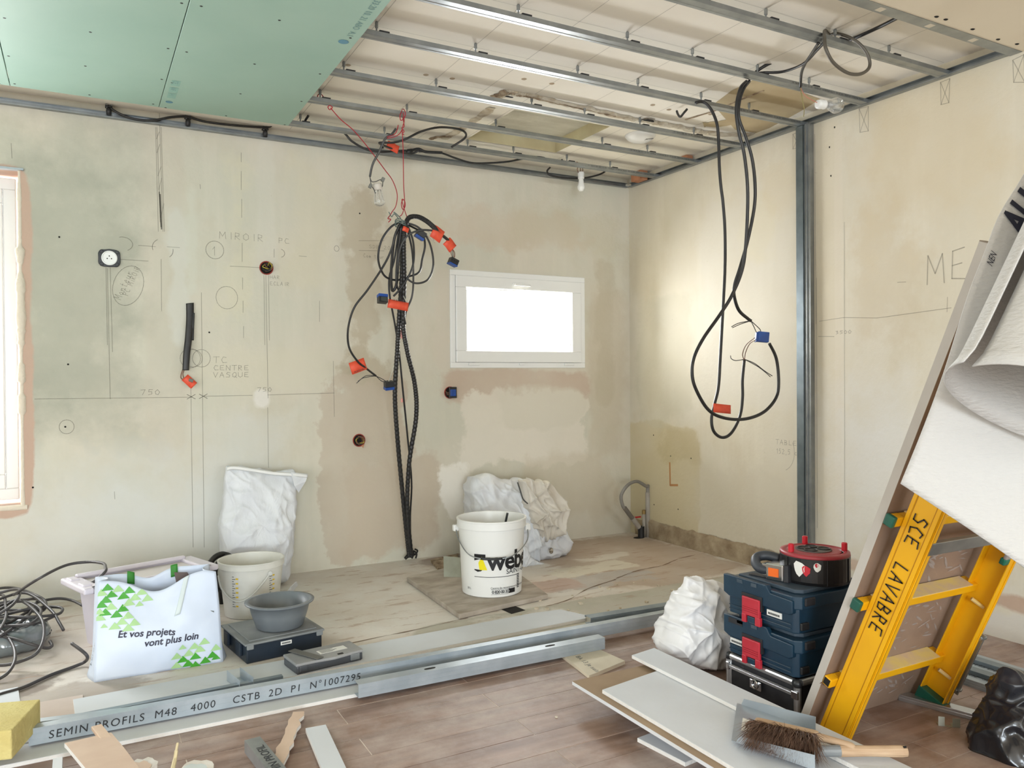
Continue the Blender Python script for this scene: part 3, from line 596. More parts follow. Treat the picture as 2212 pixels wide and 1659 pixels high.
for dy, s in ((0,'CE'),(.09,'NF'),(.17,'H1')):
    MB().box(.362, .398, 3.70+dy, 3.70+dy+.07, RZ-.0143, RZ-.0142).build('stamp', M('green_stamp', (138,178,166), .7), gp[1])
    lettering(s, .03, plane_map((.368,3.705+dy,RZ-.0146), (0,1,0), (1,0,0)), 'green_print', gp[1])
MB().lathe([(.016,0),(.015,-.0003)], 16, c=(.378,4.0,RZ-.0142)).build('stamp', 'blue_print', gp[1])
MB().lathe([(.02,0),(.019,-.0003)], 16, c=(.90,2.98,RZ-.0142)).build('stamp', 'blue_print', gp[0])

# wall rails and joist rails
def rail_u(b, a0, a1, axis):      # U channel against a wall, open to the room
    if axis == 'x':
        b.box(a0, a1, D-.003, D-.0015, RZ, RZ+.028); b.box(a0, a1, D-.028, D-.003, RZ, RZ+.0015); b.box(a0, a1, D-.028, D-.003, RZ+.0265, RZ+.028); b.box(a0, a1, D-.0285, D-.027, RZ, RZ+.006)
    else:
        b.box(WX-.003, WX-.0015, a0, a1, RZ, RZ+.028); b.box(WX-.028, WX-.003, a0, a1, RZ, RZ+.0015); b.box(WX-.028, WX-.003, a0, a1, RZ+.0265, RZ+.028); b.box(WX-.0285, WX-.027, a0, a1, RZ, RZ+.006)
    return b
e1 = empty('wall_rail', (.9, D-.014, RZ), 'galvanised edge rail along the top of the back wall', 'rail')
rail_u(MB(), XL+.02, WX-.03, 'x').build('channel', 'galvanised', e1)
for x in (-.02,.42,.86,1.4,2.1,2.7,3.2): MB().lathe([(.006,0),(.005,-.002),(.002,-.003)], 10).build('screw', 'galvanised', e1).matrix_local = Matrix.Translation(V((x, D-.003, RZ+.014))-ORG[e1]) @ Matrix.Rotation(-math.pi/2, 4, 'X')
e2 = empty('wall_rail', (WX-.014, 3.1, RZ), 'galvanised edge rail along the top of the side wall', 'rail')
rail_u(MB(), 1.86, D-.03, 'y').build('channel', 'galvanised', e2)
JY = (4.125,3.735,3.355,2.925,2.548,2.145)
ordn = ('first','second','third','fourth','fifth','sixth')
HANG = ((1.015,1.47,1.97,2.27,2.645,2.97), (1.013,1.45,1.95,2.635,2.96), (1.014,1.445,1.95,2.26,2.61,2.98), (1.014,1.436,1.935,2.265,2.645,2.96), (.99,1.427,1.922,2.258,2.63,2.955), (1.42,1.92,2.258,2.636,2.964))
def joist_profile(y): return [(y-.0235,.018),(y-.0235,.001),(y-.0225,0),(y-.010,0),(y-.008,.0025),(y+.008,.0025),(y+.010,0),(y+.0225,0),(y+.0235,.001),(y+.0235,.018),(y+.018,.018),(y+.018,.0168),(y+.0222,.0168),(y+.0222,.0015),(y-.0222,.0015),(y-.0222,.0168),(y-.018,.0168),(y-.018,.018)]
for j, y in enumerate(JY):
    e = empty('ceiling_rail', (1.0, y, RZ), '%s galvanised ceiling rail counted from the back wall' % ordn[j], 'rail', 'hung ceiling rails')
    MB().prism([(a, RZ+.0018+z) for a, z in joist_profile(y)], XL+.05, WX-.004, 0).build('channel', 'galvanised', e, recalc=True)
    for x in HANG[j]+(.5,-.1):
        h = MB().tube([(x,y,RZ+.02),(x,y,CZ)], .0035, 8).build('hanger', 'galvanised', e)
        MB().lathe([(.0065,0),(.0065,.02),(.004,.024)], 10, c=(x,y,CZ-.024)).build('hanger_nut', 'galvanised', h)
        MB().box(x+.004, x+.044, y-.0245, y+.0245, RZ+.0195, RZ+.0255).build('clip', 'black_plastic', h)
    if j in (1,2,3,4):
        x0 = (2.35, 2.15, 2.1, 2.35)[j-1]
        lettering('SEMIN PROFILS F47/6000   NF P3 2D  CSTB 29028019   27/02/21   20 15   CE  EN 14195  A1', .0115, plane_map((3.30, y-.0239, RZ+.0155), (-1,0,0), (0,0,-1)), 'dark_print', e, space=1.08)
    if j == 0:
        lettering('SEMIN PROFILS F47/6000   NF P3 2D  CSTB 29028019   27/02/21   20 15   CE  EN 14195  A1', .0115, plane_map((3.30, y-.0239, RZ+.0155), (-1,0,0), (0,0,-1)), 'dark_print', e, space=1.15)
e = empty('ceiling_rail', (2.6, 1.85, RZ), 'wide galvanised border rail where the lower painted ceiling begins', 'rail')
MB().prism([(1.828,RZ-.004),(1.876,RZ-.004),(1.876,RZ+.03),(1.874,RZ+.03),(1.874,RZ-.002),(1.83,RZ-.002),(1.83,RZ+.03),(1.828,RZ+.03)], XL+.05, WX-.004, 0).build('channel', 'galvanised', e)
for x in (2.5,2.78,3.05): MB().box(x, x+.03, 1.84, 1.866, RZ-.0045, RZ-.0035).build('tape_scrap', M('masking', (206,196,176), .8), e)
for p in ((2.7501,1.7973,2.383), (2.8018,1.7954,2.383), (2.9708,1.7982,2.383), (3.1492,1.8062,2.383), (3.2601,1.7963,2.383)): MB().lathe([(.007,0),(.005,-.002)], 8, c=(p[0],p[1],RZ-.002), sx=1.5).build('screw_hole', 'dark_hole', bpy.data.objects['ceiling_soffit'])

# vertical stud on the side wall
e = empty('metal_stud', (WX-.02, 2.91, 0), 'tall galvanised wall stud beside the tool boxes', 'stud')
MB().box(WX-.036, WX-.0345, 2.905, 2.951, 0, RZ).box(WX-.036, WX-.002, 2.951, 2.9525, 0, RZ).box(WX-.036, WX-.002, 2.905, 2.9065, 0, RZ).build('channel_web', 'galvanised_dark', e)
MB().box(WX-.030, WX-.0285, 2.868, 2.905, 0, RZ).box(WX-.030, WX-.002, 2.866, 2.868, 0, RZ).box(WX-.036, WX-.028, 2.884, 2.887, 0, RZ).build('channel_flange', 'galvanised', e)

# ---------------------------------------------------------------- hanging cable bundle
hv = empty('corrugated_conduit', (1.6854,4.362,0.034), 'thick black corrugated conduit rising straight up the cable bundle', 'conduit', 'black conduits of the hanging bundle')
def ribbed(pts, r, name, parent, sub=22):
    q = cat_rom(pts, sub); return MB().tube(q, [r*(1 if i % 2 else .86) for i in range(len(q))], 10).build(name, 'black_cable', parent)
ribbed([(1.6854,4.362,0.034),(1.656,4.3271,0.1868),(1.6051,4.2614,0.467),(1.5529,4.189,0.7637),(1.5195,4.1299,0.9976),(1.5128,4.0707,1.2244),(1.5077,4.0247,1.3967),(1.5029,3.9655,1.613),(1.4872,3.9129,1.7994),(1.4868,3.8899,1.8799)], .0135, 'conduit_sleeve', hv)
hv2 = empty('corrugated_conduit', (1.6921,4.342,0.0372), 'thick black corrugated conduit curving over the top of the bundle to the right', 'conduit', 'black conduits of the hanging bundle')
ribbed([(1.6921,4.342,0.0372),(1.6426,4.2742,0.33),(1.6306,4.2085,0.6023),(1.6485,4.1427,0.8661),(1.6235,4.0967,1.0475),(1.5638,4.0507,1.2242),(1.5261,4.0112,1.3715),(1.5045,3.9355,1.6096),(1.4796,3.8729,1.7926),(1.4894,3.8433,1.8959),(1.5347,3.8287,1.914),(1.5896,3.8253,1.8944),(1.6464,3.8371,1.858),(1.6759,3.845,1.8326)], .0135, 'conduit_sleeve', hv2)
def flag(name, p, ux, uy, w, h, parent, mat='orange_tape', fold=.3):
    o, ux, uy = V(p), V(ux).normalized(), V(uy).normalized(); nn = ux.cross(uy)
    w, h = w*1.15, h*1.25; bb = MB(); bb.grid(lambda u, v: o+ux*u*w+uy*(v-.5)*h+nn*.012*fold*math.sin(u*5), 9, 3)
    return bb.build(name, mat, parent, solid=.0012, smooth=True)
flag('tape_flag', (1.6238,3.8334,1.8507), (.92,-.1,-.55), (.45,.0,.9), .055, .055, hv2)
MB().tube(cat_rom([(1.664,3.8417,1.8432),(1.6983,3.8476,1.825),(1.7331,3.8542,1.8043)]), .0085, 8).build('cable_core', 'black_cable', hv2, smooth=True)
flag('tape_flag', (1.7089,3.8479,1.8063), (.7,0,-.7), (.7,0,.7), .05, .045, hv2)
for dx in (-4,0,4,7): cable('wire', [(1.7447,3.8627,1.7745), V((1.7529,3.8693,1.7514))+V((dx*.002,0,0)), V((1.7614,3.8765,1.7258))+V((dx*.0012,0,0))], .0018, 'copper_wire' if dx else 'grey_cable', hv2, n=6)
jb = Matrix.Translation(V((1.7642,3.8831,1.7021))) @ Matrix.Rotation(.4, 4, 'Y')
MB(jb).box(-.024,.024,-.02,.02,-.012,.018).build('connector_box', 'black_plastic', hv2, bevel=.002)
MB(jb).box(-.025,.025,-.021,.021,-.020,-.0122).build('connector_lid', 'blue_plastic', hv2, bevel=.002)
for i in range(3): MB(jb).tube([(-.014+.014*i,-.021,.005),(-.014+.014*i,-.026,.005)], .004, 8).build('cable_gland', 'black_plastic', hv2)
# loose grey cables looped from the tie
loops = [
 ('thin black cable making the widest loop round the left of the bundle', [(1.475,3.8853,1.8949),(1.4195,3.8932,1.8628),(1.3733,3.9129,1.7907),(1.3642,3.9392,1.6983),(1.4043,3.9622,1.6193),(1.4704,3.9688,1.5994),(1.5337,3.9642,1.6194),(1.5971,3.9576,1.6468),(1.6088,3.9392,1.7143),(1.6171,3.9195,1.7858),(1.5951,3.903,1.8428),(1.5342,3.8932,1.8725),(1.4866,3.8892,1.8822)]),
 ('grey cable looping low to the right of the bundle', [(1.4742,3.8566,1.885),(1.5574,3.8545,1.8631),(1.6256,3.8762,1.7922),(1.6584,3.9058,1.6884),(1.6375,3.9275,1.6085),(1.5737,3.9334,1.5837),(1.5231,3.9368,1.6059),(1.4908,3.9323,1.6571)]),
 ('black cable forming the tight inner loop of the bundle', [(1.467,3.8779,1.8833),(1.4353,3.8896,1.8038),(1.4323,3.9258,1.6768),(1.4385,3.9521,1.5837),(1.4501,3.9639,1.5418),(1.4678,3.9553,1.5734),(1.468,3.9258,1.6791),(1.464,3.8995,1.7715),(1.4701,3.8732,1.8637)]),
 ('grey cable arching over the bundle towards the blue connector', [(1.4687,3.9289,1.6311),(1.461,3.8926,1.7223),(1.4758,3.8629,1.7908),(1.5176,3.8517,1.8329),(1.5804,3.8478,1.8519),(1.6462,3.8491,1.8527)]),
 ('black cable falling from the tie to the red label', [(1.492,3.8505,1.8712),(1.5268,3.8629,1.7947),(1.5415,3.8892,1.7032),(1.528,3.9089,1.6322),(1.4886,3.9286,1.5595),(1.4469,3.9418,1.5104)]),
 ('long black cable swinging out left to the orange tag', [(1.4309,3.8497,1.8327),(1.4086,3.866,1.7388),(1.3703,3.879,1.6551),(1.2925,3.8919,1.5344),(1.2241,3.9082,1.4391),(1.2011,3.9378,1.3348),(1.2131,3.9641,1.2418),(1.2627,3.9838,1.1713),(1.3135,4.0037,1.1357),(1.3758,4.0249,1.0943)]),
 ('thin dark cable hanging behind the conduits with pink tags', [(1.4711,3.9164,1.859),(1.4601,3.9592,1.7072),(1.4406,3.9855,1.6119),(1.4483,4.0018,1.516),(1.49,4.0412,1.3724),(1.5272,4.0807,1.2248),(1.563,4.1233,1.0225),(1.6133,4.189,0.7612),(1.6617,4.2548,0.4902),(1.6719,4.3074,0.2691),(1.6963,4.36,0.0413)]),
 ('dark cable dropping straight through the middle of the bundle', [(1.4651,3.8732,1.8632),(1.4606,3.9192,1.7019),(1.463,3.9421,1.5839),(1.4955,3.9618,1.5143),(1.5203,3.9881,1.4192),(1.5354,4.0012,1.3711)]),
 ('grey cable bowed to the right below the loops', [(1.499,3.8818,1.8724),(1.5422,3.916,1.7555),(1.5644,3.9555,1.6152),(1.566,3.9818,1.5193),(1.5414,4.0015,1.4457),(1.5325,4.0212,1.3723)]),
]
cabs = []
for i, (lab, pts) in enumerate(loops):
    o = cable('looped_cable', pts, .0055 if i not in (2,) else .0075, 'grey_cable' if 'grey' in lab else 'black_cable', label=lab, cat='cable', group='loose cables of the hanging bundle'); cabs.append(o)
def sub(o): ORG[o] = V((0,0,0)); return o
t = sub(cabs[4]); flag('tape_flag', (1.4178,3.9466,1.4733), (1,0,-.14), (.15,0,1), .10, .036, t)
lettering('LE BALLON', .014, plane_map(V((1.4347,3.9227,1.4864)), (1,0,-.14), (.15,0,1)), 'dark_print', t)
t = sub(cabs[5]); flag('tape_flag', (1.2289,3.995,1.1308), (.93,0,.33), (-.3,0,.95), .075, .05, t)
lettering('PLAFOND', .013, plane_map(V((1.2433,3.9709,1.109)), (.93,0,.33), (-.3,0,.95)), 'dark_print', t)
for pts in ([(1.3758,4.0249,1.0943),(1.4185,4.0301,1.0745),(1.4405,4.0341,1.0595)], [(1.3758,4.0249,1.0943),(1.3201,4.0249,1.0946),(1.273,4.0354,1.0561)], [(1.3758,4.0249,1.0943),(1.3108,4.0275,1.0849),(1.2798,4.0328,1.0657)], [(1.3758,4.0249,1.0943),(1.4142,4.0328,1.0646),(1.4448,4.0315,1.0693)]): cable('wire', pts, .002, 'grey_cable', t, n=6)
def connector(name, p, rot, parent=None, **kw):
    T = Matrix.Translation(V(p)) @ Matrix.Rotation(rot, 4, 'Y') @ Matrix.Rotation(.2, 4, 'X')
    e = empty(name, p, **kw)
    MB(T).box(-.024,.024,-.018,.018,-.006,.024).build('housing', 'black_plastic', e, bevel=.002)
    MB(T).box(-.025,.025,-.019,.019,-.022,-.0062).build('lid', 'blue_plastic', e, bevel=.002)
    return e, T
connector('wire_connector', (1.4524,4.0387,1.042), -.1, label='small blue and black wire connector at the end of the tagged cable', cat='connector')
e, T = connector('wire_connector', (1.3836,3.9351,1.495), 3.2, label='black switch box with blue back hanging beside the bundle', cat='connector')
MB(T).box(-.016,.016,-.024,-.018,-.002,.020).build('switch_face', M('switch_face', (60,66,64), .3), e)
connector('wire_connector', (1.5732,3.875,1.8292), .5, label='blue connector half hidden under the conduit arch', cat='connector')
for pts in ([(1.4127,3.9466,1.4731),(1.4023,3.9462,1.4558),(1.4121,3.9528,1.4325)], [(1.4702,4.0436,1.0989),(1.4579,4.0388,1.0791),(1.4504,4.0328,1.0643)], [(1.4826,4.0404,1.1486),(1.4713,4.039,1.1163),(1.4618,4.0349,1.094)], [(1.5615,3.8645,1.8651),(1.6155,3.8697,1.8511),(1.6464,3.8629,1.8039)], [(1.5342,3.8605,1.8766),(1.5985,3.873,1.8382),(1.653,3.8662,1.7927)], [(1.5073,3.9518,1.5139),(1.529,3.9616,1.479),(1.5326,3.957,1.4959)]): cable('wire', pts, .0022, M('bare_wire', (186,184,172), .4), hv, n=6)
t = sub(cabs[6]); flag('tape_flag', (1.5224,4.0444,1.3235), (1,0,.1), (0,0,1), .022, .045, t, 'pink_tape'); flag('tape_flag', (1.5579,4.1397,0.9584), (1,0,.1), (0,0,1), .016, .018, t, 'pink_tape')
flag('tape_flag', (1.4607,3.8351,1.8493), (1,0,-.3), (.3,0,1), .03, .02, t)
# tie of the bundle and red hanging wires
M('tie_wire', (96,112,108), .5)
e = empty('tie_wire', (1.475,3.8853,1.8949), 'grey green wire tie gathering the bundle top', 'wire')
for k in range(3): MB().tube(cat_rom([V((1.4712,3.8753,1.8928))-V((0,0,.009*k))+V((.034*math.cos(t_/8*2*math.pi), .036*math.sin(t_/8*2*math.pi), .008*math.sin(t_*1.7))) for t_ in range(8)], 5, True), .0028, 6, True).build('turn', 'tie_wire', e, smooth=True)
cable('tail', [(1.4476,3.8526,1.8962),(1.4198,3.8447,1.9206),(1.4062,3.8487,1.906),(1.3891,3.8421,1.9267)], .0026, 'tie_wire', e, n=6); cable('tail', [(1.4572,3.8513,1.9016),(1.4298,3.8447,1.9216),(1.414,3.8421,1.929)], .0026, 'tie_wire', e, n=6)
yj = 3.735
red1 = empty('red_wire', (1.4267,3.72,2.4172), 'straight red wire holding up the cable bundle from the ceiling rail', 'wire', 'red wires holding the bundle')
cable('strand', [(1.4164,3.7,2.3937),(1.4248,3.71,2.3544),(1.4185,3.72,2.3151),(1.4377,3.76,2.213),(1.4618,3.82,2.0662),(1.4813,3.86,1.9816),(1.4758,3.88,1.9323),(1.458,3.88,1.9164)], .0022, 'red_wire', red1, n=6)
cable('loop', [(1.4111,3.705,2.4012),(1.3993,3.7,2.3751),(1.404,3.7,2.353),(1.4211,3.7,2.367),(1.4285,3.7,2.3909),(1.419,3.7,2.41),(1.4321,3.76,2.4208),(1.4284,3.72,2.3349),(1.4161,3.72,2.3239),(1.4282,3.72,2.3073),(1.4183,3.72,2.2967),(1.428,3.72,2.2889)], .0022, 'red_wire', red1, n=6)
cable('loop', [(1.4663,3.84,1.9999),(1.456,3.84,1.9752),(1.4672,3.85,1.9498),(1.4799,3.85,1.9653),(1.4738,3.84,1.9912),(1.4587,3.84,1.9944),(1.4899,3.87,1.9366),(1.5012,3.88,1.9203)], .0022, 'red_wire', red1, n=6)
cable('side_strand', [(1.4185,3.72,2.3151),(1.4013,3.72,2.2897),(1.3721,3.72,2.272),(1.3385,3.72,2.2605)], .0022, 'red_wire', red1, n=6)
cable('side_strand', [(1.3968,3.72,2.3348),(1.3918,3.72,2.3113),(1.3771,3.72,2.2863),(1.3385,3.72,2.2673)], .0022, 'red_wire', red1, n=6)
red2 = empty('red_wire', (1.0582,3.72,2.3686), 'bowed red wire running from the green board edge to the bundle', 'wire', 'red wires holding the bundle')
cable('strand', [(1.0554,3.71,2.3629),(1.1071,3.72,2.3189),(1.1789,3.74,2.2795),(1.2697,3.77,2.2051),(1.3513,3.8,2.1308),(1.4022,3.82,2.0831),(1.4339,3.84,2.0203),(1.4333,3.86,1.965),(1.4192,3.87,1.9395)], .0022, 'red_wire', red2, n=6)
cable('loop', [(1.0102,3.77,2.4268),(1.0147,3.77,2.4386),(1.0281,3.77,2.4408),(1.0386,3.76,2.4239)], .0024, 'red_wire', red2, n=6)
cable('loop', [(1.0407,3.705,2.3635),(1.048,3.7,2.3501),(1.0614,3.7,2.3631),(1.0496,3.705,2.3714),(1.0393,3.7,2.3618)], .0022, 'red_wire', red2, n=6)
cable('tail', [(1.4192,3.87,1.9395),(1.4041,3.87,1.9144),(1.3904,3.86,1.8971),(1.4052,3.86,1.8937),(1.3927,3.86,1.8784)], .0024, 'red_wire', red2, n=6)
# foot of the conduits: scraps of wire at the floor
for i, pts in enumerate(([(1.6559,4.36,0.0297),(1.6829,4.37,0.0518),(1.7159,4.38,0.0626),(1.7391,4.38,0.0435),(1.7291,4.37,0.0193)], [(1.6578,4.35,0.026),(1.6905,4.36,0.042),(1.7274,4.38,0.0394),(1.7491,4.39,0.057),(1.7316,4.39,0.0699)], [(1.7019,4.36,0.0244),(1.7216,4.38,0.0455),(1.7082,4.39,0.067)])): cable('wire_stub', pts, .005, 'black_cable', hv, n=7)
# ---------------------------------------------------------------- cables above the ceiling rails
gc = [
 ('cable_run', 'black cable clipped along the gap beside the green boards', [(0.1344,4.4138,2.4422),(0.1811,4.4088,2.4113),(0.2539,4.4088,2.3923),(0.3389,4.4088,2.398),(0.4259,4.4088,2.4276),(0.5034,4.4088,2.4416),(0.582,4.4088,2.4294),(0.7205,4.4088,2.4304),(0.8927,4.4088,2.4431),(0.9289,4.3938,2.4567)], .006),
 ('ceiling_cable', 'black cable rising from the left above the bundle', [(1.05,4.10,2.44),(1.0476,4.15,2.41),(1.1588,4.2,2.4306),(1.2595,4.2,2.4129),(1.3104,4.2,2.37),(1.3882,4.2,2.3376),(1.4606,4.18,2.3268),(1.5608,4.16,2.3399),(1.6804,4.15,2.3556)], .006),
 ('ceiling_cable', 'black cable looping up over the second ceiling rail', [(1.6602,4.1,2.3402),(1.5919,4.1,2.3135),(1.3981,4,2.3169),(1.4567,3.95,2.3166),(1.5021,3.9,2.3264),(1.5931,3.9,2.3803),(1.708,3.92,2.4245),(1.831,3.95,2.4406),(1.885,3.97,2.431),(1.8876,4,2.4087),(1.8339,4.05,2.3683)], .006),
 ('ceiling_cable', 'black cable sagging between the joint and the first rail', [(1.6804,4.15,2.3504),(1.8201,4.18,2.3683),(1.9307,4.2,2.3555),(2.0349,4.2,2.3415),(2.157,4.2,2.3566),(2.2759,4.2,2.3796),(2.3897,4.22,2.4155),(2.5669,4.24,2.4572),(2.6689,4.24,2.4614),(2.663,4.22,2.4355),(2.5927,4.2,2.4104)], .006),
 ('ceiling_cable', 'black cable curled round the pear shaped bulb', [(2.6301,4.3,2.4098),(2.5972,4.28,2.3779),(2.6121,4.26,2.3489),(2.7262,4.25,2.3423),(2.8672,4.25,2.3613),(2.99,4.26,2.4017),(3.0448,4.28,2.44),(2.9925,4.3,2.4475),(2.8896,4.32,2.4519)], .006),
 ('ceiling_cable', 'thin grey cable hanging down to the small spot bulb', [(1.3846,3.72,2.3148),(1.3626,3.72,2.2843),(1.3361,3.74,2.2632),(1.309,3.76,2.1963),(1.2844,3.78,2.141),(1.2763,3.8,2.0828)], .0055),
]
for nm, lab, pts, r in gc:
    cable(nm, pts, r, 'grey_cable' if 'grey' in lab else 'black_cable', label=lab, cat='cable', group='loose cables under the old ceiling' if nm == 'ceiling_cable' else None)
e = empty('cable_joint', (1.6804,4.15,2.3556), 'taped black cable joint with an orange flag under the ceiling', 'cable')
MB().tube(cat_rom([(1.602,4.14,2.3274),(1.6472,4.15,2.3538),(1.6805,4.15,2.3633),(1.7222,4.15,2.3533),(1.8213,4.15,2.3609)]), [.007,.012,.016,.018,.016,.014,.012,.010]+[.008]*25, 8).build('taped_joint', 'black_plastic', e, smooth=True)
flag('tape_flag', (1.4569,4.05,2.333), (.8,0,-.25), (.3,0,1), .06, .035, e)
for x, y in ((820,314),(838,318)): MB(Matrix.Translation((1.4396,4.06,2.3234))).box(-.014,.0,-.006,.006,-.012,.012).build('tape_wrap', 'black_plastic', e); break
for i, p in enumerate(((0.1403,4.4138,2.4248), (0.506,4.4138,2.4244), (0.896,4.4138,2.4225))):
    e = empty('cable_clamp', p, ('black cable clamp on the edge rail, nearest the tall window', 'black cable clamp on the edge rail, middle of three', 'black cable clamp on the edge rail, under the green board corner')[i], 'clamp', 'cable clamps on the edge rail')
    p = V(p)
    MB().lathe([(.011,-.02),(.013,.0),(.010,.016)], 12, c=p+V((0,0,-.008))).build('body', 'black_plastic', e, smooth=True)
    MB().box(p.x-.016, p.x+.016, p.y-.012, p.y+.02, p.z+.008, p.z+.016).build('jaw', 'black_plastic', e, bevel=.002)
    MB().tube(cat_rom([p+V((.013*math.cos(t_), -.004, .018+.013*math.sin(t_))) for t_ in [k*math.pi/4 for k in range(8)]], 4, True), .003, 6, True).build('ring', 'galvanised', e, smooth=True)
# cables over the last rails, top right
big = [
 ('black cable drooping from the fourth rail to the orange tag loop', [(2.5892,2.9,2.3833),(2.6327,2.9,2.3946),(2.6637,2.88,2.3603),(2.6828,2.86,2.2911),(2.694,2.86,2.2155),(2.6991,2.86,2.0835),(2.7074,2.86,1.9959),(2.7216,2.86,1.9087),(2.7327,2.86,1.7764),(2.7316,2.86,1.5984),(2.7153,2.86,1.3752),(2.6993,2.86,1.175),(2.6866,2.86,1.0308),(2.6596,2.86,0.9427),(2.6417,2.86,0.8769),(2.6559,2.86,0.8167),(2.7087,2.86,0.7858),(2.7685,2.86,0.8057),(2.8235,2.86,0.8825),(2.8424,2.86,0.9725),(2.8429,2.86,1.0629),(2.8557,2.86,1.158)], .0075),
 ('black cable hanging from the fifth rail and swinging round the wide loop', [(2.5947,2.58,2.3796),(2.5316,2.55,2.3308),(2.5095,2.55,2.2671),(2.5065,2.55,2.2067),(2.5222,2.55,2.129),(2.549,2.55,2.0523),(2.5674,2.55,1.9337),(2.5795,2.56,1.8157),(2.5847,2.58,1.6365),(2.579,2.6,1.5365),(2.5399,2.62,1.4342),(2.4901,2.64,1.352),(2.4044,2.65,1.2486),(2.3598,2.66,1.1673),(2.3462,2.66,1.0966),(2.3668,2.66,1.0256),(2.4383,2.66,0.9326),(2.5336,2.66,0.8928),(2.6601,2.66,0.8848),(2.7765,2.66,0.9133),(2.8544,2.66,0.9761),(2.8729,2.66,1.0517),(2.8584,2.66,1.1599),(2.8139,2.66,1.2306)], .0075),
 ('black cable hanging from the fifth rail down to the blue connector', [(2.6317,2.6,2.3926),(2.5679,2.57,2.3393),(2.5429,2.57,2.2786),(2.5397,2.57,2.2075),(2.5831,2.57,2.1227),(2.6187,2.57,2.0358),(2.6348,2.57,1.9253),(2.6388,2.58,1.8252),(2.6189,2.6,1.683),(2.5906,2.62,1.5602),(2.5791,2.64,1.4895),(2.5858,2.65,1.4389),(2.6233,2.66,1.3787),(2.6873,2.67,1.3436),(2.7075,2.67,1.3335)], .0075),
 ('black cable running over the rails towards the top of the side wall', [(2.6317,2.6,2.4008),(2.6425,2.55,2.4308),(2.7026,2.5,2.4649),(2.7848,2.42,2.4759),(2.8149,2.3,2.4697),(2.7544,2.15,2.4382),(2.7353,2.02,2.43),(2.6965,1.9,2.4163)], .007),
 ('dark cable swagged between the fifth and sixth rails', [(2.6115,2.58,2.3948),(2.6424,2.55,2.4146),(2.7089,2.48,2.4086),(2.6901,2.35,2.394),(2.5978,2.2,2.3799),(2.5422,2.12,2.3687)], .006),
 ('dark cable dropping to the porcelain bulb holder', [(2.5348,2.14,2.3729),(2.6214,2.25,2.384),(2.6984,2.35,2.3916),(2.7927,2.45,2.4032),(2.8435,2.5,2.3713)], .006),
 ('grey brown cable coil hung over the sixth rail', [(2.6791,2.2,2.4514),(2.5958,2.16,2.4414),(2.4969,2.08,2.3659),(2.4803,2.06,2.3116),(2.5209,2.06,2.2669),(2.5987,2.06,2.2422),(2.6733,2.06,2.2501),(2.7251,2.06,2.2827),(2.7253,2.06,2.3225),(2.6977,2.07,2.366),(2.6714,2.1,2.4046),(2.6585,2.15,2.4375),(2.6655,2.2,2.4562)], .0065),
 ('short stub of black cable poking through the old ceiling', [(2.7095,3.1,2.4312),(2.6882,3.1,2.4092),(2.6842,3.12,2.3958),(2.6863,3.14,2.4114),(2.6944,3.16,2.4373)], .006),
]
bc = []
for lab, pts, r in big: bc.append(sub(cable('drooping_cable', pts, r, 'black_cable' if 'brown' not in lab else M('brown_cable', (84,78,68), .45), label=lab, cat='cable', group='thick cables hanging before the side wall')))
flag('tape_flag', (2.6444,2.85,0.9301), (1,-.05,-.1), (0,0,1), .095, .034, bc[0])
for pts in ([(2.8557,2.86,1.158),(2.8238,2.84,1.1865),(2.7682,2.76,1.2275),(2.7405,2.68,1.256)], [(2.8557,2.86,1.158),(2.8452,2.84,1.198),(2.7921,2.76,1.2344),(2.7463,2.68,1.2454)]): cable('wire', pts, .0022, 'copper_wire', bc[0], n=6)
for pts in ([(2.8558,2.86,1.1625),(2.8008,2.86,1.1555),(2.7707,2.86,1.1643),(2.7648,2.86,1.1799)], [(2.8558,2.86,1.1625),(2.9238,2.86,1.1423),(2.9865,2.86,1.1079),(3.0438,2.86,1.08)], [(2.8558,2.86,1.1625),(2.9362,2.86,1.1309),(2.9928,2.86,1.101),(3.031,2.86,1.0755)]): cable('wire', pts, .002, 'grey_cable', bc[0], n=6)
for pts in ([(2.7075,2.67,1.3335),(2.7247,2.67,1.3085),(2.7421,2.67,1.2812)], [(2.7075,2.67,1.3335),(2.7364,2.67,1.3152),(2.7656,2.67,1.2945),(2.7685,2.67,1.2775)], [(2.7075,2.67,1.3335),(2.6442,2.67,1.317),(2.5931,2.67,1.2989)], [(2.7075,2.67,1.3335),(2.6328,2.67,1.3209),(2.5875,2.67,1.303)]): cable('wire', pts, .002, 'copper_wire' if pts[-1][2] < 1.25 else 'grey_cable', bc[2], n=6)
e = empty('wire_connector', (2.7801,2.67,1.2606), 'bright blue connector box on the drooping cables before the side wall', 'connector')
T = Matrix.Translation((2.7772,2.67,1.2605)) @ Matrix.Rotation(.12, 4, 'Y') @ Matrix.Rotation(-.5, 4, 'Z')
MB(T).box(-.022,.030,-.014,.014,-.024,.024).build('housing', 'blue_plastic', e, bevel=.003); MB(T).box(-.030,-.022,-.013,.013,-.026,.020).build('lid', 'blue_plastic', e, bevel=.002)
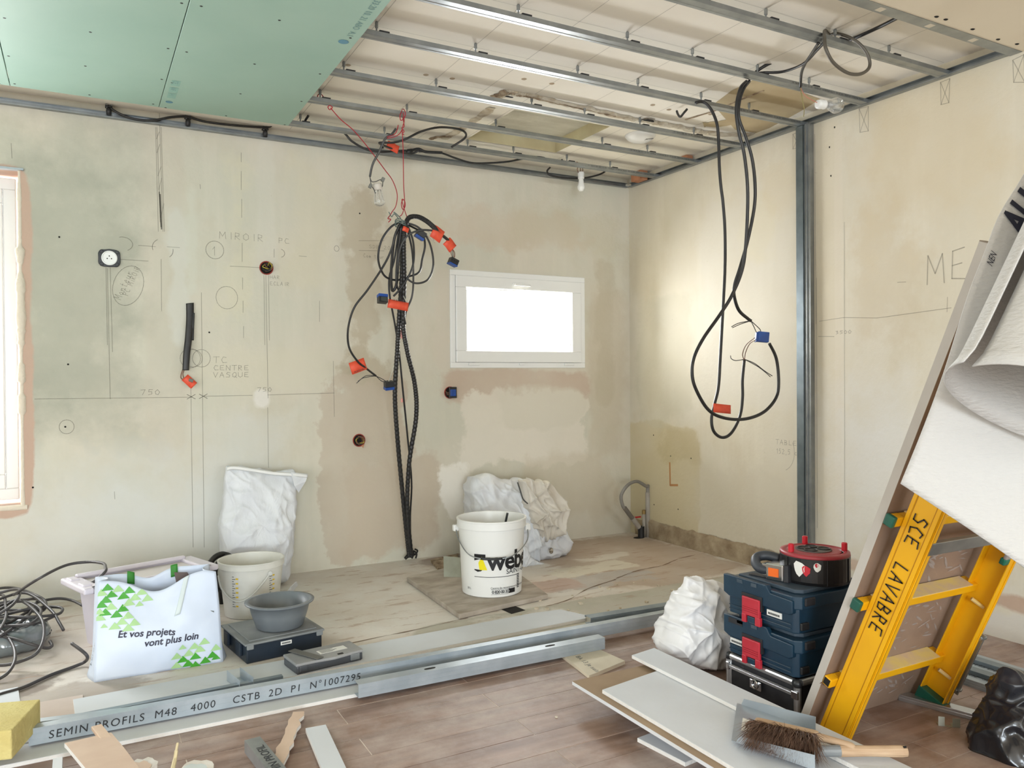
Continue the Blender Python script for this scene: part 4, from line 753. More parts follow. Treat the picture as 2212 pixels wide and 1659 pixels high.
# bulbs
def bulb(name, top, axis, label, holder=True, L=.075, R=.03, clear=False):
    e = empty(name, top, label, 'light bulb'); T = frame(top, V(axis).orthogonal(), uz=V(axis))
    if holder:
        MB(T).lathe([(.012,-.002),(.019,0),(.021,.012),(.019,.03),(.021,.034),(.019,.042)], 20).build('holder', 'white_pvc', e, smooth=True)
    MB(T).lathe([(.013,.042),(.015,.05),(R*.75,.05+L*.3),(R,.05+L*.58),(R*.92,.05+L*.78),(R*.6,.05+L*.95),(.004,.05+L)], 24).build('globe', 'glass_clear' if clear else 'frosted_bulb', e, smooth=True)
    return e, T
e, T = bulb('light_bulb', (2.7985,4.2,2.3774), (0,-.02,-1), 'white pear shaped bulb hanging in the back corner', L=.072, R=.024)
for pts in ([(2.7675,4.2,2.432),(2.7918,4.2,2.4116),(2.795,4.2,2.3769)], [(2.7813,4.2,2.4162),(2.7707,4.2,2.3916),(2.7879,4.2,2.3586)], [(2.8058,4.2,2.4133),(2.8127,4.2,2.3907),(2.802,4.2,2.3661)]): cable('flex', pts, .0025, 'copper_wire', e, n=6)
MB().box(*[c for p in [V((2.7675,4.2,2.432))] for c in (p.x-.006,p.x+.006,p.y-.005,p.y+.005,p.z-.006,p.z+.006)]).build('terminal', M('terminal_brown', (150,110,84), .5), e)
e, T = bulb('light_bulb', (2.9064,2.46,2.2927), (.95,-.15,.05), 'clear round bulb in a white porcelain holder below the fifth rail', L=.085, R=.036, clear=True)
cable('flex', [(2.8435,2.5,2.3713),(2.847,2.48,2.3305),(2.8766,2.47,2.3116),(2.9065,2.46,2.2989)], .0018, M('pink_wire', (196,128,110), .5), e, n=6)
cable('flex', [(2.8435,2.5,2.3713),(2.8321,2.48,2.3075),(2.8322,2.47,2.2635),(2.8176,2.46,2.2236)], .0018, M('olive_wire', (150,142,90), .5), e, n=6)
MB(T).lathe([(.012,.055),(.010,.075),(.006,.09)], 12).build('filament_stem', M('white_frost', (230,228,222), .5), e, smooth=True)
e = empty('spot_bulb', (1.3143,3.8,2.0457), 'small clear spot bulb with ribbed reflector hanging above the bundle', 'light bulb')
T = frame((1.3144,3.8,2.0526), (1,0,.1), uz=V((.12,0,-1)))
MB(T).lathe([(.020,0),(.022,.006),(.022,.03),(.016,.034)], 16).build('holder', M('pale_plastic', (206,198,188), .4), e, smooth=True)
MB(T).lathe([(.017,.03),(.020,.05),(.026,.085),(.027,.098),(.018,.108),(.004,.113)], 20).build('globe', 'glass_clear', e, smooth=True)
for k in range(8): MB(T).tube([(.0185*math.cos(k*.785),.0185*math.sin(k*.785),.034),(.0255*math.cos(k*.785),.0255*math.sin(k*.785),.084)], .0022, 5).build('reflector_rib', M('pale_plastic'), e)
for pts in ([(1.2763,3.8,2.0828),(1.2856,3.8,2.0609),(1.3038,3.79,2.0607),(1.328,3.79,2.0727),(1.34,3.79,2.0671)], [(1.2763,3.8,2.0828),(1.2808,3.8,2.0535),(1.2854,3.8,2.0379)], [(1.2854,3.8,2.0379),(1.2939,3.79,2.0183),(1.3009,3.79,2.0007)], [(1.34,3.79,2.0671),(1.3374,3.79,2.0414),(1.3276,3.79,2.0334)]): cable('flex', pts, .002, 'grey_cable', e, n=6)
for p in ((1.2783,3.8,2.0371), (1.3401,3.79,2.074)): MB(Matrix.Translation(p) @ Matrix.Rotation(.4,4,'Y')).box(-.008,.008,-.006,.006,-.011,.011).build('terminal', M('grey_terminal', (120,120,114), .5), e, bevel=.002)
# round white fixture on the old ceiling
c = V((2.8043,3.6027,2.45)); e = empty('ceiling_fixture', (c.x,c.y,CZ), 'round white dome fixture on the old ceiling', 'ceiling light')
MB().lathe([(.085,0),(.086,-.006),(.075,-.02),(.052,-.034),(.02,-.04),(.002,-.041)], 32, c=(c.x,c.y,CZ), cap1=True).build('dome', 'white_pvc', e, smooth=True)
for k in range(6): MB().box(c.x+.002+.009*k, c.x+.006+.009*k, c.y-.055, c.y-.028, CZ-.0375+.002*k, CZ-.0335+.002*k).build('vent_slot', M('slot_grey', (150,150,146), .6), e)
# short brick end under the joist by the corner
e = MB().box(WX-.09, WX-.03, 4.20, 4.30, CZ-.06, CZ-.001).build('brick_stub', M('brick_orange', (196,140,106), .9, col2=(176,122,90), scale=20), wall_right)
MB().box(WX-.06, WX-.01, 3.78, 3.83, CZ-.035, CZ-.002).build('brick_stub', M('brick_orange'), wall_right)

# ---------------------------------------------------------------- things on the back wall
c = V((0.1361,4.4438,1.6902)); e = empty('wall_socket', c, 'white round power socket in a black surround', 'socket')
T = frame(c+V((0,-.002,0)), (1,0,0), uz=V((0,-1,0)))
pts = [(.05*math.copysign(abs(math.cos(t))**.5, math.cos(t))*(1+.06*noise.noise(V((t*3,1,1)))), .044*math.copysign(abs(math.sin(t))**.5, math.sin(t))*(1+.06*noise.noise(V((t*3,5,1))))) for t in [k*2*math.pi/28 for k in range(28)]]
MB(T).prism(pts, 0, .008).build('surround', 'black_plastic', e, bevel=.002)
MB(T).lathe([(.036,.008),(.036,.014),(.031,.015),(.030,.010)], 28).build('face_plate', 'white_pvc', e, smooth=False, bevel=.001)
for (a, q) in ((-.0095,-.003),(.0095,-.003),(0,.010)): MB(T).lathe([(.003,.0101),(.003,.0108)], 10, c=(a,q,0)).build('socket_hole' if q < 0 else 'earth_pin', 'dark_hole', e)
for sx in (-1,1):
    for sy in (-1,1): MB(T).box(sx*.034-.008, sx*.034+.008, sy*.03-.008, sy*.03+.008, .004, .0105).build('mounting_lug', 'black_plastic', e, bevel=.002)
def flush_box(p, label, square=False):
    c = V(p); e = empty('flush_box', c, label, 'junction box'); T = frame(c+V((0,-.001,0)), (1,0,0), uz=V((0,-1,0)))
    MB(T).lathe([(.036,0),(.038,.006),(.033,.006),(.032,.001)], 20, cap1=True).build('box_rim', M('box_red', (168,58,42), .6, col2=(120,42,34), scale=25), e, bevel=.001)
    MB(T).lathe([(.031,.0015),(.03,.002)], 20).build('box_depth', 'dark_hole', e)
    return e, T
e, T = flush_box((0.9002,4.4438,1.6877), 'red flush box with curled wires beside the mirror note')
for k in range(7):
    a = k*.9; cable('wire', [T @ V((.022*math.cos(a),.02*math.sin(a),.003)), T @ V((.024*math.cos(a+1.2),.02*math.sin(a+1.2),.02+.003*k)), T @ V((.018*math.cos(a+2.4)+.01,.018*math.sin(a+2.4)+.008,.03)), T @ V((.01*math.cos(a+3.4)+.014,.012*math.sin(a+3.4)+.004,.016))], .0026, ('grey_cable','copper_wire',M('wire_yellow',(176,160,60),.5),'black_cable')[k % 4], e, n=6)
e, T = flush_box((1.4128,4.4438,0.7245), 'red flush box with brown wires low beside the bundle')
for k in range(9):
    a = k*.7; cable('wire', [T @ V((.02*math.cos(a),.018*math.sin(a),.003)), T @ V((.024*math.cos(a+1.5),.022*math.sin(a+1.5),.016+.002*k)), T @ V((.022*math.cos(a+2.6),.024*math.sin(a+2.6),.012))], .0026, ('copper_wire','grey_cable',M('wire_yellow'),'copper_wire')[k % 4], e, n=6)
MB(T).prism([(.012,-.03),(.03,-.022),(.022,-.046)], .008, .010).build('paper_tag', M('brick_orange'), e)
e, T = flush_box((1.9876,4.4438,0.9915), 'flush box with blue and black switch below the small window')
MB(T).box(-.012,.040,-.034,.034,.006,.022).build('switch_frame', 'black_plastic', e, bevel=.003)
MB(T).box(-.006,.032,-.022,.02,.022,.027).build('switch_rocker', 'blue_plastic', e, bevel=.003)
for k in range(4): cable('wire', [T @ V((-.026,.01-.008*k,.002)), T @ V((-.03+.004*k,.004-.006*k,.016)), T @ V((-.012,-.006*k,.014))], .0026, ('copper_wire','grey_cable')[k % 2], e, n=6)
e = empty('sleeved_cable_stub', (0.5095,4.4438,1.4805), 'flat black sleeved cable stub with an orange taped end', 'cable')
q = [V((0.5088,4.4378,1.48)), V((0.5073,4.4318,1.3951)), V((0.4986,4.4218,1.298)), V((0.4879,4.4138,1.2135)), V((0.482,4.4078,1.1295))]
bb = MB(); cr = cat_rom(q, 8); bb.grid(lambda u, v: cr[int(round(u*(len(cr)-1)))] + V(((v-.5)*.036*(1-.18*u),-.003*math.sin(v*math.pi),.006*(v-.5)*(u < .02))), len(cr), 5); bb.build('sleeve', 'black_cable', e, solid=.009, smooth=True)
MB().tube(cat_rom([(0.5257,4.4318,1.4294),(0.5224,4.4278,1.3711),(0.5196,4.4298,1.2866)]), .006, 8).build('bracket', 'black_plastic', e, smooth=True)
flag('tape_flag', (0.4768,4.4038,1.0936), (.7,-.1,-.7), (.5,0,.5), .055, .034, e)
for pts in ([(0.471,4.4078,1.1414),(0.4596,4.4078,1.1056),(0.4616,4.4078,1.0865),(0.4834,4.4038,1.0816)], [(0.4776,4.4078,1.1367),(0.4685,4.4078,1.1104),(0.4749,4.4078,1.0816)]): cable('wire', pts, .0025, 'copper_wire', e, n=6)
MB().tube([(0.4962,4.3988,1.0815),(0.5162,4.3988,1.0741)], .009, 8).build('wire_cap', M('grey_terminal'), e)

# plumbing in the corner
M('pvc_grey', (172,166,156), .5, col2=(158,150,140), scale=12); M('hose_grey', (140,136,130), .5, col2=(126,122,116), scale=15)
c = V((3.30,4.22,0)); e = empty('waste_pipe', (3.373,4.2717,0), 'tall thin grey plastic waste pipe in the corner', 'pipe')
pc = V((3.3534,4.247,0)); MB().lathe([(.017,0),(.017,.30),(.014,.302)], 16, c=pc).build('pipe', 'pvc_grey', e, smooth=True)
e2_ = empty('water_pipe', (3.332,4.2596,0), 'shorter grey pipe with brass cap in the corner', 'pipe')
pq = V((3.3293,4.2612,0)); MB().lathe([(.012,0),(.012,.155)], 14, c=pq).build('pipe', 'pvc_grey', e2_, smooth=True); MB().lathe([(.013,.155),(.013,.18),(.010,.183)], 12, c=pq).build('cap', M('brass_old', (150,126,80), .45, .6), e2_)
e = empty('drain_stub', (3.3106,4.2723,0), 'short black drain pipe stub in the floor', 'pipe')
pk = V((3.3037,4.2584,0)); MB().lathe([(.03,0),(.03,.001)], 20, c=pk+V((-.02,0,0)), sx=1.3).build('floor_hole', 'dark_hole', e); MB().lathe([(.022,0),(.022,.075),(.019,.076),(.018,.03)], 20, c=pk, cap1=True).build('pipe', 'black_plastic', e, smooth=False)
e = empty('drain_hose', pk, 'grey flexible hose looping from the waste pipe to a valve', 'hose')
cable('hose', [pc+V((0,0,.32)), pc+V((0,-.005,.345)), (3.3283,4.237,0.3466), (3.2473,4.227,0.3843), (3.1635,4.217,0.3668), (3.1105,4.217,0.3037), (3.1212,4.217,0.2359), (3.1435,4.217,0.2066)], .011, 'hose_grey', e, n=10)
MB().tube([pc+V((0,0,.298)), pc+V((0,0,.33))], .0135, 12).build('coupling', 'hose_grey', e)
MB().tube([(3.1361,4.217,0.2195), (3.2036,4.217,0.1402)], .015, 12).build('coupling', M('hose_dark', (112,106,98), .5), e)
MB().tube([(3.1998,4.217,0.1466), (3.2606,4.227,0.0778)], .017, 12).build('valve_body', 'pvc_grey', e)
MB(Matrix.Translation((3.2457,4.217,0.1486))).box(-.022,.022,-.006,.006,-.005,.005).build('valve_handle', M('valve_red', (176,36,40), .4), e, bevel=.002)

# ================================================================ things on the floor
M('board_grey', (214,219,226), .8, col2=(206,210,215), scale=3, bump=.05, bscale=60)
M('board_white', (224,227,232), .8, col2=(215,217,219), scale=4)
M('board_brown', (162,140,114), .85, col2=(150,128,104), scale=6)
M('board_pink', (214,190,170), .85, col2=(206,180,160), scale=9)
M('gypsum', (232,230,226), .9, bump=.4, bscale=80)
M('white_plastic', (232,232,230), .35); M('woven_white', (226,228,231), .55, col2=(214,216,221), scale=9, bump=.45, bscale=34, stretch=(1,1,.45))
M('wood_bare', (196,168,138), .7, col2=(176,146,116), scale=6, stretch=(2,2,14))
M('grey_plastic', (112,116,120), .42, col2=(128,132,134), scale=10)

def plank(name, x0, x1, y0, y1, z0, t, face, label, cat='plasterboard', group=None, rot=0., edge='gypsum', skew=0.):
    """a plasterboard strip: paper faced slab with its own core showing at the edge"""
    e = empty(name, ((x0+x1)/2, (y0+y1)/2, z0), label, cat, group)
    T = Matrix.Translation(((x0+x1)/2, (y0+y1)/2, z0)) @ Matrix.Rotation(rot, 4, 'Z')
    hx, hy = (x1-x0)/2, (y1-y0)/2
    MB(T).prism([(-hx,-hy+skew),(hx,-hy),(hx,hy),(-hx,hy-skew)], .0008, t-.0008).build('core', edge, e)
    MB(T).prism([(-hx+.0006,-hy+skew+.0006),(hx-.0006,-hy+.0006),(hx-.0006,hy-.0006),(-hx+.0006,hy-skew-.0006)], t-.0009, t).build('face_paper', face, e)
    return e
# --- threshold boards and metal profiles
e = plank('long_plasterboard', -.62, 1.70, 2.655, 2.93, TZ, .0125, 'board_white', 'long white plasterboard under the metal profiles at the floor edge')
e = empty('long_plasterboard', (.96, 3.0, .0), 'long grey plasterboard strip carrying the small organiser', 'plasterboard')
MB().prism([(-.022,2.85),(1.955,2.92),(1.985,2.96),(1.93,3.09),(1.80,3.105),(-.03,3.03)], 0, .012).build('core', 'gypsum', e); MB().prism([(-.0215,2.8505),(1.9545,2.9205),(1.984,2.96),(1.93,3.0895),(1.80,3.1045),(-.0295,3.0295)], .0121, .013).build('face_paper', 'board_grey', e)
plank('hardboard_sheet', -.75, .0, 2.86, 3.08, .0, .006, M('dusty_pink_board', (212,198,190), .85, col2=(198,182,172), scale=5), 'dusty pale hardboard sheet on the old floor at the left', 'board', edge=M('hardboard_edge', (142,116,92), .9), skew=.0)
M('zinc_profile', (184,194,202), .33, .4, (164,175,184), 10); M('zinc_profile_dark', (140,152,160), .4, .4, (122,134,142), 10)
def stud(name, p0, p1, w, h, label, text=None, holes=(), up=False, mat='zinc_profile', group='loose metal profiles'):
    """galvanised C stud lying on its side: web towards the viewer"""
    p0, p1 = V(p0), V(p1); T = frame(p0, p1-p0); L_ = (p1-p0).length
    e = empty(name, p0, label, 'metal profile', group); t = .0012
    MB(T).box(0, L_, 0, t, 0, h).box(0, L_, -.0016, 0, h*.30, h*.36).box(0, L_, -.0016, 0, h*.62, h*.68).build('web', mat, e)
    if up: MB(T).box(0, L_, t, w, h-t, h).build('flange', mat, e)
    else:
        MB(T).box(0, L_, t, w, h-t, h).build('flange', mat, e); MB(T).box(0, L_, w-t, w, h-.008, h-t).build('lip', mat, e)
    MB(T).box(0, L_, t, w, 0, t).build('flange', mat, e)
    for x in holes: MB(T).prism([(x+.022*math.copysign(abs(math.cos(a))**.6, math.cos(a)), w*.5+.007*math.sin(a)) for a in [k*math.pi/8 for k in range(16)]], h, h+.0006).build('service_hole', 'dark_hole', e)
    if text: lettering(text[0], text[1], plane_map(T @ V((text[2], -.0021, h*.24)), p1-p0, (0,0,1)), 'dark_print', e, shear=.1, space=1.17)
    return e, T, L_
stud('metal_profile', (-0.1427,2.738,0), (2.3425,2.7123,0), .036, .050, 'longest galvanised stud with black printed lettering', ('SEMIN PROFILS  M48   4000    CSTB  2D  P1  N°1007295', .034, .05))
stud('metal_profile', (.822,2.612,TZ+.0135), (1.832,2.598,TZ+.0135), .048, .046, 'short box shaped galvanised profile with oval holes', holes=(.27,.77))
stud('metal_profile', (-0.1461,2.8121,0.013), (0.2148,2.7481,0.013), .030, .028, 'short bright profile at the left behind the printed stud')
stud('metal_profile', (1.9378,2.854,0), (2.4506,2.8275,0), .05, .034, 'flat grey profile at the far right end of the bundle', mat='zinc_profile_dark')
stud('metal_profile', (-.15,2.812,.013), (.62,2.838,.013), .022, .020, 'thin dark profile tucked behind the printed stud', mat='zinc_profile_dark')
e = empty('profile_offcut', (0.4727,2.8617,0.013), 'short galvanised channel offcut standing on the grey strip', 'metal offcut')
T = frame((0.448,2.9483,0.013), V((0.4712,2.8253,0.013))-V((0.448,2.9483,0.013))); L_ = (V((0.4712,2.8253,0.013))-V((0.448,2.9483,0.013))).length
MB(T).box(0, L_, 0, .001, 0, .036).build('flange', 'zinc_profile', e); MB(T).box(0, L_, 0, .048, 0, .001).build('web', 'zinc_profile', e); MB(T).box(0, L_, .047, .048, 0, .036).build('flange', 'zinc_profile', e)
# profiles by the side wall
for i in range(5):
    x = 2.74+.058*i; e, T, L_ = stud('metal_profile', (x, 2.02-.02*i, TZ+.0), (x+.004, .95, TZ+.0), .044, .026+.012*(i % 2), ('stacked profile lying nearest the ladder, at the foot of the side wall','second profile from the ladder along the side wall','middle profile of the row along the side wall','fourth profile from the ladder along the side wall','profile lying closest to the side wall')[i], mat=('zinc_profile','zinc_profile_dark')[i % 2], group='profiles along the side wall')
    if i in (0,2): lettering('CSTB 2D  EN 14195 DE  SEMIN', .028, plane_map((x+.036, 1.95, TZ+.0265), (0,-1,0), (1,0,0)), 'dark_print', e)
stud('metal_profile', (3.05,1.62,.02), (3.30,1.40,.10), .05, .03, 'galvanised profile end sticking up beside the side wall', mat='zinc_profile_dark')

# --- grey and white bits on the old floor
plank('hardboard_sheet', -.62, -.19, 3.06, 3.25, .0005, .006, 'board_grey', 'small pale board under the cable coil', 'board', edge='gypsum', rot=.1)
# yellow foam
e = empty('foam_block', (-.35,2.78,.035), 'yellow mineral foam block at the left edge', 'foam block')
bb = MB(); T = Matrix.Translation((-.375,2.76,.031)) @ Matrix.Rotation(-.28, 4, 'Z')
bb.T = T; bb.box(-.24,.24,-.11,.11,0,.082); o = bb.build('block', M('foam_yellow', (216,204,140), .95, col2=(202,186,120), scale=8, bump=.5, bscale=70), e, bevel=.004)

# --- scraps in the foreground (seen at the bottom edge)
def scrap(name, top, bottom, w, t, mat, label, cat, lift=0.0, edge='gypsum', rag=.0, z=TZ, seed=0):
    """an offcut lying from one floor point towards the viewer, ragged sides"""
    p0, p1 = V(top), V(bottom); d = (p1-p0); T = frame(p0, d); L_ = d.length; e = empty(name, p0, label, cat)
    n = 16; pts = [(L_*k/n, -w/2+rag*noise.noise(V((k*.7,seed,0)))) for k in range(n+1)]+[(L_*k/n, w/2+rag*noise.noise(V((k*.8,seed,5)))) for k in range(n, -1, -1)]
    MB(T).prism(pts, .0, t-.001).build('core', edge, e); MB(T).prism([(a, c*.995) for a, c in pts], t-.001, t).build('face_paper', mat, e); return e
p0_, p1_ = V((0.0134,2.5744,0.056)), V((0.0365,2.3972,0)); e = empty('plasterboard_offcut', p0_, 'pinkish plasterboard offcut leaning on the printed stud', 'plasterboard'); T = frame(p0_, p1_-p0_, uz=V((0,.15,1)))
MB(T).prism([(0,-.062),(.02,-.060),(.30,-.052),(.42,-.05),(.42,.05),(.2,.056),(0,.058)], -.012, -.001).build('core', 'gypsum', e); MB(T).prism([(0,-.0618),(.02,-.0598),(.30,-.0518),(.42,-.05),(.42,.05),(.2,.0558),(0,.0578)], -.001, .0).build('face_paper', 'board_pink', e)
e = empty('wood_batten', (0.0302,2.6783,0.05), 'thin pale wooden batten leaning on the printed stud', 'batten'); cb = [V((0.0334,2.6415,0.062)), V((0.123,2.2295,0.065))]
T = frame(cb[0], cb[1]-cb[0]); MB(T).box(0, .36, -.014, .014, -.012, .0).build('batten', M('pale_batten', (216,190,166), .7, col2=(204,176,152), scale=12), e, bevel=.002)
scrap('plasterboard_offcut', (0.6129,2.5844,-0.01), (0.4177,2.1233,-0.01), .036, .012, 'board_pink', 'narrow torn pink plasterboard sliver', 'plasterboard', rag=.012, seed=3, z=TZ).location.z += 0
scrap('plasterboard_offcut', (0.6351,2.4568,-0.015), (0.6033,2.0838,-0.015), .062, .013, 'board_grey', 'grey rounded plasterboard offcut at the bottom of the picture', 'plasterboard')
plank('plasterboard_offcut', (-0.0638,2.5546,0.02)[0]-.012, (-0.0638,2.5546,0.02)[0]+.012, (-0.0638,2.5546,0.02)[1]-.15, (-0.0638,2.5546,0.02)[1], TZ+.0, .045, 'board_white', 'small white plaster stub beside the pink offcut', edge='board_white')
e = empty('profile_offcut', (0.431,2.4208,0), 'cut galvanised profile end with printed letters', 'metal offcut')
T = frame((0.4104,2.3918,0.03), V((0.4375,2.1317,0.03))-V((0.4104,2.3918,0.03)))
MB(T).box(0, .3, 0, .045, 0, .0012).build('web', 'galvanised', e); MB(T).box(0, .3, 0, .0012, -.035, 0).build('flange', 'galvanised', e); MB(T).box(0, .3, .044, .0452, -.035, 0).build('flange', 'galvanised', e)
lettering('SEMIN PROFIL', .034, plane_map(T @ V((.27,.036,.0018)), T.to_3x3() @ V((-1,0,0)), T.to_3x3() @ V((0,-1,0))), 'dark_print', e)
M('torn_paper', (226,222,216), .85, col2=(214,206,196), scale=14, bump=.4, bscale=40)
for i, (p, w, lab) in enumerate((((0.1465,2.4392,-0.01), .075, 'torn white plaster fragment with pink paper'), ((0.2744,2.3433,-0.01), .09, 'pale blue torn plaster fragment'))):
    e = empty('plaster_fragment', p, lab, 'debris'); bb = MB(Matrix.Translation(p))
    pts = [(w*(.5+.22*noise.noise(V((k*1.3,i*7,0))))*math.cos(k*math.pi/8), w*(.55+.25*noise.noise(V((k*1.1,i*9,3))))*math.sin(k*math.pi/8)) for k in range(16)]
    bb.prism(pts, 0, .014); bb.build('core', 'torn_paper', e); bb2 = MB(Matrix.Translation(p)); bb2.prism([(a*.8-.01, c*.8-.012) for a, c in pts], .0141, .0155); bb2.build('face_paper', 'board_pink' if i == 0 else M('pale_blue_paper', (204,212,212), .8), e)
e = empty('wood_splinter', (0.2347,2.4341,-0.02), 'thin upright wood splinter among the scraps', 'debris'); MB().tube(cat_rom([(0.2141,2.369,0), (0.2258,2.415,0.01), (0.2309,2.4273,0.03), (0.2359,2.4396,0.045)]), [.006]*8+[.005]*8+[.0035]*8+[.001], 6).build('splinter', M('splinter_wood', (222,206,166), .7), e)

# --- plasterboards stacked in front of the tool boxes
plank('plasterboard_sheet', 1.435, 1.845, .95, 2.225, .052, .0125, 'board_brown', 'lowest plasterboard of the floor stack showing its brown back', edge='board_white')
plank('plasterboard_sheet', 1.462, 1.735, .95, 2.135, .0648, .0125, 'board_grey', 'wide grey plasterboard lying in the floor stack', skew=.045)
plank('plasterboard_sheet', 1.715, 1.832, .95, 2.288, .0778, .0125, 'board_grey', 'narrow plasterboard on top of the floor stack by the tool boxes', skew=.02)
plank('plasterboard_offcut', 1.475, 1.615, 1.73, 1.92, TZ, .013, 'board_grey', 'small white plasterboard block under the stack', rot=.12)
plank('plasterboard_offcut', 1.55, 1.75, 1.05, 1.3, TZ, .071, 'board_white', 'plaster blocks propping the stack near the viewer')
e = empty('plasterboard_offcut', (1.69,2.5,TZ), 'cream plasterboard offcut printed with letters beside the profile end', 'plasterboard')
c4 = [V((1.6581,2.7026,-0.008)), V((1.8059,2.7075,-0.008)), V((1.8227,2.4535,-0.008)), V((1.6193,2.3958,-0.008))]
MB().prism([(q.x,q.y) for q in c4], TZ, -.008).build('core', M('cream_core', (224,212,190), .85), e); MB().prism([(q.x,q.y) for q in c4], -.0079, -.007).build('face_paper', M('cream_paper', (220,212,194), .8, col2=(206,198,180), scale=10), e)
lettering('STD BA 13 Je suis', .03, plane_map(V((1.6908,2.6542,-0.0065)), c4[3]-c4[0], (c4[1]-c4[0])), 'grey_print', e, space=1.1)

# --- metal dustpan and brush
ZD = .0905
A_, B_, C_, D_ = [V((q[0], q[1], ZD)) for q in ((1.7372,1.7765,0.1), (1.5447,1.6011,0.09), (1.6092,1.3782,0.09), (1.7931,1.532,0.09))]
M('zinc', (190,200,208), .34, .45, (170,180,190), 7, bump=.03, bscale=12)
e = empty('dustpan', (A_+C_)/2, 'bent sheet metal dustpan lying on the plasterboards', 'dustpan')
bb = MB(); up = V((0,0,1)); ix = (D_-A_)*.06
bb.poly([A_, B_, C_, D_]); o = bb.build('pan', 'zinc', e, solid=.0012)
bb = MB(); bb.poly([A_+ix, D_, D_+up*.038, A_+ix*1.6+up*.02]); bb.build('side_wall', 'zinc', e, solid=.0012)
bb = MB(); bb.poly([B_+ix, C_, C_+up*.038, B_+ix*1.6+up*.02]); bb.build('side_wall', 'zinc', e, solid=.0012)
bb = MB(); bb.poly([C_, D_, D_+up*.038, C_+up*.038]); bb.build('rear_wall', 'zinc', e, solid=.0012)
hx = [V((1.6524,1.412,0.115)), V((1.706,1.3818,0.115)), V((1.8519,1.2965,0.115))]
MB().tube([hx[0], hx[1]], [.0135,.0145], 14).build('ferrule', M('grey_plastic'), e, smooth=False)
MB().tube(cat_rom([hx[1], hx[1].lerp(hx[2],.3), hx[1].lerp(hx[2],.7), hx[2]], 3), [.0145,.0145,.014,.0135,.013,.0135,.014,.0145,.0145,.013], 12).build('handle', 'wood_bare', e, smooth=False)
MB().tube([hx[2]-V((.012,0,0))+V((0,0,.0135)), hx[2]-V((.006,.004,0))+V((0,0,.0142))], .003, 8).build('hanging_hole', 'dark_hole', e)
bb = MB(); q = [A_.lerp(B_, .35)+(D_-A_)*.1, A_.lerp(B_, .68)+(D_-A_)*.1]; w = (D_-A_).normalized()*.045
bb.poly([q[0]+up*.001, q[1]+up*.001, q[1]+w+up*.001, q[0]+w+up*.001]); bb.build('price_sticker', M('sticker_white', (232,232,226), .5), e)
for k in range(9): a = q[0].lerp(q[1], .1+.09*k); MB().poly([]) if False else None
e = empty('hand_brush', (1.6376,1.4928,0.1), 'wooden hand brush with brown bristles resting in the dustpan', 'brush')
bt = [V((1.6119,1.5758,0.128)), V((1.6846,1.4454,0.128))]; bd = (bt[1]-bt[0]); T = frame(bt[0], bd, uz=V((0,0,1))); LB = bd.length
MB(T).prism([(-.004,-.006),(.004,-.010),(LB,-.010),(LB+.012,-.004),(LB+.012,.008),(LB,.013),(.004,.013),(-.004,.008)], -.016, .018).build('block', 'wood_bare', e, bevel=.004)
MB(T).tube(cat_rom([(LB,0.002,.004),(LB+.04,0.004,.002),(LB+.08,.004,-.002),(LB+.10,.004,-.004)], 4), [.013,.012,.011,.0105,.0105,.0105,.0105,.011,.0115,.0115,.011,.009,.006], 10).build('handle', 'wood_bare', e, smooth=True)
bb = MB(); random.seed(3); tow = (T.to_3x3() @ V((.05,-1,-.12))).normalized()
for i in range(3600):
    a, c_ = random.random(), random.uniform(-1,1); base = T @ V((.0+a*(LB+.006), -.008, c_*.015))
    dirv = (tow+V((random.gauss(0,.16),random.gauss(0,.16),random.gauss(.02,.12)+c_*.32))+bd.normalized()*(a-.5)*.5).normalized(); ln = random.uniform(.070,.098)
    mid = base+dirv*ln*.5+V((0,0,.003)); tip = base+dirv*ln+V((random.gauss(0,.004),random.gauss(0,.004),-.008)); tip.z = max(tip.z, ZD+.002); mid.z = max(mid.z, ZD+.003)
    s_ = V((random.gauss(0,1),random.gauss(0,1),random.gauss(0,1))).normalized()*.0008; i0 = [bb.p(base-s_), bb.p(base+s_), bb.p(mid+s_), bb.p(mid-s_), bb.p(tip)]
    bb.face(i0[0],i0[1],i0[2],i0[3]); bb.face(i0[3],i0[2],i0[4])
bb.build('bristles', M('bristle_brown', (100,76,62), .6, col2=(136,108,90), scale=40), e, recalc=False, kind='stuff')

# ---------------------------------------------------------------- tool box stack
def box_frame(z): return frame((1.985, 2.080, z), (0,-1,0))
BW, BD = .315, .34
M('navy_plastic', (16,46,66), .40, col2=(30,62,82), scale=7, contrast=(.4,.75), bump=.03, bscale=30); M('navy_dusty', (62,76,88), .6, col2=(36,56,72), scale=5)
M('latch_red', (176,30,46), .42, col2=(190,50,64), scale=12)
M('aluminium', (196,198,200), .3, .9); M('case_black', (24,25,30), .55, col2=(40,40,44), scale=20)
e = empty('aluminium_case', (2.15,1.92,TZ), 'black flight case with aluminium edges under the blue tool boxes', 'tool case')
T = box_frame(TZ); HC = .133
MB(T).box(.006, BW-.006, .006, BD-.006, .004, HC-.004).build('panels', 'case_black', e)
for (x, y) in ((.008,.008),(BW-.008,.008),(.008,BD-.008),(BW-.008,BD-.008)): MB(T).tube([(x,y,.0),(x,y,HC-.016)], .012, 12).build('corner_post', 'aluminium', e)
for (a, c) in (((.02,.006),(BW-.02,.006)), ((.02,BD-.006),(BW-.02,BD-.006)), ((.006,.02),(.006,BD-.02)), ((BW-.006,.02),(BW-.006,BD-.02))): MB(T).tube([(*a,HC-.010),(*c,HC-.010)], .0115, 12).build('edge_profile', 'aluminium', e)
for x in (.008,BW-.008):
    for y in (.008,BD-.008): MB(T).lathe([(.0135,-.012),(.0135,.0),(.011,.008),(.004,.0115)], 14, c=(x,y,HC-.010)).build('corner_cap', 'black_plastic', e, smooth=True)
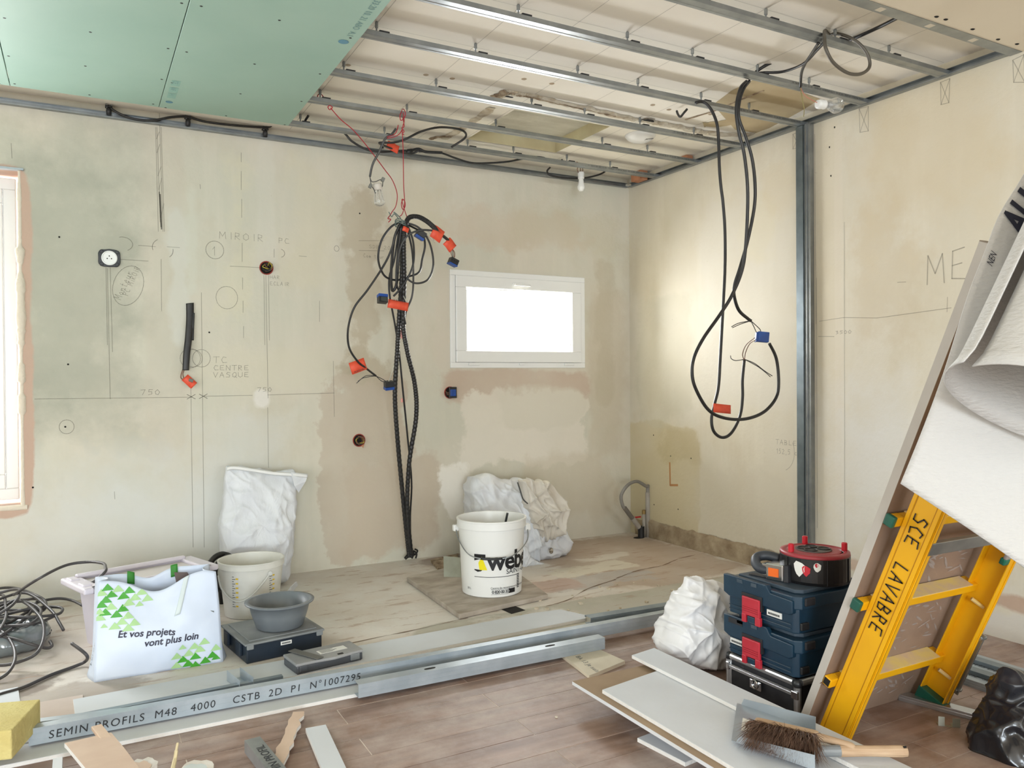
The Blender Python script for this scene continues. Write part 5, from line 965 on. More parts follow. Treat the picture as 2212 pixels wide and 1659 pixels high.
MB(T).box(.016, BW-.02, -.004, .002, .082, .097).box(.016, BW-.02, -.006, .002, .088, .091).build('lid_strip', 'aluminium', e)
MB(T).box(.115, .165, -.006, .0, .048, .078).build('lock_plate', M('chrome', (206,208,210), .18, 1.), e, bevel=.002); MB(T).tube(cat_rom([(.14+.012*math.cos(t),-.009,.066+.014*math.sin(t)) for t in [k*math.pi/4 for k in range(8)]],3,True), .003, 6, True).build('lock_ring', 'chrome', e)
MB(T).box(BW-.022, BW+.004, -.008, .002, .074, .100).build('strip_clasp', 'chrome', e, bevel=.003); MB(T).box(.004, .018, -.008, .002, .076, .104).build('strip_clasp', 'chrome', e, bevel=.003)
def tool_box(z, label, sx):
    e = empty('tool_box', (2.15,1.92,z), label, 'tool box', 'blue stacking tool boxes'); T = box_frame(z); H = .134
    MB(T).prism([(.012,.004),(BW-.022,.004),(BW-.008,.018),(BW-.008,BD-.01),(.012,BD-.01)], 0, H*.62).build('tray', 'navy_plastic', e, bevel=.004)
    MB(T).prism([(-.004,.0),(BW-.018,.0),(BW+.002,.02),(BW+.002,BD),(-.004,BD)], H*.58, H*.9).build('lid', 'navy_plastic', e, bevel=.004)
    MB(T).prism([(.03,.03),(BW-.04,.03),(BW-.02,.05),(BW-.02,BD-.02),(.03,BD-.02)], H*.9, H).build('lid_top', 'navy_dusty', e, bevel=.003)
    fr = [(-.006,.52),(-.006,.98),(.030,.99),(.075,.99),(.19,1.0),(.208,.83),(.30,.80),(.30,.5),(.285,.44),(.20,.46),(.02,.44)]
    MB(T).prism([(a, c*H) for a, c in fr], -.007, .012, 1).build('front_flap', 'navy_plastic', e, bevel=.003)
    for (a, c) in ((.06,.085),(.125,.15)): MB(T).box(a, c, -.0085, -.0065, H*.86, H*.95).build('vent_slot', 'navy_dusty', e)
    for zz in (.10,.20): MB(T).box(.014, BW-.03, .001, .006, H*zz, H*zz+.003).build('rib', 'navy_dusty', e)
    MB(T).box(.084, .176, -.010, .0, H*.30, H*.66).build('latch_recess', 'case_black', e)
    lt = MB(T).box(.090, .168, -.016, -.004, H*.12, H*.58).build('latch', 'latch_red', e, bevel=.003)
    for (a, c) in ((.090,.108),(.150,.172)): MB(T).box(a, c, -.017, -.004, -.010, H*.14).build('latch_prong', 'latch_red', lt, bevel=.002)
    for zz in (.22,.27,.32): MB(T).box(.094, .164, -.0172, -.0158, H*zz, H*zz+.0015).build('latch_groove_shade', M('latch_groove_shade', (150,22,36), .5), lt)  # darker red bars paint the shade of the latch grooves
    MB(T).box(.112, .146, -.013, -.002, -.006, H*.10).build('latch_hook', 'navy_plastic', e, bevel=.002)
    MB(T).box(sx, sx+.062, -.0005, .003, H*.26, H*.40).build('label_strip', M('label_white', (226,226,222), .5), e)
    lettering('GOP 18V-28', .0085, plane_map(T @ V((sx+.004,-.0012,H*.295)), (0,-1,0), (0,0,1)), 'dark_print', e) if False else None
    for k in range(11): MB(T).box(sx+.006+.0045*k, sx+.009+.0045*k, -.001, -.0004, H*.295, H*.345).build('label_print', 'dark_print', e)
    MB(T).box(BW-.012, BW+.008, .03, .075, H*.66, H*.86).build('corner_bumper', 'case_black', e, bevel=.004)
    MB(T).box(BW-.012, BW+.000, .02, .055, H*.08, H*.26).build('side_hook', 'black_plastic', e, bevel=.003)
    return e, T
e1_, T1 = tool_box(TZ+HC+.004, 'lower blue tool box with red latch and label strip left of it', .020)
MB(T1).box(.02,.085,-.0085,-.0060,.108,.126).build('handle_pit_shade', 'case_black', e1_)  # flat dark plate, shade of the recess put into its colour
e2_, T2 = tool_box(TZ+HC+.004+.140, 'upper blue tool box with red latch, carrying the cable reel', .188)
ZB = TZ+HC+.004+.140+.134
# cable reel
c = V((2.185,1.868,ZB)); e = empty('cable_reel', c, 'black and red cable reel on top of the tool boxes', 'cable reel')
M('reel_black', (20,20,22), .32, col2=(34,34,36), scale=8); M('reel_red', (150,40,50), .45, col2=(170,70,76), scale=8)
RR = .113
MB().lathe([(RR*.97,0),(RR,.01),(RR,.085),(RR*.98,.09)], 40, c=c).build('drum', 'reel_black', e, smooth=False)
MB().lathe([(RR*.80,.094),(RR*.84,.100),(RR*.99,.097),(RR*1.005,.088),(RR*.985,.086)], 40, c=c, cap0=False, cap1=False).build('top_ring', 'reel_red', e, smooth=True)
MB().lathe([(RR*.86,.089),(RR*.84,.092)], 40, c=c).build('ring_gap', 'case_black', e)
MB().lathe([(RR*.78,.090),(RR*.78,.098),(RR*.72,.100)], 40, c=c+V((-.006,0,0))).build('turning_disc', 'reel_red', e, smooth=False)
MB().lathe([(RR*.52,.1001),(RR*.52,.103)], 32, c=c+V((-.006,0,0))).build('socket_plate', M('dusty_grey', (98,92,86), .7), e)
for (x, y) in ((.02,.03),(.03,-.028),(-.038,-.018),(-.03,.026)):
    s_ = MB().lathe([(.022,.103),(.022,.106),(.019,.107),(.018,.1045)], 20, c=c+V((x*.8-.006,y*.8,0))).build('power_socket', 'black_plastic', e)
for a in (2.75,.85,-.9):
    MB().lathe([(.0095,.098),(.0095,.124),(.0075,.126)], 14, c=c+V((RR*.84*math.cos(a+.2),RR*.84*math.sin(a+.2),0))).build('knob', M('knob_red', (196,22,42), .4), e, bevel=.001)
hp = [c+V((-.06,.10,.055)), c+V((-.085,.135,.062)), c+V((-.115,.15,.055)), c+V((-.14,.13,.040)), c+V((-.145,.10,.03)), c+V((-.125,.075,.028))]
MB().tube(cat_rom(hp, 6), .0165, 12).build('handle', M('handle_grey', (70,76,84), .5, col2=(44,48,54), scale=12), e, smooth=True)
bb = MB(); 
def on_drum(a, z, o=.0012): return c+V(((RR+o)*math.cos(a),(RR+o)*math.sin(a),z))
for (a0, z0, s, m_) in ((3.42,.055,1.,'sticker_white'), (3.62,.05,.7,'knob_red'), (3.92,.064,.6,'sticker_white'), (3.90,.07,.28,'knob_red')):
    pts = [(a0+.16*s*(1+.45*noise.noise(V((k*1.7,a0,1))))*math.cos(k*.5236), z0+.024*s*(1+.5*noise.noise(V((k*1.3,a0,4))))*math.sin(k*.5236)) for k in range(12)]
    b2 = MB(); cc = b2.p(on_drum(a0, z0, .002)); ids = [b2.p(on_drum(a, z, .002)) for a, z in pts]
    for k in range(12): b2.face(cc, ids[k], ids[(k+1) % 12])
    b2.build('torn_sticker', m_, e, recalc=False)
for a in (4.2,5.0,3.0): MB().tube([on_drum(a,.004),on_drum(a,.085)], .002, 6).build('drum_rib', 'reel_black', e)
# tape measure
T = frame((2.035,1.945,ZB), V((.25,-1,0))) @ Matrix.Scale(1.4, 4); e = empty('tape_measure', (2.04,1.90,ZB), 'chrome tape measure with orange badge on the tool box', 'tape measure')
MB(T).prism([(0,0),(.045,0),(.05,.012),(.05,.035),(.04,.045),(.01,.045),(0,.035)], 0, .04).build('case', 'chrome', e, bevel=.004)
MB(T).prism([(.0455,.001),(.056,.004),(.06,.02),(.058,.034),(.05,.043),(.0455,.043)], -.001, .041).build('rubber_back', 'case_black', e, bevel=.003)
MB(T).box(.008,.034,-.0018,.001,.010,.030).build('badge', M('badge_orange', (240,110,36), .4), e)
MB(T).box(-.012,.001,.004,.03,.006,.036).build('mouth', 'chrome', e, bevel=.002); MB(T).box(-.05,-.002,.008,.026,.001,.003).build('blade', 'case_black', e)

# ---------------------------------------------------------------- soft bags
def blob(name, mat, parent, sil, ymid, depth, amp=.01, freq=9., seed=0, nx=220, ny=90, expo=.62, zmin=0., vstretch=.5, dfun=None, lean=0., crease=.5, yback=None, crumple=0., cscale=12.):
    """a stuffed sack: outline in x,z at plane ymid, bulging in depth, with creased cloth"""
    S_ = cat_rom([V((q[0], q[2], 0)) for q in sil], 10, True); cx = sum(q.x for q in S_)/len(S_); cz = sum(q.y for q in S_)/len(S_)
    b = MB(); m = len(S_)
    def pos(u, v):
        f = u*m; i = int(f) % m; g = f-int(f); q = S_[i].lerp(S_[(i+1) % m], g)
        ph = (v-.5)*math.pi; k = math.copysign(abs(math.cos(ph))**expo, math.cos(ph)); s = math.copysign(abs(math.sin(ph))**expo, math.sin(ph))
        x, z = cx+(q.x-cx)*k, cz+(q.y-cz)*k
        dd = depth*(dfun(z) if dfun else 1.)
        y = ymid-s*dd+lean*z
        P = V((x*freq, y*freq, z*freq*vstretch+seed)); n1 = noise.noise(P); n2 = noise.noise(P*2.3+V((5,1,seed)))
        def rg(q, s_): return (1-abs(noise.noise(V(q)+V((s_,s_*.7,seed)))))**9
        fs = freq*.8; w_ = noise.noise(V((x*4,z*4,seed)))*.08; xx, zz = x+w_, z+w_*.6
        fold = rg((xx*fs*1.5, 0, zz*fs*vstretch), 3)+.9*rg((xx*fs+zz*fs*1.1, 0, zz*fs*.5-xx*fs*.4), 17)+.9*rg((xx*fs-zz*fs*1.2, 0, zz*fs*.5+xx*fs*.4), 29)+.6*rg((xx*fs*2.6+zz*fs*.8, 0, zz*fs*1.2), 41)
        off = amp*(n1*.8+n2*.35)+amp*crease*(fold*1.1-.6)
        if crumple:
            dv_ = noise.voronoi(V((x*cscale, y*cscale, z*cscale*.75+seed)))[0]; dw_ = noise.voronoi(V((x*cscale*2.1+3, y*cscale*2.1, z*cscale*1.6+seed)))[0]
            off += crumple*(dv_[0]-.5+.4*(dw_[0]-.5))
        r = V((x-cx, 0, z-cz)); nrm = (r.normalized()*max(0,k) if r.length > 1e-6 else V((0,0,0)))*.6+V((0,-s,0))
        p = V((x,y,z))+nrm*off
        p.z = max(p.z, zmin+.001*abs(n1))
        if yback is not None: p.y = min(p.y, yback)
        return p
    b.grid(pos, nx, ny, wrap=True)
    return b.build(name, mat, parent, smooth=True)
# tall woven sack against the back wall
e = empty('woven_sack', (.83,4.3,0), 'tall white woven sack standing against the back wall', 'sack')
sil = [(0.628,4.26,0.3715),(0.6426,4.26,0.4886),(0.6573,4.26,0.6251),(0.6914,4.26,0.635),(0.7832,4.26,0.6175),(0.9128,4.26,0.5949),(0.9949,4.26,0.5848),(1.0038,4.26,0.4855),(0.9978,4.26,0.3625),(0.9893,4.26,0.2275),(0.9737,4.26,0.1182),(0.9608,4.26,0.0335),(0.9074,4.26,-0.0014),(0.7662,4.26,0.0171),(0.6746,4.26,0.0387),(0.6417,4.26,0.1568),(0.6249,4.26,0.2771)]
blob('sack_body', 'woven_white', e, sil, 4.28, .15, amp=.010, freq=8, seed=2, dfun=lambda z: .12+.88*max(0.,min(1.,(.66-z)/.42)), lean=.0, yback=D-.004, crease=.9, crumple=.012, cscale=9.)
bb = MB(); tri = [V(q) for q in [(0.9711,4.22,0.5904),(1.0661,4.24,0.5725),(1.0509,4.23,0.535),(1.0161,4.24,0.4771),(0.9898,4.22,0.5159)]]; bb.poly(tri); bb.build('flap_ear', 'woven_white', e, solid=.004)
cr = cat_rom([(0.6535,4.235,0.6325),(0.6874,4.235,0.6376),(0.7777,4.23,0.6207),(0.8827,4.23,0.5974),(0.9867,4.225,0.584),(1.0623,4.235,0.5707)], 6)
bb = MB(); bb.grid(lambda u, v: cr[int(round(u*(len(cr)-1)))]+V((0,-.004*math.sin(v*3.14),-.017*v)), len(cr), 4); bb.build('hem', M('woven_hem', (236,236,234), .55), e, solid=.004, smooth=True)
bb = MB(); bb.poly([V(q) for q in [(0.8725,3.9726,0.004),(0.9087,3.9708,0.05),(0.9493,4.0262,0.06),(0.9656,4.0665,0.03),(0.9074,3.9964,0.005)]]); bb.build('loose_corner', 'woven_white', e, solid=.004)
# slumped sack behind the white bucket
e = empty('woven_sack', (2.35,4.1,0), 'slumped white woven sack with folded neck behind the printed bucket', 'sack')
sil = [(1.9823,4.05,0.4331),(1.9945,4.05,0.4902),(2.0657,4.05,0.5146),(2.1711,4.05,0.4915),(2.2478,4.05,0.4674),(2.3416,4.05,0.4664),(2.4693,4.05,0.4243),(2.5472,4.05,0.3544),(2.5729,4.05,0.2543),(2.5855,4.05,0.169),(2.6248,4.05,0.0665),(2.581,4.05,0.0066),(2.4659,4.05,-0.0304),(2.3378,4.05,-0.0317),(2.2131,4.05,-0.0168),(2.0917,4.05,0.0165),(2.0088,4.05,0.066),(2.004,4.05,0.1988),(1.9933,4.05,0.3451)]
blob('sack_body', 'woven_white', e, sil, 4.17, .20, amp=.017, freq=7, seed=11, yback=D-.004, vstretch=.35, crease=1.0, crumple=.022, cscale=9., dfun=lambda z: .55+.45*max(0.,min(1.,(.5-z)/.3)))
sil2 = [(2.2395,3.98,0.4759),(2.3323,3.98,0.4748),(2.4426,3.98,0.4345),(2.5096,3.98,0.3527),(2.5315,3.98,0.2462),(2.4887,3.98,0.1623),(2.3926,3.98,0.1311),(2.2989,3.98,0.1812),(2.2873,3.98,0.2899),(2.2388,3.98,0.3877)]
blob('folded_neck', M('woven_cream', (222,216,206), .6, col2=(204,196,184), scale=8, bump=.1, bscale=120), e, sil2, 3.99, .055, amp=.018, freq=9, seed=5, vstretch=.3, crease=1.2)
M('dirt_patch', (112,98,80), .9, col2=(190,180,166), scale=60, contrast=(.45,.6))
for p, r in (((2.4117,3.955,0.0657), .014),): MB(Matrix.Translation(p) @ Matrix.Rotation(math.pi/2, 4, 'X')).lathe([(r,0),(r*.7,.006),(r*.2,.008)], 9, sy=1.3).build('dirt_patch', 'dirt_patch', e, smooth=True)
cable('tie_string', [(2.1973,3.97,0.4799),(2.204,3.95,0.4341),(2.2162,3.94,0.3868),(2.2407,3.93,0.3596)], .004, 'grey_cable', e, n=6)
sil3 = [(2.1656,3.95,0.1468),(2.235,3.95,0.1129),(2.2689,3.93,0.0464),(2.3588,3.9,-0.0088),(2.2816,3.9,-0.0048),(2.1924,3.93,-0.0055),(2.1285,3.95,0.0034)]
blob('loose_corner', 'woven_white', e, sil3, 3.96, .03, amp=.01, freq=12, seed=8)
# small white bag beside the tool boxes
e = empty('plastic_sack', (2.05,2.3,TZ), 'small crumpled white plastic bag beside the tool boxes', 'sack')
sil = [(1.8828,2.28,0.0746),(1.8962,2.28,0.1235),(1.9316,2.28,0.1779),(1.963,2.28,0.2421),(1.9812,2.28,0.3053),(1.9948,2.28,0.3243),(2.0446,2.28,0.3197),(2.0973,2.28,0.2971),(2.1605,2.28,0.2818),(2.215,2.28,0.2064),(2.2262,2.28,0.0608),(2.2014,2.28,-0.0428),(2.1069,2.28,-0.031),(2.0152,2.28,-0.0056),(1.9263,2.28,0.0414)]
blob('bag_body', M('film_white', (236,236,236), .4, col2=(222,222,224), scale=9), e, sil, 2.30, .11, amp=.011, freq=9, seed=21, zmin=TZ, dfun=lambda z: .3+.7*max(0.,min(1.,(.32-z)/.2)), crease=1.1, vstretch=.6, crumple=.02, cscale=13.)
# black rubbish bag
e = empty('rubbish_bag', (2.55,1.36,TZ), 'crumpled black rubbish bag at the right edge', 'rubbish bag')
sil = [(2.2765,1.42,-0.003),(2.2949,1.42,0.0618),(2.3456,1.42,0.1207),(2.3644,1.42,0.1701),(2.3739,1.42,0.2019),(2.407,1.42,0.2073),(2.4597,1.42,0.1836),(2.5434,1.42,0.1366),(2.6823,1.42,0.0809),(2.8401,1.42,0.029),(2.8963,1.42,-0.1741),(2.8393,1.42,-0.3143),(2.6082,1.42,-0.269),(2.382,1.42,-0.1533),(2.3035,1.42,-0.0713)]
blob('bag_body', M('black_film', (22,24,30), .25, col2=(56,60,70), scale=6, contrast=(.5,.8), coat=.3), e, sil, 1.34, .10, amp=.020, freq=6, seed=37, zmin=TZ, crease=.6, vstretch=1.1, crumple=.045, cscale=11., dfun=lambda z: .35+.65*max(0.,min(1.,(.2-z)/.16)))

# ---------------------------------------------------------------- printed carrier bag
T, LB = front((0.0375,3.2008,0), (0.4684,3.189,0)); M('bag_white', (216,226,242), .5, col2=(206,218,238), scale=4); M('green_dark', (64,160,40), .5); M('green_light', (170,210,150), .55); M('green_strap', (52,132,44), .6); M('ink_navy', (28,26,54), .5); M('bag_pale', (208,220,222), .55)
e = empty('carrier_bag', T @ V((LB/2,.08,0)), 'white and green printed carrier bag in front of the plastic bin', 'bag')
BDp = .175
def top_front(u): return .352-.062*math.exp(-((u-.48)/.24)**2)+.0*u-.012*(u > .9)*(u-.9)*10
def top_back(u): return .345-.03*math.exp(-((u-.45)/.14)**2)+.004*u
def f_pt(u, v):
    z = v*top_front(u); bulge = .030*math.sin(math.pi*u)*math.sin(math.pi*min(1,v*1.15))
    return V((u*LB-.012*math.sin(math.pi*v)*(u-.5)*0+ (1-v)*0 + v*v*(.5-u)*.03, -bulge+.045*v+.006*noise.noise(V((u*6,v*5,2))), z))
def b_pt(u, v): return V((u*LB+v*(.5-u)*.03-.012, BDp-.03*v+.012*noise.noise(V((u*5,v*4,7)))+.02*math.sin(math.pi*u)*v, v*top_back(u)))
def side(u0):
    def g(s, v):
        a, c = f_pt(u0, v), b_pt(u0, v); p = a.lerp(c, s); ins = .045*math.sin(math.pi*s)*(v**.7)*(1 if u0 == 0 else -1)
        if u0 == 1: p.x += .03*math.sin(math.pi*s)*(1-v)
        p.x += (ins if u0 == 0 else ins)*.8-(.02*math.sin(math.pi*s)*(1-v) if u0 == 0 else 0); return p
    return g
for nm, fn, n1, n2 in (('front_panel', f_pt, 44, 30), ('back_panel', b_pt, 40, 24), ('gusset', side(0), 14, 24), ('gusset', side(1), 14, 24)):
    b = MB(T); b.grid(fn, n1, n2); b.build(nm, 'bag_white', e, smooth=True, solid=.0016)
b = MB(T); b.poly([(0,0,.002),(LB,0,.002),(LB,BDp,.002),(0,BDp,.002)]); b.build('base_panel', 'bag_white', e)
def bag_uv(px, pz):      # world x,z on the bag's front -> surface point a hair in front of the panel
    q = T.inverted() @ V((px, 3.21, pz)); u = max(0,min(1,q.x/LB)); v = max(0,min(1,q.z/top_front(u)))
    for _ in range(4):
        f = f_pt(u, v); u = max(0,min(1,u+(q.x-f.x)/LB)); v = max(0,min(1,v+(q.z-f.z)/top_front(u)))
    return T @ (f_pt(u, v)+V((0,-.0026,0)))
TRI = []
def tri(p, dark, s=1.): TRI.append((p, dark, s))
S5 = 5.184
tri((0.0813,3.2,0.3148), 1, 1)
tri((0.1157,3.2,0.3052), 0, 1)
tri((0.1522,3.2,0.2953), 1, 1)
tri((0.1935,3.2,0.2847), 0, 1)
tri((0.0611,3.2,0.2982), 0, 1)
tri((0.094,3.2,0.2888), 1, 1)
tri((0.1329,3.2,0.2784), 1, 1)
tri((0.171,3.2,0.2681), 0, 1)
tri((0.2126,3.2,0.2597), 0, 1)
tri((0.0751,3.2,0.2721), 1, 1)
tri((0.1503,3.2,0.2532), 0, 1)
tri((0.1855,3.2,0.2465), 0, 0.7)
tri((0.0607,3.2,0.2565), 1, 1)
tri((0.0921,3.2,0.247), 0, 1)
tri((0.1297,3.2,0.2366), 1, 1)
tri((0.0548,3.2,0.2349), 0, 0.8)
tri((0.0733,3.2,0.2289), 1, 1)
tri((0.1092,3.2,0.2187), 1, 1)
tri((0.147,3.2,0.2097), 0, 1)
tri((0.0546,3.2,0.2125), 0, 1)
tri((0.1264,3.2,0.1916), 0, 1)
tri((0.1673,3.2,0.1837), 0, 1)
tri((0.0686,3.2,0.1863), 0, 0.6)
tri((0.1029,3.2,0.1775), 0, 1)
tri((0.1466,3.2,0.1674), 0, 1)
tri((0.3284,3.2,0.0752), 0, 0.7)
tri((0.4055,3.2,0.0792), 0, 1)
tri((0.3705,3.2,0.0673), 0, 1)
tri((0.3894,3.2,0.0523), 0, 1)
tri((0.3499,3.2,0.0439), 0, 1)
tri((0.3078,3.2,0.0412), 0, 1)
tri((0.3293,3.2,0.024), 1, 1)
tri((0.3732,3.2,0.0281), 1, 1)
tri((0.4338,3.2,0.0226), 1, 1)
tri((0.4469,3.2,0.0476), 0, 1)
tri((0.3479,3.2,0.0054), 1, 1)
tri((0.4466,3.2,0.0134), 1, 0.8)
tri((0.3074,3.2,0.0044), 0, 1)
tri((0.3729,3.2,-0.0042), 1, 1)
tri((0.4081,3.2,0.0066), 1, 1)
for p, dark, s in TRI:
    x, z = p[0], p[2]; hw, hh = .0208*s, .0250*s; b = MB()
    pts = [(x-hw, z), (x, z), (x+hw, z), (x+hw/2, z+hh/2), (x, z+hh), (x-hw/2, z+hh/2)]
    b.v = [bag_uv(*q) for q in pts]; b.f = [(0,1,5), (1,2,3), (1,3,5), (5,3,4)]
    b.build('green_triangle', 'green_dark' if dark else 'green_light', e, recalc=False)
p0 = (0.1116,3.2,0.1476); q0 = (0.2988,3.2,0.1256); p1 = (0.1981,3.2,0.1061); q1 = (0.3746,3.2,0.1045)
def bag_text(txt, p, q, size, curve):
    dx, dz = q[0]-p[0], q[2]-p[2]
    return lettering(txt, size, lambda a, c: bag_uv(p[0]+a, p[2]+c+dz*a/dx*.4+curve*(max(0,a/dx-.5))**2*dz*2), 'ink_navy', e, shear=.2, bold=.0008, cut=.012, space=1.0)
bag_text('Et vos projets', p0, q0, .034, .6); bag_text('vont plus loin', p1, q1, .034, 1.0)
lettering('Leroy Merlin', .034, lambda a, c: T @ (side(0)(.30+c*9*.6, .12+a*3.2*.9)+V((-.003,0,0))), 'grey_print', e, cut=.01)
for u in (.30,.68):
    b = MB(T); b.grid(lambda s, w: b_pt(u+.062*(s-.5), 1-.10*w)+V((0,-.004,.012*(1-w))), 4, 6); b.build('strap', 'green_strap', e, smooth=True, solid=.003)
b = MB(T); b.grid(lambda s, w: f_pt(.74+.05*(s-.5)-.10*w, 1-.36*w)+V((0,-.0028,0)), 4, 12); b.build('pale_strap_band', 'bag_pale', e, smooth=True, solid=.0008)
e3 = empty('rasp_blade', T @ V((LB*.62,.09,.22)), 'brown grey tool blade sticking out of the carrier bag', 'tool'); MB(T).prism([(LB*.63,.34),(LB*.74,.335),(LB*.78,.30),(LB*.74,.26),(LB*.68,.22)], .10, .104, 1).build('blade', M('blade_brown', (92,78,72), .6), e3)
MB(T).box(LB*.66, LB*.72, .09, .112, .10, .24).build('handle', 'black_plastic', e3, bevel=.004)
e3 = empty('work_cloth', T @ V((LB*.5,.09,.1)), 'crumpled dark contents inside the carrier bag', 'cloth'); b = MB(T); b.grid(lambda u, v: V((LB*(.06+.88*u), .02+.13*v+.0*u, .19+.05*noise.noise(V((u*4,v*3,2))))), 24, 10); b.build('heap', M('heap_grey', (92,98,98), .8, col2=(150,160,162), scale=12), e3, smooth=True, solid=.004)

# plastic storage bin behind the bag
o0, o1 = V((.015,3.49,0)), V((.015+.50,3.49+.33,0)); bx_ = V((.50,.36,0)).normalized()
T = frame((.045,3.52,0), V((.95,.33,0))); e = empty('storage_bin', T @ V((.29,.15,0)), 'pale lilac plastic storage bin with a wide rim', 'bin'); M('bin_lilac', (222,216,226), .35, col2=(214,208,218), scale=5)
LX, LY, HB = .46, .215, .272
def bin_shell():
    b = MB(T); r0, r1 = [], []
    for (z, s) in ((0,.035),(HB-.03,.012),(HB-.03,-.002)): r0.append([b.p(x, y, z) for x, y in ((s,s),(LX-s,s),(LX-s,LY-s),(s,LY-s))])
    for k in range(2):
        for j in range(4): b.face(r0[k][j], r0[k][(j+1) % 4], r0[k+1][(j+1) % 4], r0[k+1][j])
    b.face(*r0[0][::-1]); return b
bin_shell().build('tub', 'bin_lilac', e, solid=.003)
b = MB(T); w = .022
for (a, c, d, f) in ((-w,LX+w,-w,.006),(-w,LX+w,LY-.006,LY+w),(-w*2.2,.02,-w,LY+w),(LX-.02,LX+w*2,-w,LY+w)): b.box(a, c, d, f, HB-.026, HB)
b.build('rim', 'bin_lilac', e, bevel=.008, seg=3)
MB(T).box(-w*2.2+.012, -.004, .02, .075, HB-.004, HB+.006).build('clip_tab', 'bin_lilac', e, bevel=.003); MB(T).box(-w*2.2+.012, -.004, .15, .205, HB-.004, HB+.006).build('clip_tab', 'bin_lilac', e, bevel=.003)
MB(T).prism([(.02,.01),(LX-.02,.01),(LX-.02,LY-.01),(.02,LY-.01)], HB-.02, HB-.012).build('lid_panel', M('bin_lid', (214,208,206), .45), e, bevel=.004)
MB(T).box(.0, LX, LY-.02, LY+.004, HB-.005, HB+.012).build('rim_back', 'bin_lilac', e, bevel=.006)

# black hose loops between bag and sack
e = empty('hose_coil', (.66,4.15,.0), 'coil of thick black hose behind the carrier bag', 'hose')
for k, (x, y, r) in enumerate(((0,0,.085),(.03,-.02,.075),(.015,.03,.08))):
    cpt = V((0.5834,4,0.1887))+V((x,y,-.03)); MB().tube(cat_rom([cpt+V((r*.75*math.cos(t),.02*math.sin(t*2+k),r*math.sin(t))) for t in [j*math.pi/5 for j in range(10)]], 5, True), .013, 10, True).build('hose_turn', 'black_cable', e, smooth=True)
MB().tube([V((0.5834,4,0.1887))+V((0,0,-.1)), (V((0.5834,4,0.1887)).x+.01, 4.02, .0)], .013, 10).build('hose_tail', 'black_cable', e)

# ---------------------------------------------------------------- buckets, bowl, cases
def bucket(c, r0, r1, h, e, mat, lip=.012, t=.004):
    pr_ = [(r0*.96,.0),(r0,.004),(r1*.985,h*.88),(r1+lip*.5,h*.885),(r1+lip*.6,h*.89),(r1+lip*.5,h*.975),(r1+lip*.8,h*.98),(r1+lip*.8,h),(r1-.001,h),(r1*.97,h*.96),(r0-t,.012),(.001,.010)]
    MB().lathe(pr_, 56, c=c).build('shell', mat, e, smooth=False, bevel=.0)
cw = V((1.790,3.505,.0245)); R0, R1, HB2 = .147, .166, .366
e = empty('paint_bucket', cw, 'white mortar bucket printed with black and yellow brand letters', 'bucket')
bucket(cw, R0, R1, HB2, e, M('bucket_white', (234,234,231), .32), .010)
for o in e.children: 
    for q in o.data.polygons: q.use_smooth = True
    m_ = o.modifiers.new('split', 'EDGE_SPLIT'); m_.split_angle = math.radians(28)
view = math.atan2(-cw.y, -cw.x)
def on_bucket(s, z, o=.0015):         # s metres round the wall from the face towards the viewer
    r = R0+(R1*.985-R0)*z/(HB2*.88)+o; a = view+s/r; return cw+V((r*math.cos(a), r*math.sin(a), z))
BK = .0
M('ink_black', (22,22,26), .45); M('logo_yellow', (240,224,20), .45)
lettering('weber', .125, lambda a, c: on_bucket(-.022+a, .138+c), 'ink_black', e, bold=.0032, cut=.012, space=.93)
lettering('SAINT-GOBAIN', .034, lambda a, c: on_bucket(.072+a, .113+c), 'dark_print', e, cut=.012)
def patch_b(pts, mat, nm, o=.0015):
    b = MB(); k = []
    for (a, c) in pts: k.append((a, c))
    bm_ = bmesh.new(); vs = [bm_.verts.new((a, c, 0)) for a, c in k]; bm_.faces.new(vs)
    x = min(a for a, c in k)+.01
    while x < max(a for a, c in k): bmesh.ops.bisect_plane(bm_, geom=bm_.verts[:]+bm_.edges[:]+bm_.faces[:], plane_co=(x,0,0), plane_no=(1,0,0)); x += .01
    bm_.verts.index_update(); b.v = [on_bucket(q.co.x, q.co.y, o) for q in bm_.verts]; b.f = [tuple(q.index for q in f.verts) for f in bm_.faces]; bm_.free()
    return b.build(nm, mat, e, recalc=False)
patch_b([(-.088,.212),(-.030,.212),(-.030,.196),(-.088,.180)], 'ink_black', 'logo_block'); patch_b([(-.048,.200),(-.022,.136),(-.060,.136),(-.066,.170)], 'logo_yellow', 'logo_triangle', .002)
patch_b([(-.088,.134),(-.070,.126),(-.052,.130),(-.046,.136),(-.088,.138)], 'ink_black', 'logo_foot')
patch_b([(-.088,.1005),(.16,.1005),(.16,.103),(-.088,.103)], 'dark_print', 'rule_line')
lettering('Centre de renseignements techniques', .0135, lambda a, c: on_bucket(-.006+a, .044+c), 'ink_black', e, cut=.012)
lettering('0 820 00 33 00', .021, lambda a, c: on_bucket(.0+a, .022+c), 'ink_black', e, bold=.0004, cut=.012, space=.85)
patch_b([(.083,.018),(.125,.018),(.125,.040),(.083,.040),(.090,.029)], 'ink_black', 'phone_badge')
for z in (.0165,.0405): patch_b([(-.004,z),(.083,z),(.083,z+.0012),(-.004,z+.0012)], 'dark_print', 'badge_outline')
for k in range(9): patch_b([(.140,.035+.008*k),(.160,.035+.008*k),(.160,.0395+.008*k),(.140,.0395+.008*k)], 'ink_black', 'barcode')
lettering('20 L', .014, lambda a, c: on_bucket(-.135+a, .036+c), 'ink_black', e, cut=.01)
side_v = V((math.cos(view+math.pi/2), math.sin(view+math.pi/2), 0)); fw = V((math.cos(view), math.sin(view), 0))
eL, eR = cw-side_v*(R1+.012)+V((0,0,HB2*.86)), cw+side_v*(R1+.012)+V((0,0,HB2*.86))
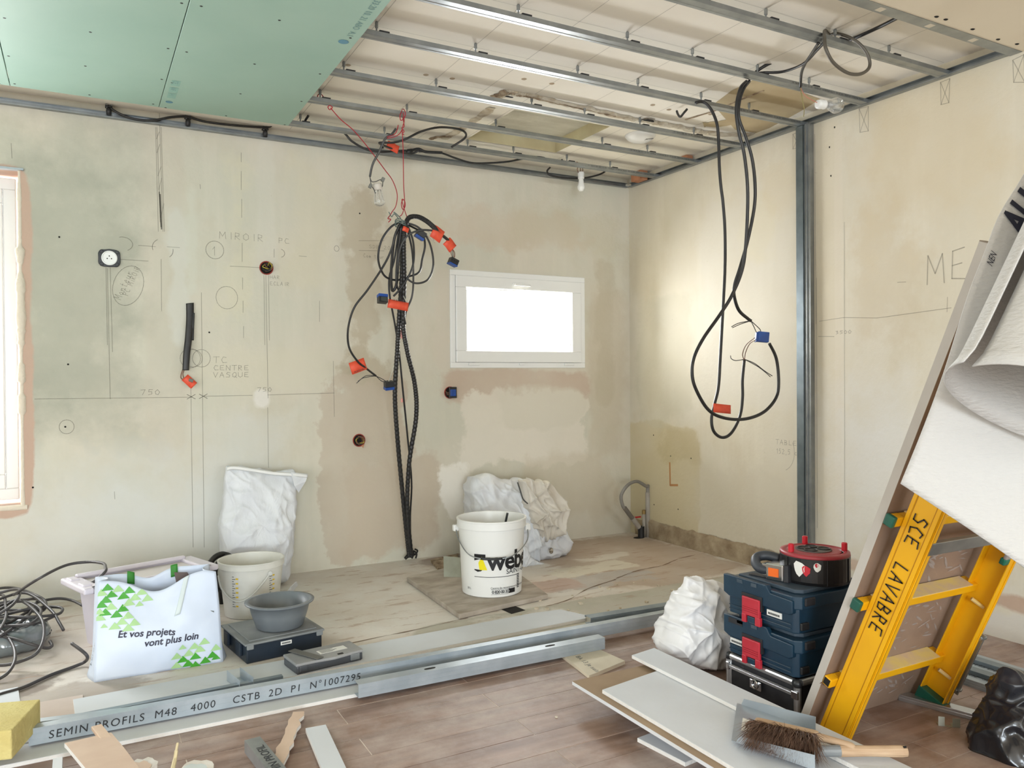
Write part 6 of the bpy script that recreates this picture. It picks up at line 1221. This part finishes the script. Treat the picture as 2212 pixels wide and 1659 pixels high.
hp = [eL, eL+fw*.06+side_v*.02+V((0,0,-.055)), cw-side_v*.10+fw*(R1+.008)+V((0,0,.212)), cw+fw*(R1+.018)+V((0,0,.196)), cw+side_v*.10+fw*(R1+.008)+V((0,0,.21)), eR+fw*.06-side_v*.005+V((0,0,-.06)), eR]
cable('wire_handle', hp, .0028, 'galvanised', e, n=7); g_ = cat_rom(hp, 8); MB().tube(g_[20:29], .006, 8).build('handle_grip', 'black_plastic', e, smooth=True)
for p, s in ((eL,-1),(eR,1)): MB(Matrix.Translation(p)).box(-.014,.014,-.012,.012,-.018,.014).build('handle_ear', 'bucket_white', e, bevel=.005)
st_ = empty('stirring_rod', cw+V((.06,.05,.02)), 'thin dark rod standing in the printed bucket', 'tool'); MB().tube([cw+V((.04,.06,.02)), cw+side_v*.095+V((.01,.05,.375))], .006, 8).build('rod', 'black_plastic', st_)
# worn wooden board under it
e = empty('wooden_board', (1.783,3.6617,0), 'worn square wooden board under the printed bucket', 'board'); c4 = [(1.5135,3.9598,0.024), (1.4794,3.2195,0.024), (1.9917,3.2991,0.024), (2.1538,4.1814,0.024)]
MB().prism([(q[0],q[1]) for q in c4], .002, .024).build('board', M('worn_board', (186,176,164), .85, col2=(156,144,130), scale=7, bump=.45, bscale=24, stretch=(1,2.2,1)), e, bevel=.003)
e = empty('metal_plate', (1.6886,3.7695,0.024), 'small dusty galvanised plate leaning behind the printed bucket', 'metal offcut'); q = [V((1.6862,3.86,0.0067)), V((1.769,3.8,0.0044)), V((1.798,3.86,0.1143)), V((1.7108,3.92,0.1226))]; b = MB(); b.poly(q); b.build('plate', M('dusty_metal', (168,168,156), .5, .5, (150,150,136), 10), e, solid=.003)
e = empty('floor_tile_pile', (1.831,4.284,0), 'thin broken board piece lying at the foot of the back wall', 'board'); MB().prism([(q_[0],q_[1]) for q_ in [(1.7985,4.311,0.012),(2.0116,4.3847,0.012),(1.8567,4.0796,0.012),(1.7472,4.0562,0.012)]], .0, .014).build('slab', 'rubble_brown', e)
MB().prism([(q_[0],q_[1]) for q_ in [(1.7134,3.2737,0.001),(1.795,3.2875,0.001),(1.8056,3.1951,0.001),(1.7221,3.1766,0.001)]], .0006, .0012).build('floor_hole', 'dark_hole', fl)
# white measuring bucket
cm = V((.690,3.80,0)); e = empty('measuring_bucket', cm, 'white plastic bucket with yellow measuring marks', 'bucket')
r0, r1, h2 = .118, .143, .252
bucket(cm, r0, r1, h2, e, M('bucket_dusty', (222,221,214), .5, col2=(208,206,196), scale=7), .007)
for o in e.children:
    for q in o.data.polygons: q.use_smooth = True
    m_ = o.modifiers.new('split', 'EDGE_SPLIT'); m_.split_angle = math.radians(28)
view2 = math.atan2(-cm.y, -cm.x)
def on_mb(s, z, o=.0015): r = r0+(r1*.985-r0)*z/(h2*.88)+o; a = view2+s/r; return cm+V((r*math.cos(a), r*math.sin(a), z))
M('mark_yellow', (226,190,40), .5)
for s0 in (-.078,.092):
    for k in range(7):
        b = MB(); z = .06+.021*k; b.v = [on_mb(s0+.008,z), on_mb(s0+.020,z), on_mb(s0+.020,z+.007), on_mb(s0+.008,z+.007)]; b.f = [(0,1,2,3)]; b.build('yellow_mark', 'mark_yellow', e, recalc=False)
        for (dz, ln) in ((0,.016),(.0105,.009)):
            b = MB(); b.v = [on_mb(s0-.010,z+dz), on_mb(s0-.010+ln,z+dz), on_mb(s0-.010+ln,z+dz+.003), on_mb(s0-.010,z+dz+.003)]; b.f = [(0,1,2,3)]; b.build('scale_mark', 'grey_print', e, recalc=False)
hp = [on_mb(.085,.205,.006), on_mb(.05,.165,.008), on_mb(.0,.115,.010), on_mb(-.05,.09,.010), on_mb(-.10,.10,.010), on_mb(-.16,.14,.010), on_mb(-.2,.19,.008)]
cable('bail_handle', hp, .0045, M('bail_white', (206,206,200), .4), e, n=8); MB().tube([on_mb(.085,.205,0), on_mb(.085,.205,.012)], .009, 12).build('handle_pivot', 'bail_white', e)
# black case with grey lid
T, LC = front((0.541,3.1082,0), (0.8491,3.1507,0)); e = empty('parts_case', T @ V((LC/2,.15,0)), 'dark blue plastic case with dusty grey lid under the bowl', 'case')
M('case_navy', (28,40,54), .4, col2=(22,32,44), scale=8); M('lid_dusty', (138,142,142), .55, col2=(120,124,126), scale=6)
MB(T).prism([(.004,.004),(LC-.004,.004),(LC-.004,.296),(.004,.296)], 0, .072).build('tray', 'case_navy', e, bevel=.006)
MB(T).prism([(-.004,-.004),(LC+.004,-.004),(LC+.006,.30),(-.004,.304)], .070, .079).build('lid', 'lid_dusty', e, bevel=.004)
MB(T).box(.02, LC-.02, .02, .28, .0785, .083).build('lid_panel', 'lid_dusty', e, bevel=.003)
MB(T).box(LC*.44, LC*.58, .002, .0055, .046, .060).build('label_plate', 'label_white', e); [MB(T).box(LC*(.455+.016*k_), LC*(.466+.016*k_), .0012, .0018, .050, .056).build('label_print', 'dark_print', e) for k_ in range(7)]
for y in (.05,.2): MB(T).box(-.008,.004,y,y+.05,.02,.070).build('side_latch', 'case_navy', e, bevel=.003)
MB(T).box(.004,.03,-.006,.004,.055,.074).build('corner_clip', 'lid_dusty', e, bevel=.003); MB(T).box(LC-.03,LC-.004,-.006,.004,.055,.074).build('corner_clip', 'lid_dusty', e, bevel=.003)
# grey bowl
cb_ = T @ V((.178,.125,.0835)); e = empty('mixing_bowl', cb_, 'round grey plastic mixing bowl standing on the dark case', 'bowl')
MB().lathe([(.082,0),(.092,.006),(.110,.06),(.119,.098),(.135,.101),(.136,.106),(.118,.107),(.107,.062),(.088,.012),(.001,.010)], 48, c=cb_).build('bowl', M('bowl_grey', (104,110,116), .38, col2=(118,124,128), scale=5), e, smooth=True)
MB().box(cb_.x-.062, cb_.x-.052, cb_.y+.055, cb_.y+.06, cb_.z+.05, cb_.z+.062).build('plaster_speck', 'gypsum', e)
# organiser case
T, LO = front((0.6762,2.8737,0.013), (0.9342,2.9099,0.013)); e = empty('organiser_case', T @ V((LO/2,.07,0)), 'small grey organiser case with a paper label', 'case')
MB(T).prism([(0,.0),(LO,.0),(LO+.002,.125),(.0,.13)], 0, .03).build('tray', M('organiser_dark', (78,82,88), .45), e, bevel=.006)
MB(T).prism([(-.002,-.002),(LO*.28,-.004),(LO*.55,-.014),(LO*.8,-.006),(LO+.002,-.002),(LO+.004,.127),(-.002,.132)], .029, .040).build('lid', M('organiser_lid', (138,140,142), .5, col2=(156,156,156), scale=8), e, bevel=.004)
MB(T).box(LO*.42, LO*.84, .045, .085, .0402, .0408).build('paper_label', 'label_white', e)
for k in range(5): MB(T).box(LO*.45, LO*(.62+.04*(k % 3)), .05+.007*k, .0525+.007*k, .0409, .0412).build('label_print', 'grey_print', e)
MB(T).box(LO*.80, LO*.94, -.008, .004, .008, .032).build('latch', 'grey_plastic', e, bevel=.003); MB(T).box(LO*.04, LO*.16, -.004, .004, .008, .030).build('latch', M('organiser_dark'), e, bevel=.003); MB(T).box(LO*.62, LO*.70, .0, .012, .0395, .0412).build('hook_hole', 'dark_hole', e)
e = empty('metal_strip', T @ V((LO*.2,.05,.04)), 'flat dark metal strip lying across the organiser case', 'metal offcut'); pA, pB = T @ V((LO*.34,-.004,.046)), T @ V((LO*.14,.145,.046)); T3 = frame(pA, pB-pA); MB(T3).box(0, (pB-pA).length, -.016, .016, -.003, .0).build('strip', M('dark_steel', (112,112,108), .5, .4), e, bevel=.001)

# ---------------------------------------------------------------- cable coil at the left
M('coil_cable', (58,56,58), .42, col2=(74,70,70), scale=8)
e = empty('cable_coil', (-0.252,3.658,0), 'loose tangle of dark cable on the floor at the left', 'cable')
co = [
 [(-0.4287,4.2393,0.1),(-0.3677,4.3397,0.12),(-0.2743,4.2884,0.13),(-0.1843,4.1019,0.13),(-0.1414,4.0328,0.11),(-0.1514,3.9183,0.1),(-0.239,3.9843,0.1),(-0.3249,4.0182,0.1),(-0.4121,4.0692,0.08)],
 [(-0.3622,3.8872,0.12),(-0.3004,3.9171,0.13),(-0.2369,3.9571,0.15),(-0.1507,3.6889,0.14),(-0.1306,3.5554,0.1),(-0.1502,3.4613,0.06),(-0.2107,3.4803,0.03),(-0.2712,3.508,0.02),(-0.3325,3.5498,0.03)],
 [(-0.3594,3.8539,0.1),(-0.2938,3.8261,0.12),(-0.1944,3.769,0.12),(-0.097,3.7877,0.11),(-0.073,3.8494,0.11),(-0.0859,3.9036,0.11),(-0.1347,3.9318,0.11),(-0.2005,3.8923,0.11),(-0.2602,3.7969,0.1),(-0.3335,3.7368,0.1)],
 [(-0.3518,3.9531,0.14),(-0.2924,4.0383,0.15),(-0.2082,4.0573,0.15),(-0.1148,3.8342,0.12),(-0.0828,3.7323,0.09),(-0.0674,3.6859,0.07)],
 [(-0.3665,4.1231,0.15),(-0.3132,4.0927,0.16),(-0.2693,4.0765,0.17),(-0.2365,4.0144,0.18),(-0.2347,3.9218,0.17),(-0.2629,3.8467,0.15),(-0.3257,3.8302,0.12)],
 [(-0.315,3.6966,0.09),(-0.2336,3.6216,0.08),(-0.1704,3.5799,0.06),(-0.1252,3.6066,0.03),(-0.1068,3.6271,0.03),(-0.114,3.6603,0.04)],
 [(-0.3397,3.8079,0.1),(-0.2776,3.7078,0.09),(-0.2331,3.5635,0.07),(-0.2204,3.4493,0.05),(-0.2338,3.3859,0.03),(-0.261,3.3705,0.015),(-0.3017,3.359,0.01)],
 [(-0.0987,3.8506,0.09),(-0.1926,3.7259,0.09),(-0.286,3.7155,0.08),(-0.3473,3.7184,0.08)],
 [(-0.3705,4.1658,0.12),(-0.3076,4.1312,0.14),(-0.2804,3.9119,0.14),(-0.27,3.7602,0.13),(-0.2795,3.6334,0.12)],
 [(-0.1718,4.0096,0.12),(-0.1975,3.8308,0.11),(-0.2522,3.677,0.1),(-0.3099,3.6341,0.08)],
 [(-0.3982,4.0995,0.11),(-0.278,4.0709,0.12),(-0.172,4.0184,0.13),(-0.1425,3.9122,0.12),(-0.2008,3.8991,0.12),(-0.2985,3.8889,0.11),(-0.3795,3.9009,0.1)],
 [(-0.3749,3.8562,0.13),(-0.2867,3.9545,0.14),(-0.2115,3.951,0.14),(-0.1507,3.8156,0.13),(-0.174,3.673,0.12),(-0.2542,3.7084,0.11),(-0.3561,3.8173,0.1)],
]
for pts in co: MB().tube(cat_rom(pts, 8), .0062, 8).build('cable_turn', 'coil_cable', e, smooth=True)
sub(cable('trailing_cable', [V((-0.2573,4.018,0.16)), V((-0.1598,3.75,0.2725)), V((-0.0626,3.85,0.2969)), V((0.0239,3.85,0.3025)), V((0.0781,3.75,0.3104)), V((0.086,3.65,0.3126)), V((0.0813,3.6,0.3048)), V((0.0379,3.6,0.2691)), V((-0.0047,3.6,0.2598))], .0062, 'coil_cable', label='dark cable arching from the tangle over the plastic bin', cat='cable'))
sub(cable('trailing_cable', [(-0.2053,3.9884,0.1),(-0.1663,4.0879,0.1),(-0.0954,4.1065,0.1),(-0.0407,4.0816,0.09),(0.0012,4.0054,0.08)], .0062, 'coil_cable', label='dark cable running from the tangle behind the bin', cat='cable'))
sub(cable('trailing_cable', [(-0.299,3.1781,0.008),(-0.2497,3.217,0.008),(-0.1839,3.2495,0.008),(-0.1022,3.3372,0.008),(-0.0287,3.3912,0.008),(0.0097,3.3978,0.02),(0.0113,3.3462,0.06),(-0.0356,3.4123,0.09)], .0062, 'coil_cable', label='dark cable crossing the floor in front of the tangle', cat='cable'))
e = empty('wrapped_coil', (-0.252,3.658,0), 'film wrapped grey cable coil under the loose tangle', 'cable')
cc = V((-0.2686,3.7897,0)); R9 = .155
b = MB(); 
def wc(u, v):
    a = u*2*math.pi; ph = v*2*math.pi; rr = .05+.007*noise.noise(V((a*3,ph*2,1)))+.005*abs(noise.noise(V((a*9,ph*3,4))))
    return cc+V(((R9-.05+rr*math.cos(ph))*math.cos(a), (R9-.05+rr*math.cos(ph))*math.sin(a), max(.0, .046+rr*math.sin(ph)*.92)))
b.grid(wc, 72, 18, wrap=True); b.build('film_wrap', M('film_grey', (134,140,142), .18, col2=(96,104,108), scale=7, coat=.6), e, smooth=True)
MB().lathe([(.058,.02),(.058,.05)], 24, c=cc).build('core_disc', M('core_dark', (70,74,76), .5), e)

# ---------------------------------------------------------------- leaning board, ladder
LEAN = .42; un = V((0,-LEAN,1)).normalized(); nn_ = V((0,-1,-LEAN)).normalized()   # up along the lean, outwards to the viewer
T = frame((1.970,1.757,TZ), (1,0,0), uz=V((0,-.405,1)))
e = empty('leaning_panel', (2.3,1.75,TZ), 'brown dusty panel with pale edge leaning behind the ladder', 'panel')
MB(T).box(.002, .62, -.026, -.001, 0, 1.545).build('face', M('panel_brown', (150,126,108), .7, col2=(130,108,92), scale=4, bump=.08, bscale=25), e)
MB(T).box(0, .002, -.026, .0, 0, 1.545).build('edge_band', M('panel_edge', (190,184,176), .7, col2=(186,180,172), scale=14), e)
MB(T).box(0, .62, -.026, .0, 1.545, 1.548).build('top_edge', M('panel_top', (140,128,114), .8), e)
bb = MB(T); 
M('plaster_smear', (186,174,166), .9, alpha=.5)
for i in range(70):
    x, z = random.uniform(.28,.50), random.uniform(.05,.62); w, h_ = random.uniform(.008,.03), random.uniform(.002,.006); a = random.uniform(-.9,.5)
    bb.poly([(x+w*math.cos(a)*s-h_*t*math.sin(a), -.0268-.00002*i, z+w*math.sin(a)*s+h_*t*math.cos(a)) for s, t in ((-1,-.2),(0,-1),(1,-.3),(.9,.5),(0,1),(-.8,.6))])
bb.build('plaster_smears', 'plaster_smear', e, recalc=False, kind='stuff')
# ladder
M('ladder_yellow', (238,178,16), .38, col2=(226,164,14), scale=4); M('ladder_green', (20,104,82), .42, col2=(30,84,70), scale=10); M('rung_top', (206,178,150), .75, col2=(222,196,120), scale=18)
TL = frame((2.000,1.700,TZ), (1,0,0), uz=un)   # local: x along rungs, y away from viewer, z up the stile
e = empty('ladder', (2.25,1.68,TZ), 'yellow ladder with green caps and black marker letters', 'ladder')
LZ, SW = 1.62, .088; WI = .50
def stile(x, s):
    b = MB(TL); t = .0045; f = .034
    b.box(min(x,x+s*t), max(x,x+s*t), -SW, 0, .0, LZ)                      # web
    b.box(min(x,x+s*f), max(x,x+s*f), -SW, -SW+t, .0, LZ)                  # flange to the viewer
    b.box(min(x,x+s*f), max(x,x+s*f), -t, 0, .0, LZ)                       # flange behind
    b.box(min(x-s*.002,x), max(x-s*.002,x), -SW+.0, -SW+.012, .0, LZ); b.box(min(x-s*.002,x), max(x-s*.002,x), -.012, 0, .0, LZ)
    b.box(min(x+s*.008,x+s*.013), max(x+s*.008,x+s*.013), -SW-.003, -SW, .0, LZ)
    return b
for yy in (-SW+.0135,-.0145): MB(TL).box(-.0006, .001, yy, yy+.0016, 0, LZ).build('stile_groove_shade', M('groove_shade_amber', (176,120,10), .5), e)  # thin darker strips, the shade of the grooves painted as colour
MB(TL).box(.016, .019, -SW-.0008, -SW+.001, 0, LZ).build('stile_groove_shade', M('groove_shade_amber'), e)
stile(0, 1).build('stile', 'ladder_yellow', e, bevel=.0015, seg=1); far = stile(WI, -1).build('stile', 'ladder_yellow', e, bevel=.0015, seg=1)
RZS = (.185,.467,.750,1.033,1.316)
for i, z in enumerate(RZS):
    x0 = -.030 if i < 3 else .004; r_ = MB(TL).box(x0, .004, .001, .028, z-.015, z+.015).box(.004, WI-.004, -.020, .028, z-.014, z+.014).build('rung', 'ladder_yellow', e, bevel=.003)
    MB(TL).box(.035, WI-.036, -.0205, .0282, z+.0141, z+.0165).build('rung_tread', 'rung_top', r_)
    if i == 0: MB(TL).box(x0-.0008, x0, .004, .025, z-.011, z+.011).build('rung_bore', 'dark_hole', r_)
    elif i < 3: MB(TL).box(x0-.012, x0+.004, .0, .030, z-.017, z+.017).build('end_cap', 'ladder_green', r_, bevel=.004)
    MB(TL).tube([(WI-.0046,-.062,z+.03-.075),(WI-.030,-.030,z-.03)], .006, 8).build('rung_rivet', 'rung_top', far) if i < 2 else None
for x, s in ((0,1),(WI,-1)):
    MB(TL).prism([(min(x-s*.003,x+s*.036),-SW-.004),(max(x-s*.003,x+s*.036),-SW-.004),(max(x-s*.003,x+s*.036),.004),(min(x-s*.003,x+s*.036),.004)], -.002, .062).build('foot_shoe', 'ladder_green', e, bevel=.003) if s < 0 else MB(TL).box(x+.0046, x+.033, -SW+.006, -.006, .0, .05).build('foot_shoe', 'ladder_green', e)
MB(TL).box(WI+.001, WI+.006, -SW-.012, -SW+.016, .10, .34).build('hinge_plate', 'galvanised', e, bevel=.002)
for z in (.115,.325): MB(TL).tube([(WI-.01,-SW-.004,z),(WI+.022,-SW-.004,z)], .006, 8).build('bolt', 'galvanised', e); MB(TL).lathe([(.011,0),(.011,.007)], 6, c=(WI+.006,-SW-.004,z)).build('bolt_nut', 'galvanised', e)
MB(TL).box(WI-.058, WI-.006, -SW+.002, -SW+.014, .62, .80).build('guide_bracket', M('bracket_grey', (150,142,136), .6), e, bevel=.004); MB(TL).box(WI-.058, WI-.006, -SW+.002, -SW+.02, .60, .622).build('bracket_foot', 'ladder_green', e, bevel=.004)
MB(TL).box(.02, WI-.03, -SW-.002, -SW+.012, .695, .735).build('spreader_bar', 'galvanised', e, bevel=.002)
for z in (.09,.30): MB(TL).lathe([(.005,0),(.005,.0006)], 10).build('rivet_hole', M('rust_hole', (110,70,30), .8), e).matrix_local = Matrix.Translation(V(TL @ V((.022,-SW-.0005,z)))-ORG[e]) @ frame((0,0,0), (1,0,0), uz=nn_)
ribs = []
def marker(txt, z0, w, h):
    strokes = hand_strokes(txt, w, h, .28); b = MB(TL)
    for st in strokes:
        for a, c in zip(st[:-1], st[1:]):
            A2, C2 = V((a[0], a[1], 0)), V((c[0], c[1], 0)); d = (C2-A2).normalized(); pn = V((-d.y, d.x, 0))*.0021; ee = d*.0012
            b.poly([(-.0032, -SW*.5+.020-q.y, z0-q.x) for q in (A2-ee+pn, A2-ee-pn, C2+ee-pn, C2+ee+pn)])
    b.build('marker_lettering', M('marker_black', (40,28,18), .6), e, recalc=False)
marker('SCE', .795, .026, .042); marker('LAVABRE', .640, .0265, .042)
MB(TL).box(-.0030, -.0022, -SW+.006, -SW+.062, .875, 1.01).build('maker_sticker', 'sticker_white', e)
MB(TL).box(-.0034, -.0030, -SW+.018, -SW+.054, .915, 1.005).build('sticker_logo', M('logo_green', (52,72,68), .6), e)
lettering('MACC', .030, plane_map(TL @ V((-.0038,-SW+.026,.922)), un, TL.to_3x3() @ V((0,1,0))), 'sticker_white', e, bold=.0008)
e = empty('base_bar', (2.55,1.66,TZ), 'flat grey aluminium bar on the floor under the far ladder foot', 'metal profile'); pA, pB = V((2.4341,1.6968,-0.012)), V((2.4819,1.5311,-0.012)); T3 = frame(pA, pB-pA); MB(T3).box(-.03, (pB-pA).length+.05, -.004, .04, -.008, .012).box(-.03, (pB-pA).length+.05, -.006, -.004, -.008, .004).build('bar', 'aluminium', e, bevel=.001)
e = empty('clip_offcut', (2.3708,1.537,-0.02), 'small torn metal clip on the tiles beside the black bag', 'debris'); T3 = frame((2.3514,1.5366,-0.02), V((2.3901,1.4996,-0.02))-V((2.3514,1.5366,-0.02))); MB(T3).box(0,.018,0,.03,0,.001).box(0,.018,0,.001,0,.03).box(.018,.04,0,.012,0,.001).box(.04,.062,0,.03,0,.001).box(.04,.062,0,.001,0,.028).build('clip', M('dusty_metal'), e)

# ---------------------------------------------------------------- roll of white textured paper over the ladder
M('roll_paper', (196,195,192), .6, bump=.35, bscale=55, stretch=(1,1,3)); M('roll_back', (196,196,190), .7)
e = empty('paper_roll', (1.3926,0.8922,1.088), 'large loose roll of white textured paper resting on the ladder', 'paper roll')
tip, corner, topl = V((1.4022,0.8984,1.0881)), V((1.2708,0.8999,0.888)), V((1.5831,0.86,1.4533))
ax = (topl-corner).normalized(); ctr = V((1.5649,0.8204,1.0182)); sd = (ctr-tip); sd = (sd-ax*sd.dot(ax)); RT = sd.length; sd.normalize(); nv = ax.cross(sd).normalized()
if nv.dot(V((0,0,1.08))-ctr) < 0: nv = -nv
ctr = tip+sd*(RT+.035)+ax*.03
def tube_pt(u, v):        # spiral of the rolled sheet, u round, v along
    a = math.pi+u*2*math.pi*1.0; r = RT*(1-.10*u); lipf = .012*math.exp(-v*40)
    return ctr+sd*math.cos(a)*(r+lipf)+nv*math.sin(a)*(r+lipf)*.92+ax*(v*.95)+sd*(.055*v)
b = MB(); b.grid(tube_pt, 72, 30); b.build('rolled_sheet', 'roll_paper', e, smooth=True, solid=.003)
c2 = V((1.8373,0.8386,0.5645)); top2 = c2+(topl-corner)*1.25
edgeL = cat_rom([V((1.5613,1.1055,0.8441)), V((1.5945,1.0771,0.96)), V((1.6283,1.0484,1.0894)), V((1.6735,1.0252,1.2479)), V((1.7075,1.0075,1.3449)), V((1.7464,0.9985,1.4262)), V((1.8138,0.9853,1.5167)), V((1.9171,0.9646,1.6738))], 6)
def under(u, v):
    i = v*(len(edgeL)-1); k = min(int(i), len(edgeL)-2); p = edgeL[k].lerp(edgeL[k+1], i-k)
    q = c2.lerp(top2, v)+nv*(-.02); s = p.lerp(q, u); return s+nv*(.02*math.sin(u*math.pi)*(1-v*.6))
b = MB(); b.grid(under, 40, 44); b.build('loose_sheet', 'roll_paper', e, smooth=True, solid=.003)
def on_under(a, c): return under(c, a)+(V((0,0,1.08))-under(c, a)).normalized()*.006
lettering('AU', .085, lambda a, c: on_under(.70+a/(edgeL[-1]-edgeL[0]).length, .135-c*2.0), M('print_navy', (32,34,50), .6), e, bold=.003, cut=.015)
lettering('NEN', .02, lambda a, c: on_under(.545+a/(edgeL[-1]-edgeL[0]).length, .05-c*2), 'print_navy', e)
